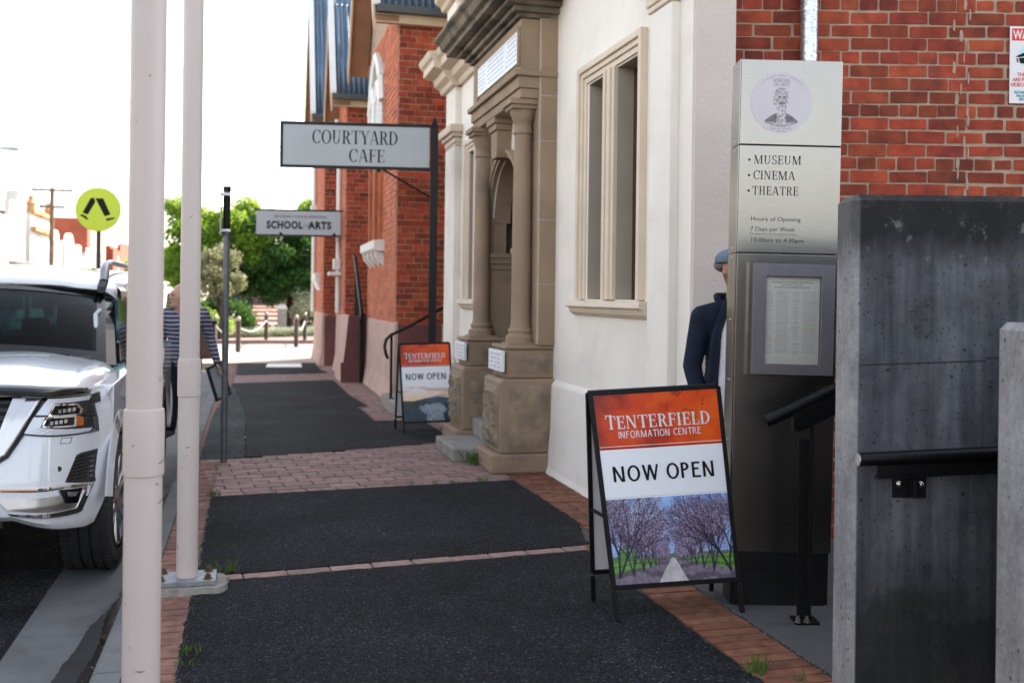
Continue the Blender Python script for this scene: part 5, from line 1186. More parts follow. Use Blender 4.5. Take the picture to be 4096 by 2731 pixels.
# bonnet
def hood(a, t):
    x = .975 * a; l0 = sf(x, 1.10) + .025; s = l0 + (1.52 + .06 * a * a - l0) * t; ax = abs(x)
    z = 1.125 + .105 * math.sin(min(1, t * 1.05) * math.pi / 2) ** .8 - (.045 + .05 * t) * (ax / .975) ** 3
    z += .030 * (1 - (1 - min(1, t * 2.2)) ** 2)
    z += min(1, t * 3) * (.014 * (1 / (1 + math.exp((ax - .62) * 18))) - .009 * (1 / (1 + math.exp((ax - .36) * 18))))
    z -= .075 * max(0, (ax - .86) / .115) ** 2
    return (x, s, z)
cobj("bonnet", grid(hood, list(np.linspace(-1, 1, 61)), list(np.linspace(0, 1, 25)) ), M_PAINT, smooth=True)
cobj("wing", grid(lambda a, t: ((.975 + .018 * t) * a, hood(1, a * 0 + .02)[1] + (1.55 - hood(1, .02)[1]) * 0 , 1), [1], [0, 1]) if False else MB().add([p for k in range(26) for p in (hood(1, k / 25), (1.035, hood(1, k / 25)[1] + .02, 1.105))] + [p for k in range(26) for p in (hood(-1, k / 25), (-1.035, hood(-1, k / 25)[1] + .02, 1.105))], [(2 * k + b, 2 * k + 1 + b, 2 * k + 3 + b, 2 * k + 2 + b) for b in (0, 52) for k in range(25)]), M_PAINT, smooth=True)
# bonnet deflector
def defl(x, t):
    ax = abs(x); zl = 1.122 - .030 * max(0, (ax - .55) / .4); zh = 1.165 - .042 * max(0, (ax - .5) / .45) ** 2 - (.02 if ax > .93 else 0)
    return (x, sf(x, 1.1) - .045 + .07 * t * t, zl + (zh - zl) * t)
cobj("bonnet_deflector", grid(defl, list(np.linspace(-.948, .948, 61)), [0, .12, .3, .5, .75, 1]), mat("smoked deflector", (.004, .004, .005), .16, spec=.3), smooth=True, solid=.006)
cobj("engine_void", grid(lambda x, z: (x, sf(x, z) + .035, z), list(np.linspace(-.6, .6, 13)), [.45, .6, .75, .9, 1.0, 1.1]), M_TRIMB)
F_ = dict(
    headlight=[(.687, .917), (.765, 1.097), (.822, 1.094), (.955, 1.083), (.978, 1.088), (.985, 1.032), (.932, 1.022), (.917, .976), (.978, .95), (.985, .87)],
    drl_top=[(.739, 1.013), (.785, 1.090), (.948, 1.078), (.945, 1.055), (.815, 1.064), (.792, 1.009)],
    drl_bot=[(.692, .924), (.73, 1.003), (.781, 1.000), (.763, .95), (.978, .897), (.978, .880)],
    l1f=[(.794, 1.003), (.815, 1.060), (.905, 1.048), (.925, 1.012), (.919, .988)], l1=[(.803, 1.008), (.820, 1.053), (.898, 1.042), (.917, 1.012), (.912, .993)],
    l2f=[(.766, .950), (.788, 1.002), (.904, .988), (.904, .930)], l2=[(.777, .956), (.794, .994), (.897, .981), (.897, .938)],
    amber=[(.903, .987), (.918, .978), (.930, .968), (.930, .925), (.905, .931)],
    chromeV=[(.627, 1.101), (.758, 1.097), (.672, .919), (.615, .815), (.560, .782), (.545, .86), (.585, .95)],
    chromeVin=[(.627, 1.101), (.690, 1.099), (.628, .985), (.560, .86), (.548, .862), (.585, .95)],
    vblack=[(.758, 1.097), (.772, 1.097), (.691, .915), (.628, .808), (.56, .765), (.56, .782), (.615, .815), (.672, .919)],
    washer=[(.845, .854), (.852, .883), (.892, .876), (.885, .845)], washer_in=[(.848, .857), (.854, .880), (.889, .873), (.882, .848)],
    vent=[(.872, .650), (.909, .776), (.928, .782), (.984, .775), (.979, .597)],
    chrline=[(.0, .668), (.4, .668), (.592, .66), (.869, .642), (.971, .603), (.963, .586), (.861, .631), (.593, .646), (.4, .652), (0, .652)],
    chredge=[(.971, .603), (.975, .594), (.934, .469), (.918, .467), (.646, .521), (.636, .534), (.914, .50), (.941, .575), (.939, .596), (.956, .592)],
    fogblk=[(.852, .622), (.938, .595), (.920, .522), (.876, .543)], foglens=[(.882, .600), (.922, .582), (.914, .562), (.887, .575)],
    brush=[(.58, .610), (.853, .591), (.875, .545), (.918, .519), (.914, .50), (.632, .551)],
    brushline=[(.56, .616), (.853, .597), (.856, .591), (.58, .610), (.632, .551), (.64, .522), (.58, .60)],
    seam=[(.60, .6455), (.869, .626), (.869, .621), (.60, .640)])
for s_ in (-1, 1):
    g_ = cobj("headlight", patch(F_['headlight'], .006, s_), mat("dark lamp housing", (.05, .052, .058), .15, .5, var=.3, scale=30), smooth=True, solid=.004)
    cobj("light_guide", patch(F_['drl_top'], .0135, s_), M_DRL, g_); cobj("light_guide", patch(F_['drl_bot'], .0135, s_), M_DRL, g_)
    for k, in_ in (('l1f', 'l1'), ('l2f', 'l2')):
        cobj("lens_rim", patch(F_[k], .0165, s_), M_CHROME, g_); cobj("lens", patch(F_[in_], .0185, s_), M_GBLK, g_)
        ce = F_[in_]; mx_ = sum(p[0] for p in ce) / len(ce); mz = sum(p[1] for p in ce) / len(ce)
        for dx in (-.03, -.012, .006, .024): cobj("lamp_element", patch([(mx_ + dx - .006, mz - .009), (mx_ + dx + .006, mz - .010), (mx_ + dx + .006, mz + .008), (mx_ + dx - .006, mz + .009)], .0205, s_, 2), M_LAMP, g_)
    cobj("indicator", patch(F_['amber'], .0165, s_), M_AMBER, g_)
    cobj("grille_bar", patch(F_['chromeV'], .024, s_), M_SATIN, smooth=True, solid=.006); cobj("grille_bar_edge", patch(F_['chromeVin'], .0285, s_), M_SATIN, smooth=True)
    cobj("grille_surround", patch(F_['vblack'], .012, s_), M_GBLK)
    cobj("washer_cover", patch(F_['washer'], .0012, s_, 1), M_TRIMB); cobj("washer_cover", patch(F_['washer_in'], .0024, s_, 1), M_PAINT)
    v_ = cobj("bumper_vent", patch(F_['vent'], .002, s_), M_TRIMB)
    for k in range(7):
        z = .655 + k * .017; x0 = .885 + k * .0035; cobj("vent_slat", patch([(x0, z), (.975, z - .012 + k * .002), (.975, z - .007 + k * .002), (x0, z + .005)], .006, s_, 1), M_GBLK, v_)
    for k in range(5): cobj("vent_glint", patch([(.955, .64 + k * .026), (.972, .636 + k * .026), (.972, .641 + k * .026), (.955, .645 + k * .026)], .0075, s_, 1), mat("vent glint metal", (.30, .32, .35), .25, .8), v_)  # small pale patches painted in as glints of the vent
    cobj("bumper_trim", patch(F_['chrline'], .010, s_), M_CHROME, smooth=True, solid=.004); cobj("bumper_trim", patch(F_['chredge'], .012, s_), M_CHROME, smooth=True, solid=.004)
    cobj("bumper_blade", patch(F_['brush'], .009, s_), M_SATIN, smooth=True); cobj("bumper_seam", patch(F_['seam'], .0035, s_), M_GBLK)
    fo = cobj("fog_light", patch(F_['fogblk'], .0125, s_), M_GBLK); cobj("lens", patch(F_['foglens'], .015, s_), M_LAMP, fo)
    cobj("parking_sensor", MB().lathe([(.014, 0), (.014, .003), (.011, .0035)], 0, 0, 16).xf(Matrix.Translation((s_ * .846, sf(.846, .727) - .0005, .727)) @ Matrix.Rotation(R(90), 4, 'X')), M_TRIMB)
# centre grille and lower intake
gr = MB()
for k in range(9):
    z = .80 + k * .036; a = .50 + .02 * k
    m_ = grid(lambda x, t: (x, sf(x, z) - .004 + .012 * t, z + .018 * t), list(np.linspace(-a, a, 13)), [0, 1]); o2 = len(gr.v); gr.v += m_.v; gr.f += [tuple(i + o2 for i in f) for f in m_.f]
cobj("grille", gr, M_GBLK); 
cobj("grille_backing", patch([(-.0, .79), (.50, .79), (.68, 1.10), (0, 1.10)], .001, 1), M_TRIMB); cobj("grille_backing", patch([(-.0, .79), (.50, .79), (.68, 1.10), (0, 1.10)], .001, -1), M_TRIMB)
for s_ in (-1, 1): cobj("lower_intake", patch([(0, .50), (.60, .50), (.58, .60), (0, .60)], .008, s_), M_TRIMB)
# glasshouse
def ws(a, t):
    x = (.885 - .135 * t) * a; s = 1.50 + .10 * a * a + (.86 + .05 * a * a) * t; z = 1.235 - .065 * a * a + (.465 - .005 * a * a) * t + .03 * math.sin(t * math.pi) ; return (x, s, z)
lin_ = lambda a, b, n_: list(np.linspace(a, b, n_))
cobj("windscreen", grid(ws, lin_(-.985, .985, 25), lin_(.02, .985, 13)), M_CGLASS, smooth=True)
bd = MB()
def off(p, d_=.004): return (p[0], p[1] - d_, p[2] + d_)
for us, vs_ in ((lin_(-1, 1, 25), [-.03, .05, .13]), (lin_(-1, 1, 25), [.905, .95, 1.0]), (lin_(.93, 1.0, 3), lin_(.1, .905, 11)), (lin_(-1, -.93, 3), lin_(.1, .905, 11))):
    m_ = grid(lambda a, t: off(ws(a, t)), us, vs_); o2 = len(bd.v); bd.v += m_.v; bd.f += [tuple(i + o2 for i in f) for f in m_.f]
cobj("windscreen_border", bd, M_GBLK, smooth=True)
for s_ in (-1, 1):
    wp = MB()
    for k in range(12):
        t0, t1 = k / 12, (k + 1) / 12
        L = lambda t: [(s_ * (ws(1, t)[0] - .004), ws(1, t)[1] - .006, ws(1, t)[2] + .002), (s_ * (ws(1, t)[0] + .055 - .01 * t), ws(1, t)[1] + .05, ws(1, t)[2] - .005), (s_ * (ws(1, t)[0] + .05), ws(1, t)[1] + .15, ws(1, t)[2] - .02), (s_ * (ws(1, t)[0] - .02), ws(1, t)[1] + .11, ws(1, t)[2] - .015)]
        wp.hexa(L(t0), L(t1))
    cobj("windscreen_pillar", wp, M_GBLK, smooth='weld')
def roof_(x, s):
    ax = abs(x); front = 2.36 + .12 * (ax / .80) ** 2; u = max(0, s - 2.36)
    zt = 1.70 + .165 * (1 - math.exp(-u * 2.4)) - .10 * max(0, (s - 4.3) / .7) ** 2
    return (x, front + (s - 2.36) * (5.0 - front) / 2.64, zt - .030 * (ax / .7) ** 2 - .085 * max(0, (ax - .70) / .165) ** 2.2 + .010 * (1 / (1 + math.exp((ax - .52) * 60))))
cobj("roof", grid(roof_, lin_(-.865, .865, 45), lin_(2.36, 5.0, 22)), M_PAINT, smooth=True, solid=.01)
for s_ in (-1, 1):
    sg = grid(lambda s, t: (s_ * (.955 - .095 * t), s + (.86 - .30 * t) * 0 + max(0, 1.80 - s) * 0 + t * .62 * max(0, (3.0 - s) / 1.25), 1.165 + .455 * t), lin_(1.72, 4.75, 12), lin_(0, 1, 5))
    cobj("side_window", sg, M_SGLASS, smooth=True)
    fr = MB()
    for s in (3.0, 3.95, 4.8): fr.hexa([(s_ * .958, s, 1.16), (s_ * .958, s + .09, 1.16), (s_ * .94, s + .09, 1.16), (s_ * .94, s, 1.16)], [(s_ * .868, s, 1.63), (s_ * .868, s + .09, 1.63), (s_ * .85, s + .09, 1.63), (s_ * .85, s, 1.63)])
    fr.hexa([(s_ * .845, 2.45, 1.615), (s_ * .872, 2.45, 1.615), (s_ * .872, 4.95, 1.615), (s_ * .845, 4.95, 1.615)], [(s_ * .845, 2.45, 1.69), (s_ * .868, 2.45, 1.66), (s_ * .868, 4.95, 1.66), (s_ * .845, 4.95, 1.69)])
    cobj("door_frame", fr, M_GBLK)
    rr = cobj("roof_rail", MB().tube([(s_ * .735, 2.56, 1.73), (s_ * .732, 2.62, 1.81), (s_ * .728, 2.72, 1.855), (s_ * .725, 3.0, 1.885), (s_ * .725, 4.4, 1.88), (s_ * .728, 4.7, 1.86), (s_ * .735, 4.8, 1.78)], [.034, .036, .031, .025, .025, .031, .034], 12), mat('grey roof rail', (.30, .30, .31), .35, .7), smooth=True)
    cobj("rail_foot", MB().prism([(2.44, 1.64), (2.58, 1.70), (2.62, 1.735), (2.52, 1.735), (2.44, 1.69)], 'x', min(s_ * .705, s_ * .76), max(s_ * .705, s_ * .76)), M_TRIMB, rr, bev=.008)
    mi = cobj("mirror", MB().box(min(s_ * 1.0, s_ * 1.21), max(s_ * 1.0, s_ * 1.21), 2.0, 2.11, 1.12, 1.29), M_PAINT, bev=.045, seg=4); cobj("mirror_arm", MB().box(min(s_ * .95, s_ * 1.02), max(s_ * .95, s_ * 1.02), 2.03, 2.09, 1.14, 1.18), M_TRIMB, mi)
    fv = cobj("fender_vent", MB().prism([(1.60, .96), (1.63, 1.03), (1.86, 1.03), (1.84, .95)], 'x', min(s_ * 1.04, s_ * 1.055), max(s_ * 1.04, s_ * 1.055)), M_CHROME, bev=.004)
    cobj("vent_core", MB().prism([(1.64, .975), (1.66, 1.015), (1.84, 1.015), (1.82, .965)], 'x', min(s_ * 1.0555, s_ * 1.058), max(s_ * 1.0555, s_ * 1.058)), M_TRIMB, fv)
    cobj("side_step", MB().box(min(s_ * .90, s_ * 1.0), max(s_ * .90, s_ * 1.0), 1.55, 3.5, .30, .36), M_TRIMB, bev=.02)
    cobj("pillar_trim", MB().bar((s_ * .80, 1.80, 1.25), (s_ * .705, 2.50, 1.58), .026, .012, (0, -1, 1)), M_INTP)
    cobj("grab_handle", MB().tube([(s_ * .805, 1.95, 1.36), (s_ * .765, 1.98, 1.40), (s_ * .745, 2.10, 1.49), (s_ * .760, 2.20, 1.52)], .016, 8), M_INTP, smooth=True)
cobj("tailgate", MB().box(-.95, .95, 4.98, 5.06, .45, 1.17).box(-.90, -.72, 4.94, 5.02, 1.17, 1.70).box(.72, .90, 4.94, 5.02, 1.17, 1.70).box(-.72, .72, 4.94, 5.02, 1.62, 1.72), M_PAINT, bev=.02)
cobj("rear_window", MB().box(-.72, .72, 4.97, 4.976, 1.17, 1.62), M_CGLASS)
cobj("floor_pan", MB().box(-.88, .88, .75, 4.9, .34, .50).box(-.60, .60, .35, .75, .42, .50).box(-.68, .68, .5, 1.5, .5, 1.05), M_TRIMB)
cobj("dashboard", MB().prism([(1.55, 1.22), (1.95, 1.265), (2.05, 1.24), (2.1, 1.05), (2.05, .7), (1.5, .7)], 'x', -.80, .80), M_INT, bev=.03, seg=3)
for x in (-.42, .50):
    se = cobj("seat", MB().prism([(2.35, .62), (2.85, .60), (2.98, 1.34), (2.86, 1.37), (2.76, .80), (2.35, .76)], 'x', x - .26, x + .26), M_INT, bev=.06, seg=3)
    cobj("headrest", MB().prism([(2.86, 1.37), (2.98, 1.36), (3.0, 1.53), (2.90, 1.56)], 'x', x - .15, x + .15), M_INT, se, bev=.04, seg=3)
cobj("rear_seat", MB().prism([(3.45, .62), (3.9, .6), (4.0, 1.26), (3.9, 1.28)], 'x', -.66, .66), M_INT, bev=.05)
for x in (-.42, .0, .42): cobj("headrest", MB().box(x - .11, x + .11, 3.92, 4.02, 1.28, 1.42), M_INT, bev=.03)
cobj("steering_wheel", MB().tube([(-.42 + .19 * math.cos(a), 2.15 + .05 * math.sin(a), 1.17 + .17 * math.sin(a)) for a in np.linspace(0, 6.283, 25)], .016, 8), M_INT, smooth=True)
cobj("interior_mirror", MB().box(-.12, .12, 2.12, 2.16, 1.50, 1.57), M_INT, bev=.02)
for a0, a1 in ((-.72, -.05), (.02, .75)):
    cobj("wiper", MB().tube([tuple(Vector(ws(a, .025 + .02 * abs(a - a0))) + Vector((0, -.016, .02))) for a in lin_(a0, a1, 9)], .009, 6), M_TRIMB, smooth=True)
cobj("cowl", grid(lambda a, t: (ws(a, -.03)[0], ws(a, -.03)[1] - .09 * t, ws(a, -.03)[2] - .02 * t - .004), lin_(-1, 1, 21), [0, .5, 1]), M_TRIMB)
# wheels
tyre_p = [(.285, .0), (.30, .012), (.335, .006), (.372, .012), (.392, .03), (.400, .06), (.402, .10)]
def wheel_meshes():
    ty = MB(); half = [(r, d_) for r, d_ in tyre_p]; pr = [(r, .14 - d_) for r, d_ in half] + [(r, -.14 + d_) for r, d_ in half[::-1]]
    for k in (.03, -.03, .075, -.075): pass
    pr2 = []
    for r, xx in pr: pr2.append((r, xx))
    mid = len(half); grooves = []
    for xx in (.085, .03, -.03, -.085): grooves += [(.401, xx + .006), (.390, xx + .005), (.390, xx - .005), (.401, xx - .006)]
    pr2 = pr2[:mid] + grooves + pr2[mid:]
    ty.lathe(pr2, 0, 0, 60); ty.f = ty.f[:-2]
    blk = MB()
    for k in range(72):
        a = 2 * math.pi * k / 72
        for xx in (.112, -.112, .058, -.058, 0):
            M_ = Matrix.Rotation(a + xx * 3, 4, 'Z') @ Matrix.Translation((.4015, 0, xx)); b_ = MB().box(-.002, .0035, -.0125, .0125, -.019, .019).xf(M_); o2 = len(blk.v); blk.v += b_.v; blk.f += [tuple(i + o2 for i in f) for f in b_.f]
    rim = MB().lathe([(.285, .125), (.270, .132), (.262, .12), (.255, .06), (.25, -.12)], 0, 0, 48); rim.f = rim.f[:-2]
    sp = MB()
    for k in range(6):
        a = 2 * math.pi * k / 6
        for da, wd in ((-.16, .020), (.16, .020)):
            M_ = Matrix.Rotation(a + da, 4, 'Z')
            b_ = MB().hexa([(.05, -wd * 1.2, .09), (.265, -wd, .10), (.265, wd, .10), (.05, wd * 1.2, .09)], [(.05, -wd * .9, .115), (.265, -wd * .7, .128), (.265, wd * .7, .128), (.05, wd * .9, .115)]).xf(M_); o2 = len(sp.v); sp.v += b_.v; sp.f += [tuple(i + o2 for i in f) for f in b_.f]
    sp.lathe([(.09, .08), (.085, .115), (.05, .122), (.01, .124)], 0, 0, 24)
    disc = MB().lathe([(.17, .02), (.17, .05), (.02, .05)], 0, 0, 32)
    return ty, blk, rim, sp, disc
wm = wheel_meshes(); first = None
for s_, c in ((1, 1.0), (-1, 1.0), (1, 4.08), (-1, 4.08)):
    if first is None:
        M_ = Matrix.Rotation(R(90), 4, 'Y')
        for m_ in wm: m_.xf(M_)
        wo = obj("wheel", wm[3], mat("machined alloy", (.52, .53, .55), .22, 1.), CAR, world=False, bev=.004)
        obj("tyre", wm[0], M_TYRE, wo, world=False, smooth=True); obj("tread", wm[1], M_TYRE, wo, world=False)
        obj("rim", wm[2], mat("dark alloy", (.06, .062, .065), .3, .8), wo, world=False, smooth=True); obj("brake_disc", wm[4], mat("brake disc", (.25, .24, .23), .4, .9), wo, world=False, smooth=True)
        first = wo
    else: wo = copy_tree(first, CAR)
    wo.location = (s_ * .918, c, .402); wo.rotation_euler = (0, 0, 0 if s_ > 0 else math.pi)
first.rotation_euler = (0, 0, R(-2))

# ---------------------------------------------------------------- people
M_SKIN = mat("skin", (.48, .26, .18), .55, var=.08, scale=20); M_SKIN2 = mat("tanned skin", (.36, .17, .105), .5, var=.1, scale=25)
def stripes():
    m = bpy.data.materials.new("striped jersey"); m.use_nodes = True; n = m.node_tree.nodes; l = m.node_tree.links; p = n["Principled BSDF"]
    tc = n.new("ShaderNodeTexCoord"); s = n.new("ShaderNodeSeparateXYZ"); l.new(tc.outputs["Object"], s.inputs[0])
    nz = n.new("ShaderNodeTexNoise"); nz.inputs["Scale"].default_value = 5; l.new(tc.outputs["Object"], nz.inputs["Vector"])
    a = n.new("ShaderNodeMath"); a.operation = 'MULTIPLY_ADD'; a.inputs[1].default_value = .03; l.new(nz.outputs["Fac"], a.inputs[0]); l.new(s.outputs[2], a.inputs[2])
    b = n.new("ShaderNodeMath"); b.operation = 'MULTIPLY'; b.inputs[1].default_value = 1 / .043; l.new(a.outputs[0], b.inputs[0])
    f = n.new("ShaderNodeMath"); f.operation = 'FRACT'; l.new(b.outputs[0], f.inputs[0])
    c = n.new("ShaderNodeValToRGB"); c.color_ramp.interpolation = 'CONSTANT'; c.color_ramp.elements[0].color = (.012, .016, .05, 1); c.color_ramp.elements[1].position = .48; c.color_ramp.elements[1].color = (.30, .30, .36, 1)
    l.new(f.outputs[0], c.inputs[0]); l.new(c.outputs[0], p.inputs["Base Color"]); p.inputs["Roughness"].default_value = .9; return m
def fabric(name, col, **k): return mat(name, col, .92, var=.18, scale=9, bump=.5, bscale=18, spec=.2, **k)
def head_nodes(p, dx, dy, tilt=0, k=1.):
    """skull, face, nose and ear points; (dx,dy) is the facing direction"""
    x, y, z = p; L = math.hypot(dx, dy); dx, dy = dx / L, dy / L; sx, sy = -dy, dx
    N = {'neck': (x, y, z - .215 * k, .056 * k), 'neck2': (x + dx * .005, y + dy * .005, z - .15 * k, .056 * k), 'jaw': (x + dx * .02, y + dy * .02, z - .085 * k, .062 * k), 'mid': (x + dx * .012, y + dy * .012, z - .02 * k, .079 * k), 'crown': (x - dx * .01, y - dy * .01, z + .05 * k, .074 * k),
         'top': (x - dx * .012, y - dy * .012, z + .085 * k, .045 * k), 'chin': (x + dx * .082 * k, y + dy * .082 * k, z - .105 * k, .028 * k), 'mouth': (x + dx * .088 * k, y + dy * .088 * k, z - .06 * k, .026 * k), 'nose': (x + dx * .118 * k, y + dy * .118 * k, z - .025 * k, .013 * k), 'brow': (x + dx * .075 * k, y + dy * .075 * k, z + .02 * k, .038 * k)}
    for s, nm in ((1, 'earL'), (-1, 'earR')): N[nm] = (x + sx * s * .086 * k - dx * .012, y + sy * s * .086 * k - dy * .012, z - .015 * k, .008, .024)
    E = [('neck', 'neck2'), ('neck2', 'jaw'), ('jaw', 'mid'), ('mid', 'crown'), ('crown', 'top'), ('jaw', 'chin'), ('jaw', 'mouth'), ('mid', 'nose'), ('mid', 'brow'), ('mid', 'earL'), ('mid', 'earR')]
    return N, E
def hand_nodes(pfx, w_, d_, side, curl=.5):
    """palm and five separate fingers from the wrist point w_, pointing along d_"""
    w_, d_, side = Vector(w_), Vector(d_).normalized(), Vector(side).normalized(); nrm = d_.cross(side)
    N = {pfx + 'palm': (*(w_ + d_ * .045), .017, .03)}; E = [(pfx + 'palm', None)]; N[pfx + 'knk'] = (*(w_ + d_ * .085), .014, .032); E = [(pfx + 'palm', pfx + 'knk')]
    for i, (o, L) in enumerate(((-.03, .078), (-.010, .088), (.010, .082), (.029, .064))):
        b = w_ + d_ * .09 + side * o; m_ = b + d_ * L * .5 + nrm * L * .12 * curl; e = m_ + d_ * L * .4 + nrm * L * .4 * curl
        N[f'{pfx}f{i}a'] = (*b, .0095); N[f'{pfx}f{i}b'] = (*m_, .0085); N[f'{pfx}f{i}c'] = (*e, .007); E += [(pfx + 'knk', f'{pfx}f{i}a'), (f'{pfx}f{i}a', f'{pfx}f{i}b'), (f'{pfx}f{i}b', f'{pfx}f{i}c')]
    t0 = w_ + d_ * .035 - side * .032; t1 = t0 + d_ * .035 - side * .018 + nrm * .01; t2 = t1 + d_ * .028 + nrm * .012
    N[pfx + 'ta'] = (*t0, .012); N[pfx + 'tb'] = (*t1, .010); N[pfx + 'tc'] = (*t2, .008); E += [(pfx + 'palm', pfx + 'ta'), (pfx + 'ta', pfx + 'tb'), (pfx + 'tb', pfx + 'tc')]
    return N, E
def person(label, loc, rz, head, face, arms, legs, mats, hem, feet_dir, cuff=1., scale=1., simple=False, hands=None, torso=None):
    """head: centre; arms: {L:[shoulder,elbow,wrist],R:..}; legs: {L:[hip,knee,ankle],..}; all local, metres"""
    t = thing("person", label, "person", loc, rz)
    N, E = head_nodes(head, *face); hx, hy, hz = head
    T = torso or {'chest': (hx * .6, hy * .6, hz - .33, .160, .108), 'waist': (hx * .3, hy * .3, hz - .56, .142, .108), 'pelvis': (0, 0, hz - .70, .150, .112)}
    base = {**N}
    for k in ('chest', 'waist', 'pelvis'): p = T[k]; base[k] = (p[0], p[1], p[2], p[3] * .9, (p[4] if len(p) > 4 else p[3]) * .9)
    EE = E + [('neck', 'chest'), ('chest', 'waist'), ('waist', 'pelvis')]
    for s in 'LR':
        a = arms[s]; l_ = legs[s]
        base['sh' + s] = (*a[0], .05); base['el' + s] = (*a[1], .036); base['wr' + s] = (*a[2], .024)
        EE += [('chest', 'sh' + s), ('sh' + s, 'el' + s), ('el' + s, 'wr' + s)]
        d_ = Vector(a[2]) - Vector(a[1]); sd_ = Vector((feet_dir[0], feet_dir[1], 0))
        hn, he = hand_nodes('h' + s, a[2], d_ + Vector((0, 0, -.05)), sd_ * -1, (hands or {}).get(s, .5)); base.update(hn); EE += he + [('wr' + s, 'h' + s + 'palm')]
        base['hip' + s] = (*l_[0], .075); base['kn' + s] = (*l_[1], .05); base['an' + s] = (*l_[2], .034)
        EE += [('pelvis', 'hip' + s), ('hip' + s, 'kn' + s), ('kn' + s, 'an' + s)]
    skin("body", base, EE, mats['skin'], t, 'pelvis', 2, world=False, vox=.0065)
    sh = {k: (T[k][0], T[k][1], T[k][2], T[k][3] * 1.06, (T[k][4] if len(T[k]) > 4 else T[k][3]) * 1.12) for k in ('chest', 'waist')}
    sh['collar'] = (hx * .9, hy * .9, hz - .205, .060); sh['hem'] = (T['pelvis'][0], T['pelvis'][1], hem + .09, .172, .13); se = [('collar', 'chest'), ('chest', 'waist'), ('waist', 'hem')]
    for s in 'LR':
        a = [Vector(q) for q in arms[s]]; wv = a[1] + (a[2] - a[1]) * cuff
        sh['sh' + s] = (*a[0], .070); sh['el' + s] = (*a[1], .054); sh['wr' + s] = (*wv, .043); se += [('chest', 'sh' + s), ('collar', 'sh' + s), ('sh' + s, 'el' + s), ('el' + s, 'wr' + s)]
    skin("jacket" if mats.get('jacket') else "jersey", sh, se, mats['top'], t, 'chest', 2, world=False)
    tr = {'pelvis': (T['pelvis'][0], T['pelvis'][1], T['pelvis'][2] + .06, .155, .115)}; te = []
    for s in 'LR':
        l_ = legs[s]; an = Vector(l_[2]); tr['hip' + s] = (l_[0][0] * .95, l_[0][1], l_[0][2] - .02, .095); tr['kn' + s] = (*l_[1], .072); tr['an' + s] = (*(an + Vector((0, 0, .02))), .062); te += [('pelvis', 'hip' + s), ('hip' + s, 'kn' + s), ('kn' + s, 'an' + s)]
    skin("trousers", tr, te, mats['legs'], t, 'pelvis', 2, world=False)
    f = Vector((feet_dir[0], feet_dir[1], 0)).normalized()
    for s in 'LR':
        an = Vector(legs[s][2]); z0 = an.z - .075
        skin("shoe", {'heel': (*(an - f * .05 + Vector((0, 0, -.045))), .036), 'mid': (*(an + f * .05 + Vector((0, 0, -.045))), .040, .034), 'toe': (*(an + f * .16 + Vector((0, 0, -.055))), .036, .025), 'top': (*(an + Vector((0, 0, .01))), .040)}, [('heel', 'mid'), ('mid', 'toe'), ('heel', 'top')], mats['shoe'], t, 'heel', 2, world=False)
    fx, fy = face; L = math.hypot(fx, fy); fx, fy = fx / L, fy / L
    for s in (1, -1):
        c = (hx + fx * .098 - fy * s * .031, hy + fy * .098 + fx * s * .031, hz + .004)
        obj("eye", MB().ball(c, .011, .011, .008, 6), mat("dark eyes", (.03, .02, .015), .2), t, world=False, smooth=True)
    obj("mouth_line", MB().box(hx + fx * .112 - .016, hx + fx * .112 + .016, hy + fy * .112 - .003, hy + fy * .112 + .003, hz - .066, hz - .061), mat("lips", (.25, .09, .07), .6), t, world=False)
    return t
# walker in a striped jersey at the kerb
P1 = person("person in navy and grey striped jersey walking at kerb carrying a dark frame", (-.66, 11.0, .0), 0, (-.045, -.03, 1.475), (-.9, -.45),
    {'R': [(-.185, .0, 1.28), (-.235, .06, 1.03), (-.22, -.05, .80)], 'L': [(.185, .0, 1.28), (.255, .05, 1.03), (.325, .0, .79)]},
    {'R': [(-.09, .0, .80), (-.11, -.04, .44), (-.13, -.02, .085)], 'L': [(.09, .02, .80), (.08, .12, .45), (.06, .28, .10)]},
    dict(skin=M_SKIN, top=stripes(), legs=fabric("dark navy trousers", (.014, .017, .03)), shoe=mat("dark shoes", (.02, .022, .03), .6)), .715, (-.25, -1.), 1.)
obj("hair", MB().ball((-.040, .004, 1.545), .080, .088, .045, 10), mat("short white hair", (.42, .38, .35), .9, var=.2, scale=60, bump=.6, bscale=200), P1, world=False, smooth=True)
dfm = Matrix.Translation((-.335, 10.97, .36)) @ Matrix.Rotation(R(-52), 4, 'Z') @ Matrix.Rotation(R(20), 4, 'X')
df = thing("display_frame", "dark edged flat frame hanging from the striped walker's hand", "frame", (-.335, 10.97, .36))
obj("frame", MB().box(-.014, .014, 0, .20, .0, .025).box(-.014, .014, .175, .20, .0251, .36).box(-.014, .014, .0, .025, .0251, .36).box(-.014, .014, 0, .20, .3601, .385).xf(dfm), mat("dark frame edge", (.012, .016, .016), .5), df)
obj("panel", MB().box(-.004, .004, .025, .175, .025, .36).xf(dfm), mat("pale frame panel", (.32, .36, .36), .4), df)
wb = thing("folded_sheet", "long white sheet with black handwriting beside the walker's leg", "sheet", (-.83, 10.86, .0))
sh_ = grid(lambda a, t: (-.055 + .10 * a + .02 * math.sin(t * 4), .01 * math.sin(a * 5) - .02 * t, .12 + .62 * t), lin_(0, 1, 7), lin_(0, 1, 15))
obj("sheet", sh_, M_SWHITE, wb, world=False, smooth=True, solid=.002)
sc_ = MB()
for k in range(14):
    z = .22 + k * .03; x = -.035 + random.uniform(0, .02); sc_.tube([(x, -.024 - .02 * z, z), (x + .015, -.026 - .02 * z, z + .012), (x + .03, -.026 - .02 * z, z - .004), (x + .05, -.027 - .02 * z, z + .01)], .003, 5)
obj("handwriting", sc_, M_INK, wb, world=False)
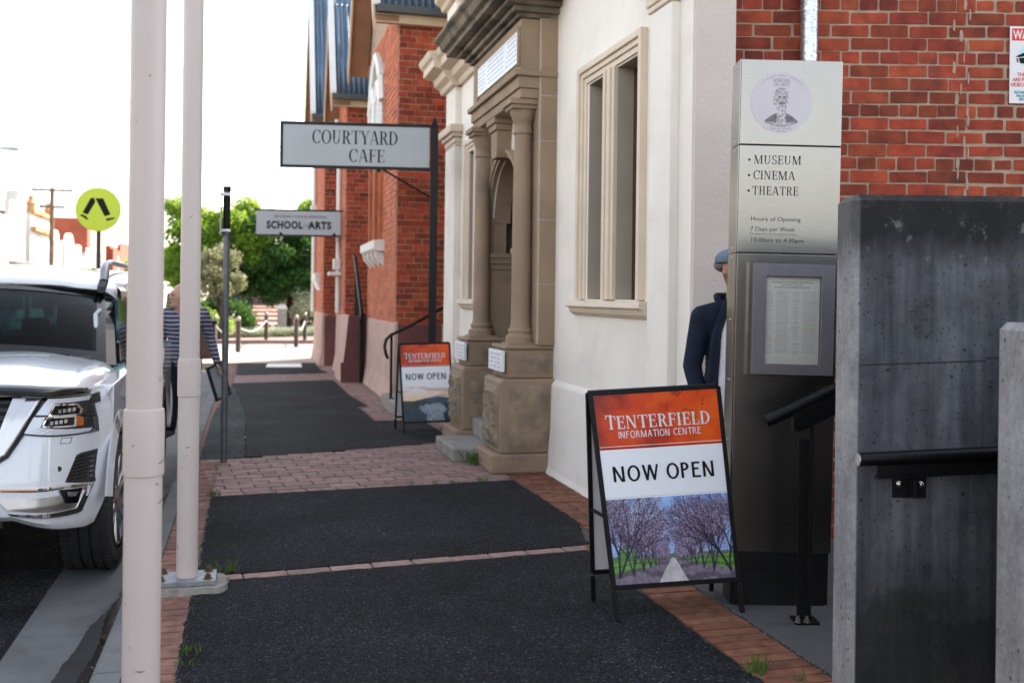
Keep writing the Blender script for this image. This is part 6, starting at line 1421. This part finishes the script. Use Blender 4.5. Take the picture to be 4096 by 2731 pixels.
# man half hidden by the totem
P2 = person("person in navy fleece, white shirt and denim cap standing half behind the steel totem", (2.605, 5.10, .0), R(8), (.015, -.03, 1.665), (.35, -1.),
    {'R': [(-.178, .0, 1.40), (-.222, .03, 1.13), (-.205, -.07, .86)], 'L': [(.178, .0, 1.40), (.222, .03, 1.13), (.205, -.07, .86)]},
    {'R': [(-.10, .0, .86), (-.10, -.02, .47), (-.11, .0, .085)], 'L': [(.10, .0, .86), (.10, -.02, .47), (.11, .0, .085)]},
    dict(skin=M_SKIN2, top=fabric("navy fleece", (.012, .017, .032)), legs=fabric("grey trousers", (.20, .18, .18)), shoe=mat("dark shoes", (.02, .022, .03), .6), jacket=True), .86, (.2, -1.), .98)
# white shirt under the open jacket
skin("shirt", {'a': (-.015, -.085, 1.45, .05, .03), 'b': (-.045, -.118, 1.32, .09, .03), 'c': (-.055, -.125, 1.08, .10, .032), 'd': (-.055, -.120, .88, .105, .035)}, chain('a', 'b', 'c', 'd'), fabric("white shirt", (.70, .70, .74)), P2, 'b', 2, world=False)
skin("jacket_front", {'a': (-.08, -.08, 1.475, .022), 'b': (-.165, -.112, 1.30, .032, .02), 'c': (-.185, -.115, 1.10, .036, .022), 'd': (-.190, -.10, .88, .038, .03)}, chain('a', 'b', 'c', 'd'), fabric("navy fleece", (.012, .017, .032)), P2, 'b', 2, world=False)
skin("collar", {'a': (-.06, -.06, 1.46, .018), 'b': (-.085, -.01, 1.50, .022), 'c': (-.05, .05, 1.52, .022), 'd': (.05, .05, 1.52, .022), 'e': (.085, -.01, 1.50, .022)}, chain('a', 'b', 'c', 'd', 'e'), fabric("navy fleece", (.012, .017, .032)), P2, 'c', 2, world=False)
cp = MB().ball((.010, -.012, 1.725), .098, .107, .062, 12); cp.v = [(a, b, max(c, 1.705)) for a, b, c in cp.v]
cap = obj("cap", cp, fabric("faded denim cap", (.13, .17, .22)), P2, world=False, smooth=True)
obj("cap_peak", MB().prism([(-.043, -.075), (-.028, -.15), (.062, -.185), (.132, -.16), (.142, -.06)], 'z', 1.70, 1.708), fabric("faded denim cap", (.13, .17, .22)), cap, world=False)
obj("hair", MB().ball((.007, .034, 1.695), .080, .072, .045, 10), mat("grey hair", (.16, .14, .13), .9, bump=.6, bscale=200), P2, world=False, smooth=True)
obj("glasses", MB().tube([(-.056, .0, 1.672), (-.038, -.10, 1.674)], .003, 6).tube([(-.028 + .026 * math.cos(a), -.128, 1.666 + .02 * math.sin(a)) for a in np.linspace(0, 6.283, 17)], .0025, 6).tube([(.062 + .026 * math.cos(a), -.138, 1.666 + .02 * math.sin(a)) for a in np.linspace(0, 6.283, 17)], .0025, 6), M_BLACK, P2, world=False, smooth=True)

# ---------------------------------------------------------------- far side of the street
M_SUNW = mat("far white render", (.60, .58, .54), .85, var=.05, scale=.6); M_OCHRE = mat("ochre render", (.50, .33, .11), .85, var=.06, scale=.6)
M_FBRK = mat("far red brick", (.30, .075, .04), .9, var=.15, scale=1.2); M_PEACH = mat("peach render", (.62, .36, .24), .85, var=.05)
M_FROOF = mat("pale roof iron", (.50, .49, .46), .6, .2, var=.08, scale=1, stretch=(1, 6, 1)); M_DGREY = mat("dark grey side wall", (.07, .068, .066), .9)
M_FWIN = mat("far dark window", (.03, .04, .045), .15); M_CORN = mat("orange cornice", (.48, .25, .10), .8, var=.1, scale=1)
def shop(label, y0, y1, h, front, side, shape='flat', depth=10, corn=None, win=2, awn=None, roof=None):
    X = -12.5; t = thing("shop_building", label, "building", (X, y0, -.01), group="shops along the far side of the street")
    obj("wall", MB().box(X - depth, X - .002, y0, y1, -.01, h - .6), side, t)
    c = (y0 + y1) / 2; W = y1 - y0
    pts = {'flat': [(y0, 0), (y1, 0), (y1, h), (y0, h)], 'step': [(y0, 0), (y1, 0), (y1, h - .9), (y1 - W * .25, h - .9), (y1 - W * .25, h - .3), (c + W * .12, h), (c - W * .12, h), (y0 + W * .25, h - .3), (y0 + W * .25, h - .9), (y0, h - .9)],
           'gable': [(y0, 0), (y1, 0), (y1, h - 1.2), (c, h), (y0, h - 1.2)], 'arch': [(y0, 0), (y1, 0), (y1, h - .8)] + [(c + W * .36 * math.cos(a), h - .8 + .8 * math.sin(a)) for a in np.linspace(0, math.pi, 12)] + [(y0, h - .8)]}[shape]
    f = obj("shopfront", MB().prism(pts, 'x', X, X + .25), front, t)
    if roof: obj("roof", MB().prism([(y0, h - .6), (y1, h - .6), (c, h + .5)], 'x', X - depth, X - .002), roof, t)
    if corn:
        obj("parapet_cornice", MB().box(X + .25, X + .55, y0, y1, h - 1.0, h - .75).box(X - .02, X + .45, y0, y1, h + .001, h + .22), corn, t)
        for y in (y0 + .25, y1 - .25): obj("pinnacle", MB().lathe([(.22, h + .22), (.22, h + .5), (.3, h + .55), (.12, h + .8), (.16, h + .95), (.02, h + 1.1)], X + .2, y, 12), corn, t)
    for k in range(win):
        y = y0 + W * (k + .5) / win
        wn = obj("window", MB().box(X + .252, X + .30, y - .55, y + .55, 3.5, 4.9), M_SUNW, t); obj("pane", MB().box(X + .3005, X + .31, y - .42, y + .42, 3.6, 4.8), M_FWIN, wn)
    obj("shop_window", MB().box(X + .251, X + .28, y0 + .4, y1 - .4, .5, 2.4), M_FWIN, t)
    if awn: obj("verandah", MB().prism([(X + .26, 3.2), (X + .26, 3.05), (X + 2.6, 2.65), (X + 2.6, 2.85)], 'y', y0 + .1, y1 - .1), awn, t)
    return t
shop("white two storey shop with chimney block at the far left", 57.2, 61.0, 6.3, M_SUNW, M_DGREY, 'flat', win=2, awn=M_SUNW)
t = [o for o in COL.objects if o.name == "shop_building"][0]
obj("chimney", MB().box(-12.9, -12.3, 59.3, 60.1, 6.3, 7.0), M_SUNW, t)
shop("brown roofed shop at the left edge of the far street", 44, 57, 5.4, M_SUNW, M_DGREY, 'flat', win=3, awn=None, roof=M_BARGE)
shop("white shop with orange cornice and two pinnacles", 62.4, 68.0, 6.0, M_SUNW, M_OCHRE, 'flat', corn=M_CORN, win=0, awn=None)
shop("low white shop with stepped parapet beyond the cornice shop", 68.1, 72.2, 5.5, M_SUNW, M_OCHRE, 'step', win=1, awn=M_SUNW)
shop("white shop with rounded parapet behind the power pole", 73.5, 77.5, 5.6, M_SUNW, M_SUNW, 'arch', win=1, awn=M_SUNW)
shop("small white gabled shop before the brick gable", 77.6, 81.0, 5.0, M_SUNW, M_SUNW, 'gable', win=1, awn=M_SUNW)
shop("tall red brick hall with peach piers far down the street", 84.5, 93, 7.9, M_PEACH, M_FBRK, 'flat', depth=26, win=2, roof=M_FROOF)
shop("red roofed shop in front of the tall brick hall", 81.1, 84.4, 4.6, M_SUNW, M_FBRK, 'gable', win=1, awn=M_SUNW)
shop("last red brick building with chimney in the far street", 98, 118, 6.4, M_FBRK, M_FBRK, 'step', depth=16, win=3)
obj("chimney", MB().box(-14.2, -13.4, 101, 102, 6, 8.2), M_FBRK, [o for o in COL.objects if o.name.startswith("shop_building")][-1])
for y0, y1, h, lab in ((24, 34, 6, "cream shop across the road, left of the frame"), (34.2, 43.8, 5.2, "white shop across the road with wide verandah"), (8, 23.8, 6.4, "long rendered shop opposite the parked car"), (-14, 7.8, 5.6, "low shop opposite the camera")):
    shop(lab, y0, y1, h, M_SUNW, M_OCHRE, 'step', win=4, awn=M_SUNW)
# roof of the tall hall seen above the shops
obj("side_roof", MB().hexa([(-38, 84.4, 7.2), (-16, 84.4, 7.2), (-16, 84.6, 7.2), (-38, 84.6, 7.2)], [(-38, 88, 9.0), (-16, 88, 9.0), (-16, 88.2, 9.0), (-38, 88.2, 9.0)]), M_FROOF, [o for o in COL.objects if o.name == "shop_building.006"][0])
def power_pole(label, x, y, h):
    t = thing("power_pole", label, "pole", (x, y, 0), group="timber power poles")
    obj("pole", MB().tube([(0, 0, -.01), (0, 0, h)], [.17, .12], 10), mat("weathered pole timber", (.16, .10, .07), .9, var=.3, scale=3), t, world=False)
    for z, w_ in ((h - .15, 1.15), (h - 1.15, .7)):
        c = obj("crossarm", MB().box(-w_, w_, -.06, .06, z - .07, z + .07), mat("crossarm timber", (.15, .13, .12), .9), t, world=False)
        for q in (-.9, -.5, .5, .9): obj("insulator", MB().lathe([(.05, z + .071), (.05, z + .16), (.02, z + .2)], q * w_, 0, 8), M_SUNW, c, world=False)
power_pole("timber power pole with two crossarms beside the white shops", -11.62, 65.1, 7.75)
power_pole("distant timber power pole behind the crossing sign", -11.4, 112, 9.2)
for k, (a, b, c, d_) in enumerate((((-30, 45, 10.8), (14, 43, 9.9), .0, 0), ((-30, 45, 10.3), (14, 43, 9.5), 0, 0))):
    tag(obj("overhead_wire", MB().tube([tuple(Vector(a).lerp(Vector(b), t) + Vector((0, 0, -.5 * math.sin(t * math.pi)))) for t in np.linspace(0, 1, 15)], .012, 5), mat("grey wire", (.25, .26, .28), .6)), "thin overhead wire crossing the pale sky above the shops", "wire", "overhead wires")
t = thing("street_lamp", "grey street lamp arm reaching over the road at upper left", "street lamp", (-12.0, 43.8, -.01))
obj("pole", MB().tube([(0, 0, 0), (0, 0, 5.4), (.15, 0, 6.1), (.6, 0, 6.75), (1.5, 0, 7.1), (2.3, 0, 7.2)], [.09, .07, .06, .05, .045, .04], 10), mat("grey lamp pole", (.35, .37, .38), .5, .5), t, world=False, smooth=True)
obj("lamp_head", MB().ball((2.6, 0, 7.22), .42, .16, .09, 8), mat("grey lamp pole", (.35, .37, .38)), t, world=False, smooth=True)

# ---------------------------------------------------------------- trees and planting
def leafmat(name, col, trans, var=.35):
    m = mat(name, col, .55, var=var, scale=1.3, island=.45, spec=.3); n = m.node_tree.nodes; l = m.node_tree.links
    p = n["Principled BSDF"]; out = n["Material Output"]; tr = n.new("ShaderNodeBsdfTranslucent"); tr.inputs[0].default_value = tuple(trans) + (1,)
    mx = n.new("ShaderNodeMixShader"); mx.inputs[0].default_value = .42; l.new(p.outputs[0], mx.inputs[1]); l.new(tr.outputs[0], mx.inputs[2]); l.new(mx.outputs[0], out.inputs[0]); return m
M_LEAF = leafmat("bright leaves", (.095, .18, .022), (.42, .58, .05)); M_LEAFD = leafmat("deep green leaves", (.035, .095, .02), (.10, .22, .03)); M_OLIVE = leafmat("silvery olive leaves", (.20, .20, .12), (.26, .27, .12)); M_PALE = leafmat("pale hedge leaves", (.46, .50, .36), (.45, .5, .3))
M_BARK = mat("dark bark", (.055, .04, .03), .95, var=.3, scale=6, bump=.6, bscale=20)
def leaves(clumps, n, size, seed, flat=.0):
    r = np.random.default_rng(seed); cl = np.array(clumps); wts = cl[:, 3] * cl[:, 4] * cl[:, 5]; wts = wts / wts.sum()
    idx = r.choice(len(cl), n, p=wts); dv = r.normal(size=(n, 3)); dv /= np.linalg.norm(dv, axis=1)[:, None]
    rad = r.random(n) ** .45; wob = 1 + .22 * np.sin(dv[:, 0] * 7 + idx) * np.sin(dv[:, 2] * 6 + idx * 2.)
    c = cl[idx, :3] + dv * (rad * wob)[:, None] * cl[idx, 3:6]
    t = r.normal(size=(n, 3)); t /= np.linalg.norm(t, axis=1)[:, None]; b = np.cross(t, r.normal(size=(n, 3))); b /= np.linalg.norm(b, axis=1)[:, None]
    s = size * r.uniform(.6, 1.3, n)[:, None]
    v = np.stack([c - t * s, c + b * s * .45, c + t * s, c - b * s * .45], 1).reshape(-1, 3)
    mb = MB(); mb.v = v.tolist(); mb.f = (np.arange(n * 4).reshape(-1, 4)).tolist(); return mb
def tree(name, label, base, trunk_h, clumps, n, size, m, seed, cat="tree", group=None, r=.16):
    t = thing(name, label, cat, base, group=group); bx, by, bz = base; tk = MB(); rnd = random.Random(seed)
    top = Vector((bx + rnd.uniform(-.1, .1), by, bz + trunk_h)); tk.tube([(bx, by, bz - .05), tuple(Vector((bx, by, bz)).lerp(top, .5) + Vector((.05, 0, 0))), tuple(top)], [r * 1.25, r, r * .8], 10)
    for c in clumps:
        e = Vector(c[:3]); m_ = top.lerp(e, .5) + Vector((rnd.uniform(-.2, .2), rnd.uniform(-.2, .2), .1)); tk.tube([tuple(top - Vector((0, 0, .1))), tuple(m_), tuple(e)], [r * .5, r * .3, r * .12], 7)
    obj("trunk", tk, M_BARK, t, smooth=True); obj("crown", leaves(clumps, n, size, seed), m, t)
    return t
rc = random.Random(5)
def clump(cx, cy, cz, rx, ry, rz_, k, s=.5): return [(cx + rc.uniform(-1, 1) * rx, cy + rc.uniform(-1, 1) * ry, cz + rc.uniform(-1, 1) * rz_, rc.uniform(.7, 1.15) * s, rc.uniform(.7, 1.15) * s, rc.uniform(.6, 1.) * s) for _ in range(k)]
tree("street_tree", "bright green broad tree behind the thin grey post", (-1.0, 38.3, .0), 1.9, clump(-1.25, 38.3, 3.35, 1.5, .9, 1.45, 34, .58) + clump(.1, 38.2, 3.5, .5, .5, .8, 8, .6), 32000, .08, M_LEAF, 1, group="trees round the plaza")
tree("street_tree", "dark green broad tree beside the brick hall", (1.4, 39.5, .0), 1.9, clump(1.3, 38.8, 2.85, 1.7, .9, 1.4, 52, .64) + clump(1.6, 38.4, 1.9, 1.1, .5, .3, 10, .5), 38000, .08, M_LEAFD, 2, group="trees round the plaza")
tree("street_tree", "sunlit treetop rising behind the dark tree", (2.1, 44, .0), 3, clump(2.2, 44, 4.9, .9, .7, .8, 10, .55), 6000, .08, M_LEAF, 3, group="trees round the plaza")
tree("street_tree", "low sunlit green tree far up the street between the two poles", (-5.4, 62, .0), 1.5, clump(-5.2, 62, 2.9, 1.3, 1, 1.1, 12, .8), 7000, .12, M_LEAF, 4, group="trees round the plaza")
tree("olive_tree", "small silvery olive tree with open branches beside the grey post", (-.95, 33.8, .0), 1.1, clump(-.95, 33.8, 2.2, .75, .5, .75, 12, .36), 4200, .06, M_OLIVE, 5, r=.07)
tree("shrub", "pale flowering shrub behind the stone pillar", (1.95, 38.0, 0), .4, clump(1.9, 37.6, 1.25, .6, .3, .45, 9, .34), 2600, .055, M_PALE, 6, "shrub", r=.04)
tree("shrub", "rounded green shrub behind the bollard chain", (-1.25, 34.6, 0), .2, clump(-1.2, 34.4, .55, .45, .3, .25, 7, .42), 3000, .05, M_LEAF, 7, "shrub", r=.04)
tree("shrub", "straw coloured grassy shrub across the road behind the car roof", (-10.6, 58, 0), .4, clump(-9.6, 58, 1.9, 1.5, .5, .5, 9, .7), 4000, .09, M_OLIVE, 8, "shrub", r=.05)
tree("shrub", "dark low hedge bush under the olive tree", (-.9, 36.5, 0), .2, clump(-.9, 36, .85, .9, .4, .3, 8, .5), 3500, .06, M_LEAFD, 9, "shrub", r=.04)
hg = thing("hedge", "low clipped pale green hedge behind the bollards", "hedge", (.9, 35.9, .01))
obj("foliage", leaves([(x, 35.2 + .45 * (x + .5), .18 + .02 * math.sin(x * 9), .28, .25, .19) for x in np.arange(-.5, 2.6, .22)], 7000, .035, 10), M_PALE, hg)
obj("stems", MB().xf(Matrix()).tube([(-.5, 35.2, .08), (2.5, 36.55, .08)], .05, 6), M_BARK, hg)
fw = thing("flower_bush", "orange and yellow flowers above the plaza fence", "flowers", (2.3, 38.5, 0))
obj("blossoms", leaves([(1.95, 38.2, 1.02, .22, .1, .1), (2.3, 38.2, .85, .2, .1, .09)], 260, .035, 11), mat("orange petals", (.75, .33, .03), .6, island=.3), fw); obj("stalks", leaves([(2.1, 38.3, .7, .4, .15, .4)], 700, .05, 12), M_LEAFD, fw)
t = thing("stone_pillar", "grey stone gate pillar with pale cap on the plaza", "pillar", (1.13, 37.4, .01))
obj("shaft", MB().box(-.16, .16, -.16, .16, 0, .95), mat("grey pillar stone", (.33, .31, .28), .9, var=.2, scale=6, bump=.5, bscale=30), t, world=False, bev=.02); obj("cap", MB().hexa([(-.2, -.2, .951), (.2, -.2, .951), (.2, .2, .951), (-.2, .2, .951)], [(-.12, -.12, 1.12), (.12, -.12, 1.12), (.12, .12, 1.12), (-.12, .12, 1.12)]), M_SUNW, t, world=False)
t = thing("picket_fence", "dark picket fence with pale board behind the hedge", "fence", (2.4, 38.4, .01))
for k in range(18): obj("picket", MB().box(-.85 + k * .12, -.80 + k * .12, -.02, .02, 0, .82), mat("grey brown pickets", (.12, .10, .085), .9), t, world=False)
obj("fence_rail", MB().box(-.9, 1.4, .021, .05, .6, .68), mat("grey brown pickets", (.12, .10, .085)), t, world=False); obj("board", MB().box(-.7, .55, -.06, -.03, .02, .42), mat("pale blue grey board", (.24, .27, .29), .6), t, world=False)
bols = []
def bollard(x, y, label):
    if not bols:
        t = thing("bollard", label, "bollard", (x, y, -.004), group="dark bollards with chains")
        obj("post", MB().tube([(0, 0, 0), (0, 0, .80)], .062, 16).tube([(0, 0, .62), (0, 0, .67)], .07, 16), mat("brown black bollard", (.035, .025, .022), .4, var=.2), t, world=False, smooth=True); obj("cap", MB().ball((0, 0, .85), .06, .06, .075, 8), mat("worn bollard cap", (.32, .28, .24), .4, .5), t, world=False, smooth=True)
    else: t = copy_tree(bols[0]); t.location = (x, y, -.004); t["label"] = label
    bols.append(t); return t
B0 = [(-.29, 26.7, "front bollard just right of the thin grey post"), (1.29, 29.2, "front bollard nearest the brick hall"), (-.93, 28.6, "leftmost bollard behind the striped walker's arm"), (.52, 33.6, "bollard standing behind the hedge, middle of the row"), (1.75, 33.4, "rearmost bollard close to the plaza fence")]
for b in B0: bollard(*b)
for a, b, lab in ((2, 0, "sagging chain from the leftmost bollard"), (0, 3, "sagging chain towards the bollard behind the hedge"), (3, 1, "sagging chain reaching the bollard nearest the hall"), (1, 4, "short chain to the rearmost bollard")):
    p, q = Vector((*B0[a][:2], .64)), Vector((*B0[b][:2], .64)); tag(obj("chain", MB().tube([tuple(p.lerp(q, t) + Vector((0, 0, -.22 * math.sin(t * math.pi)))) for t in np.linspace(0, 1, 13)], .018, 6), mat("pale chain", (.45, .43, .38), .6), smooth=True), lab, "chain", "chains between the bollards")
t = thing("litter_bin", "dark maroon litter bin behind the striped walker", "bin", (-.98, 24.2, -.15)); obj("body", MB().box(-.22, .22, -.22, .22, 0, .95), mat("maroon slats", (.035, .015, .015), .6), t, world=False, bev=.03); obj("lid", MB().box(-.25, .25, -.25, .25, .951, 1.03), M_BLACK, t, world=False, bev=.02)
t = thing("litter_bin", "rounded blue grey bin on the plaza beyond the hedge", "bin", (-.05, 38.6, .01)); obj("body", MB().lathe([(.24, 0), (.26, .5), (.24, .62), (.14, .74), (.02, .77)], 0, 0, 16), mat("blue grey bin", (.03, .04, .07), .5), t, world=False, smooth=True); obj("rim", MB().lathe([(.265, .48), (.275, .5), (.265, .52)], 0, 0, 16), M_BLACK, t, world=False)
st = MB()
for k in range(5): st.box(.0, 1.9, 46 + k * 3.0, 48.99 + k * 3.0, -.1, .16 + k * .16)
struct(obj("plaza_steps", st, mat("pinkish plaza steps", (.42, .26, .20), .9, var=.1)))
t = thing("back_building", "pale building half hidden behind the plaza trees", "building", (-.5, 64, 0)); obj("wall", MB().box(-2.5, 6, 64, 70, -.1, 2.6), mat("plaza back wall", (.20, .13, .115), .9, var=.15, scale=.8), t); obj("roof", MB().prism([(63.6, 2.6), (70.4, 2.6), (67, 4.2)], 'x', -2.7, 6.2), M_BARGE, t)
for k in range(3): obj("window", MB().box(-1.7 + k * 2.4, -.6 + k * 2.4, 63.95, 63.998, .9, 2.1), M_FWIN, t)
def car_far(label, x, y, z, rz, m, h=1.5, van=False):
    t = thing("parked_car", label, "car", (x, y, z), rz, group="cars parked up the street"); w2 = .9
    if van: body = [(-2.3, .35), (-2.35, .9), (-1.75, 1.15), (-1.2, h), (2.3, h), (2.4, .4)]; gl = [(-1.72, 1.16), (-1.22, h - .08), (-.3, h - .1), (-.3, 1.16)]
    else: body = [(-2.2, .35), (-2.25, .75), (-1.1, .95), (-.5, h), (1.7, h), (2.2, .95), (2.25, .4)]; gl = [(-1.0, .98), (-.45, h - .07), (1.6, h - .07), (1.95, .98)]
    obj("body", MB().prism(body, 'x', -w2, w2), m, t, world=False, bev=.09, seg=3)
    obj("side_glass", MB().prism(gl, 'x', -w2 - .005, w2 + .005), M_SGLASS, t, world=False)
    y0, z0 = gl[0]; y1, z1 = gl[1]; obj("front_glass", MB().hexa([(-.74, y0 - .03, z0), (.74, y0 - .03, z0), (.74, y0 - .015, z0), (-.74, y0 - .015, z0)], [(-.66, y1 - .03, z1), (.66, y1 - .03, z1), (.66, y1 - .015, z1), (-.66, y1 - .015, z1)]), M_SGLASS, t, world=False)
    for sx in (-1, 1):
        obj("headlight", MB().box(sx * .66 - .17, sx * .66 + .17, -2.275, -2.2, .60, .74), M_DRL, t, world=False)
        for sy in (-1.4, 1.4):
            wo = obj("wheel", MB().tube([(sx * .72, sy, .33), (sx * .915, sy, .33)], .20, 16), M_SATIN, t, world=False); obj("tyre", MB().tube([(sx * .70, sy, .33), (sx * .91, sy, .33)], .33, 20), M_TYRE, wo, world=False)
    return t
M_FARW = mat("far car white", (.72, .72, .72), .25, coat=.6, var=.02); M_FARB = mat("far car blue", (.03, .10, .22), .25, coat=.6, var=.02)
car_far("white wagon up the street between the two poles", -2.95, 27.8, -.15, R(-4), M_FARW, 1.72)
car_far("white van with dark windscreen behind the white wagon", -4.55, 46, -.15, R(-3), M_FARW, 2.15, True)
car_far("blue car in the shade of the olive tree", -3.0, 43.0, .01, R(78), M_FARB, 1.45)
car_far("silver car parked across the road opposite", -8.6, 34, -.15, R(180), mat("far car silver", (.42, .44, .45), .3, .5, var=.02), 1.5)
PF = person("small person in dark clothes walking on the distant plaza", (-.15, 47.5, .02), 0, (0, 0, 1.55), (-.3, 1), {'R': [(-.18, 0, 1.32), (-.24, .03, 1.05), (-.22, .1, .82)], 'L': [(.18, 0, 1.32), (.24, .03, 1.05), (.22, -.1, .82)]},
    {'R': [(-.09, 0, .84), (-.09, .1, .46), (-.09, .12, .085)], 'L': [(.09, 0, .84), (.09, -.05, .46), (.09, -.2, .10)]}, dict(skin=M_SKIN, top=fabric("charcoal coat", (.02, .022, .028)), legs=fabric("black trousers", (.012, .012, .014)), shoe=mat("dark shoes", (.02, .022, .03))), .78, (-.3, 1))
obj("hair", MB().ball((0, -.01, 1.60), .09, .10, .06, 8), mat("dark hair", (.03, .02, .015), .8), PF, world=False, smooth=True)

# ---------------------------------------------------------------- weeds in the joints
def tuft(mb, x, y, z, n, h, spread, rnd):
    for _ in range(n):
        a = rnd.uniform(0, 6.28); l_ = h * rnd.uniform(.5, 1.2); px, py = x + rnd.gauss(0, spread), y + rnd.gauss(0, spread); dx, dy = math.cos(a) * l_ * .5, math.sin(a) * l_ * .5; w_ = .004 + .05 * h
        mb.add([(px - dy * w_ / l_, py + dx * w_ / l_, z), (px + dy * w_ / l_, py - dx * w_ / l_, z), (px + dx * .6 + dy * w_ / l_ * .6, py + dy * .6 - dx * w_ / l_ * .6, z + l_ * .7), (px + dx, py + dy, z + l_), (px + dx * .6 - dy * w_ / l_ * .6, py + dy * .6 + dx * w_ / l_ * .6, z + l_ * .7)], [(0, 1, 2, 3, 4)])
rw = random.Random(9); wd = MB()
for x, y, n, h in ((2.0, 3.62, 34, .075), (2.12, 3.52, 10, .05), (-.235, 4.35, 26, .045), (-.24, 4.22, 14, .03), (-.10, 5.56, 26, .075), (-.20, 5.62, 16, .05), (-.245, 7.72, 36, .05), (.35, 5.43, 10, .02), (.25, 5.42, 12, .02), (.65, 5.44, 8, .02), (1.0, 5.5, 8, .018), (1.55, 5.52, 6, .018), (1.25, 7.86, 20, .03), (1.45, 7.87, 20, .035), (1.6, 7.88, 16, .03), (1.85, 7.90, 22, .05), (.55, 7.78, 8, .02), (2.45, 7.35, 14, .02), (-.59, 5.1, 14, .04)):
    tuft(wd, x, y, -.004 if y != 5.1 else -.12, n, h, .022 if n > 12 else .012, rw)
stuff(obj("weeds", wd, leafmat("weed leaves", (.075, .15, .03), (.12, .24, .04))))
t = thing("weed_plant", "leafy green weed growing against the lowest porch step", "plant", (2.02, 8.72, 0))
mb = MB(); tuft(mb, 1.98, 8.70, .0, 60, .13, .05, rw); obj("leaves", mb, leafmat("weed leaves", (.075, .15, .03), (.12, .24, .04)), t); obj("stems", MB().tube([(1.98, 8.70, -.002), (1.99, 8.70, .07)], .004, 5), M_BARK, t)

# unseen brick row and asphalt added behind the camera to darken the totem reflection
t = thing("shop_building", "unseen brown brick row added behind the camera for the totem reflection", "building", (4, -26, -.3)); obj("wall", MB().box(-40, 40, -34, -26, -.3, 3.9), mat("brown brick row", (.16, .085, .05), .9, var=.2, scale=1), t); obj("shop_window", MB().box(-3, 1, -25.99, -25.95, .4, 2.4).box(6, 10, -25.99, -25.95, .4, 2.4), M_FWIN, t)
struct(obj("rear_street", MB().box(-9.7, 40, -25.9, -14.1, -.5, -.2).box(2.3, 40, -14.09, -3.01, -.5, -.05), M_ROAD))
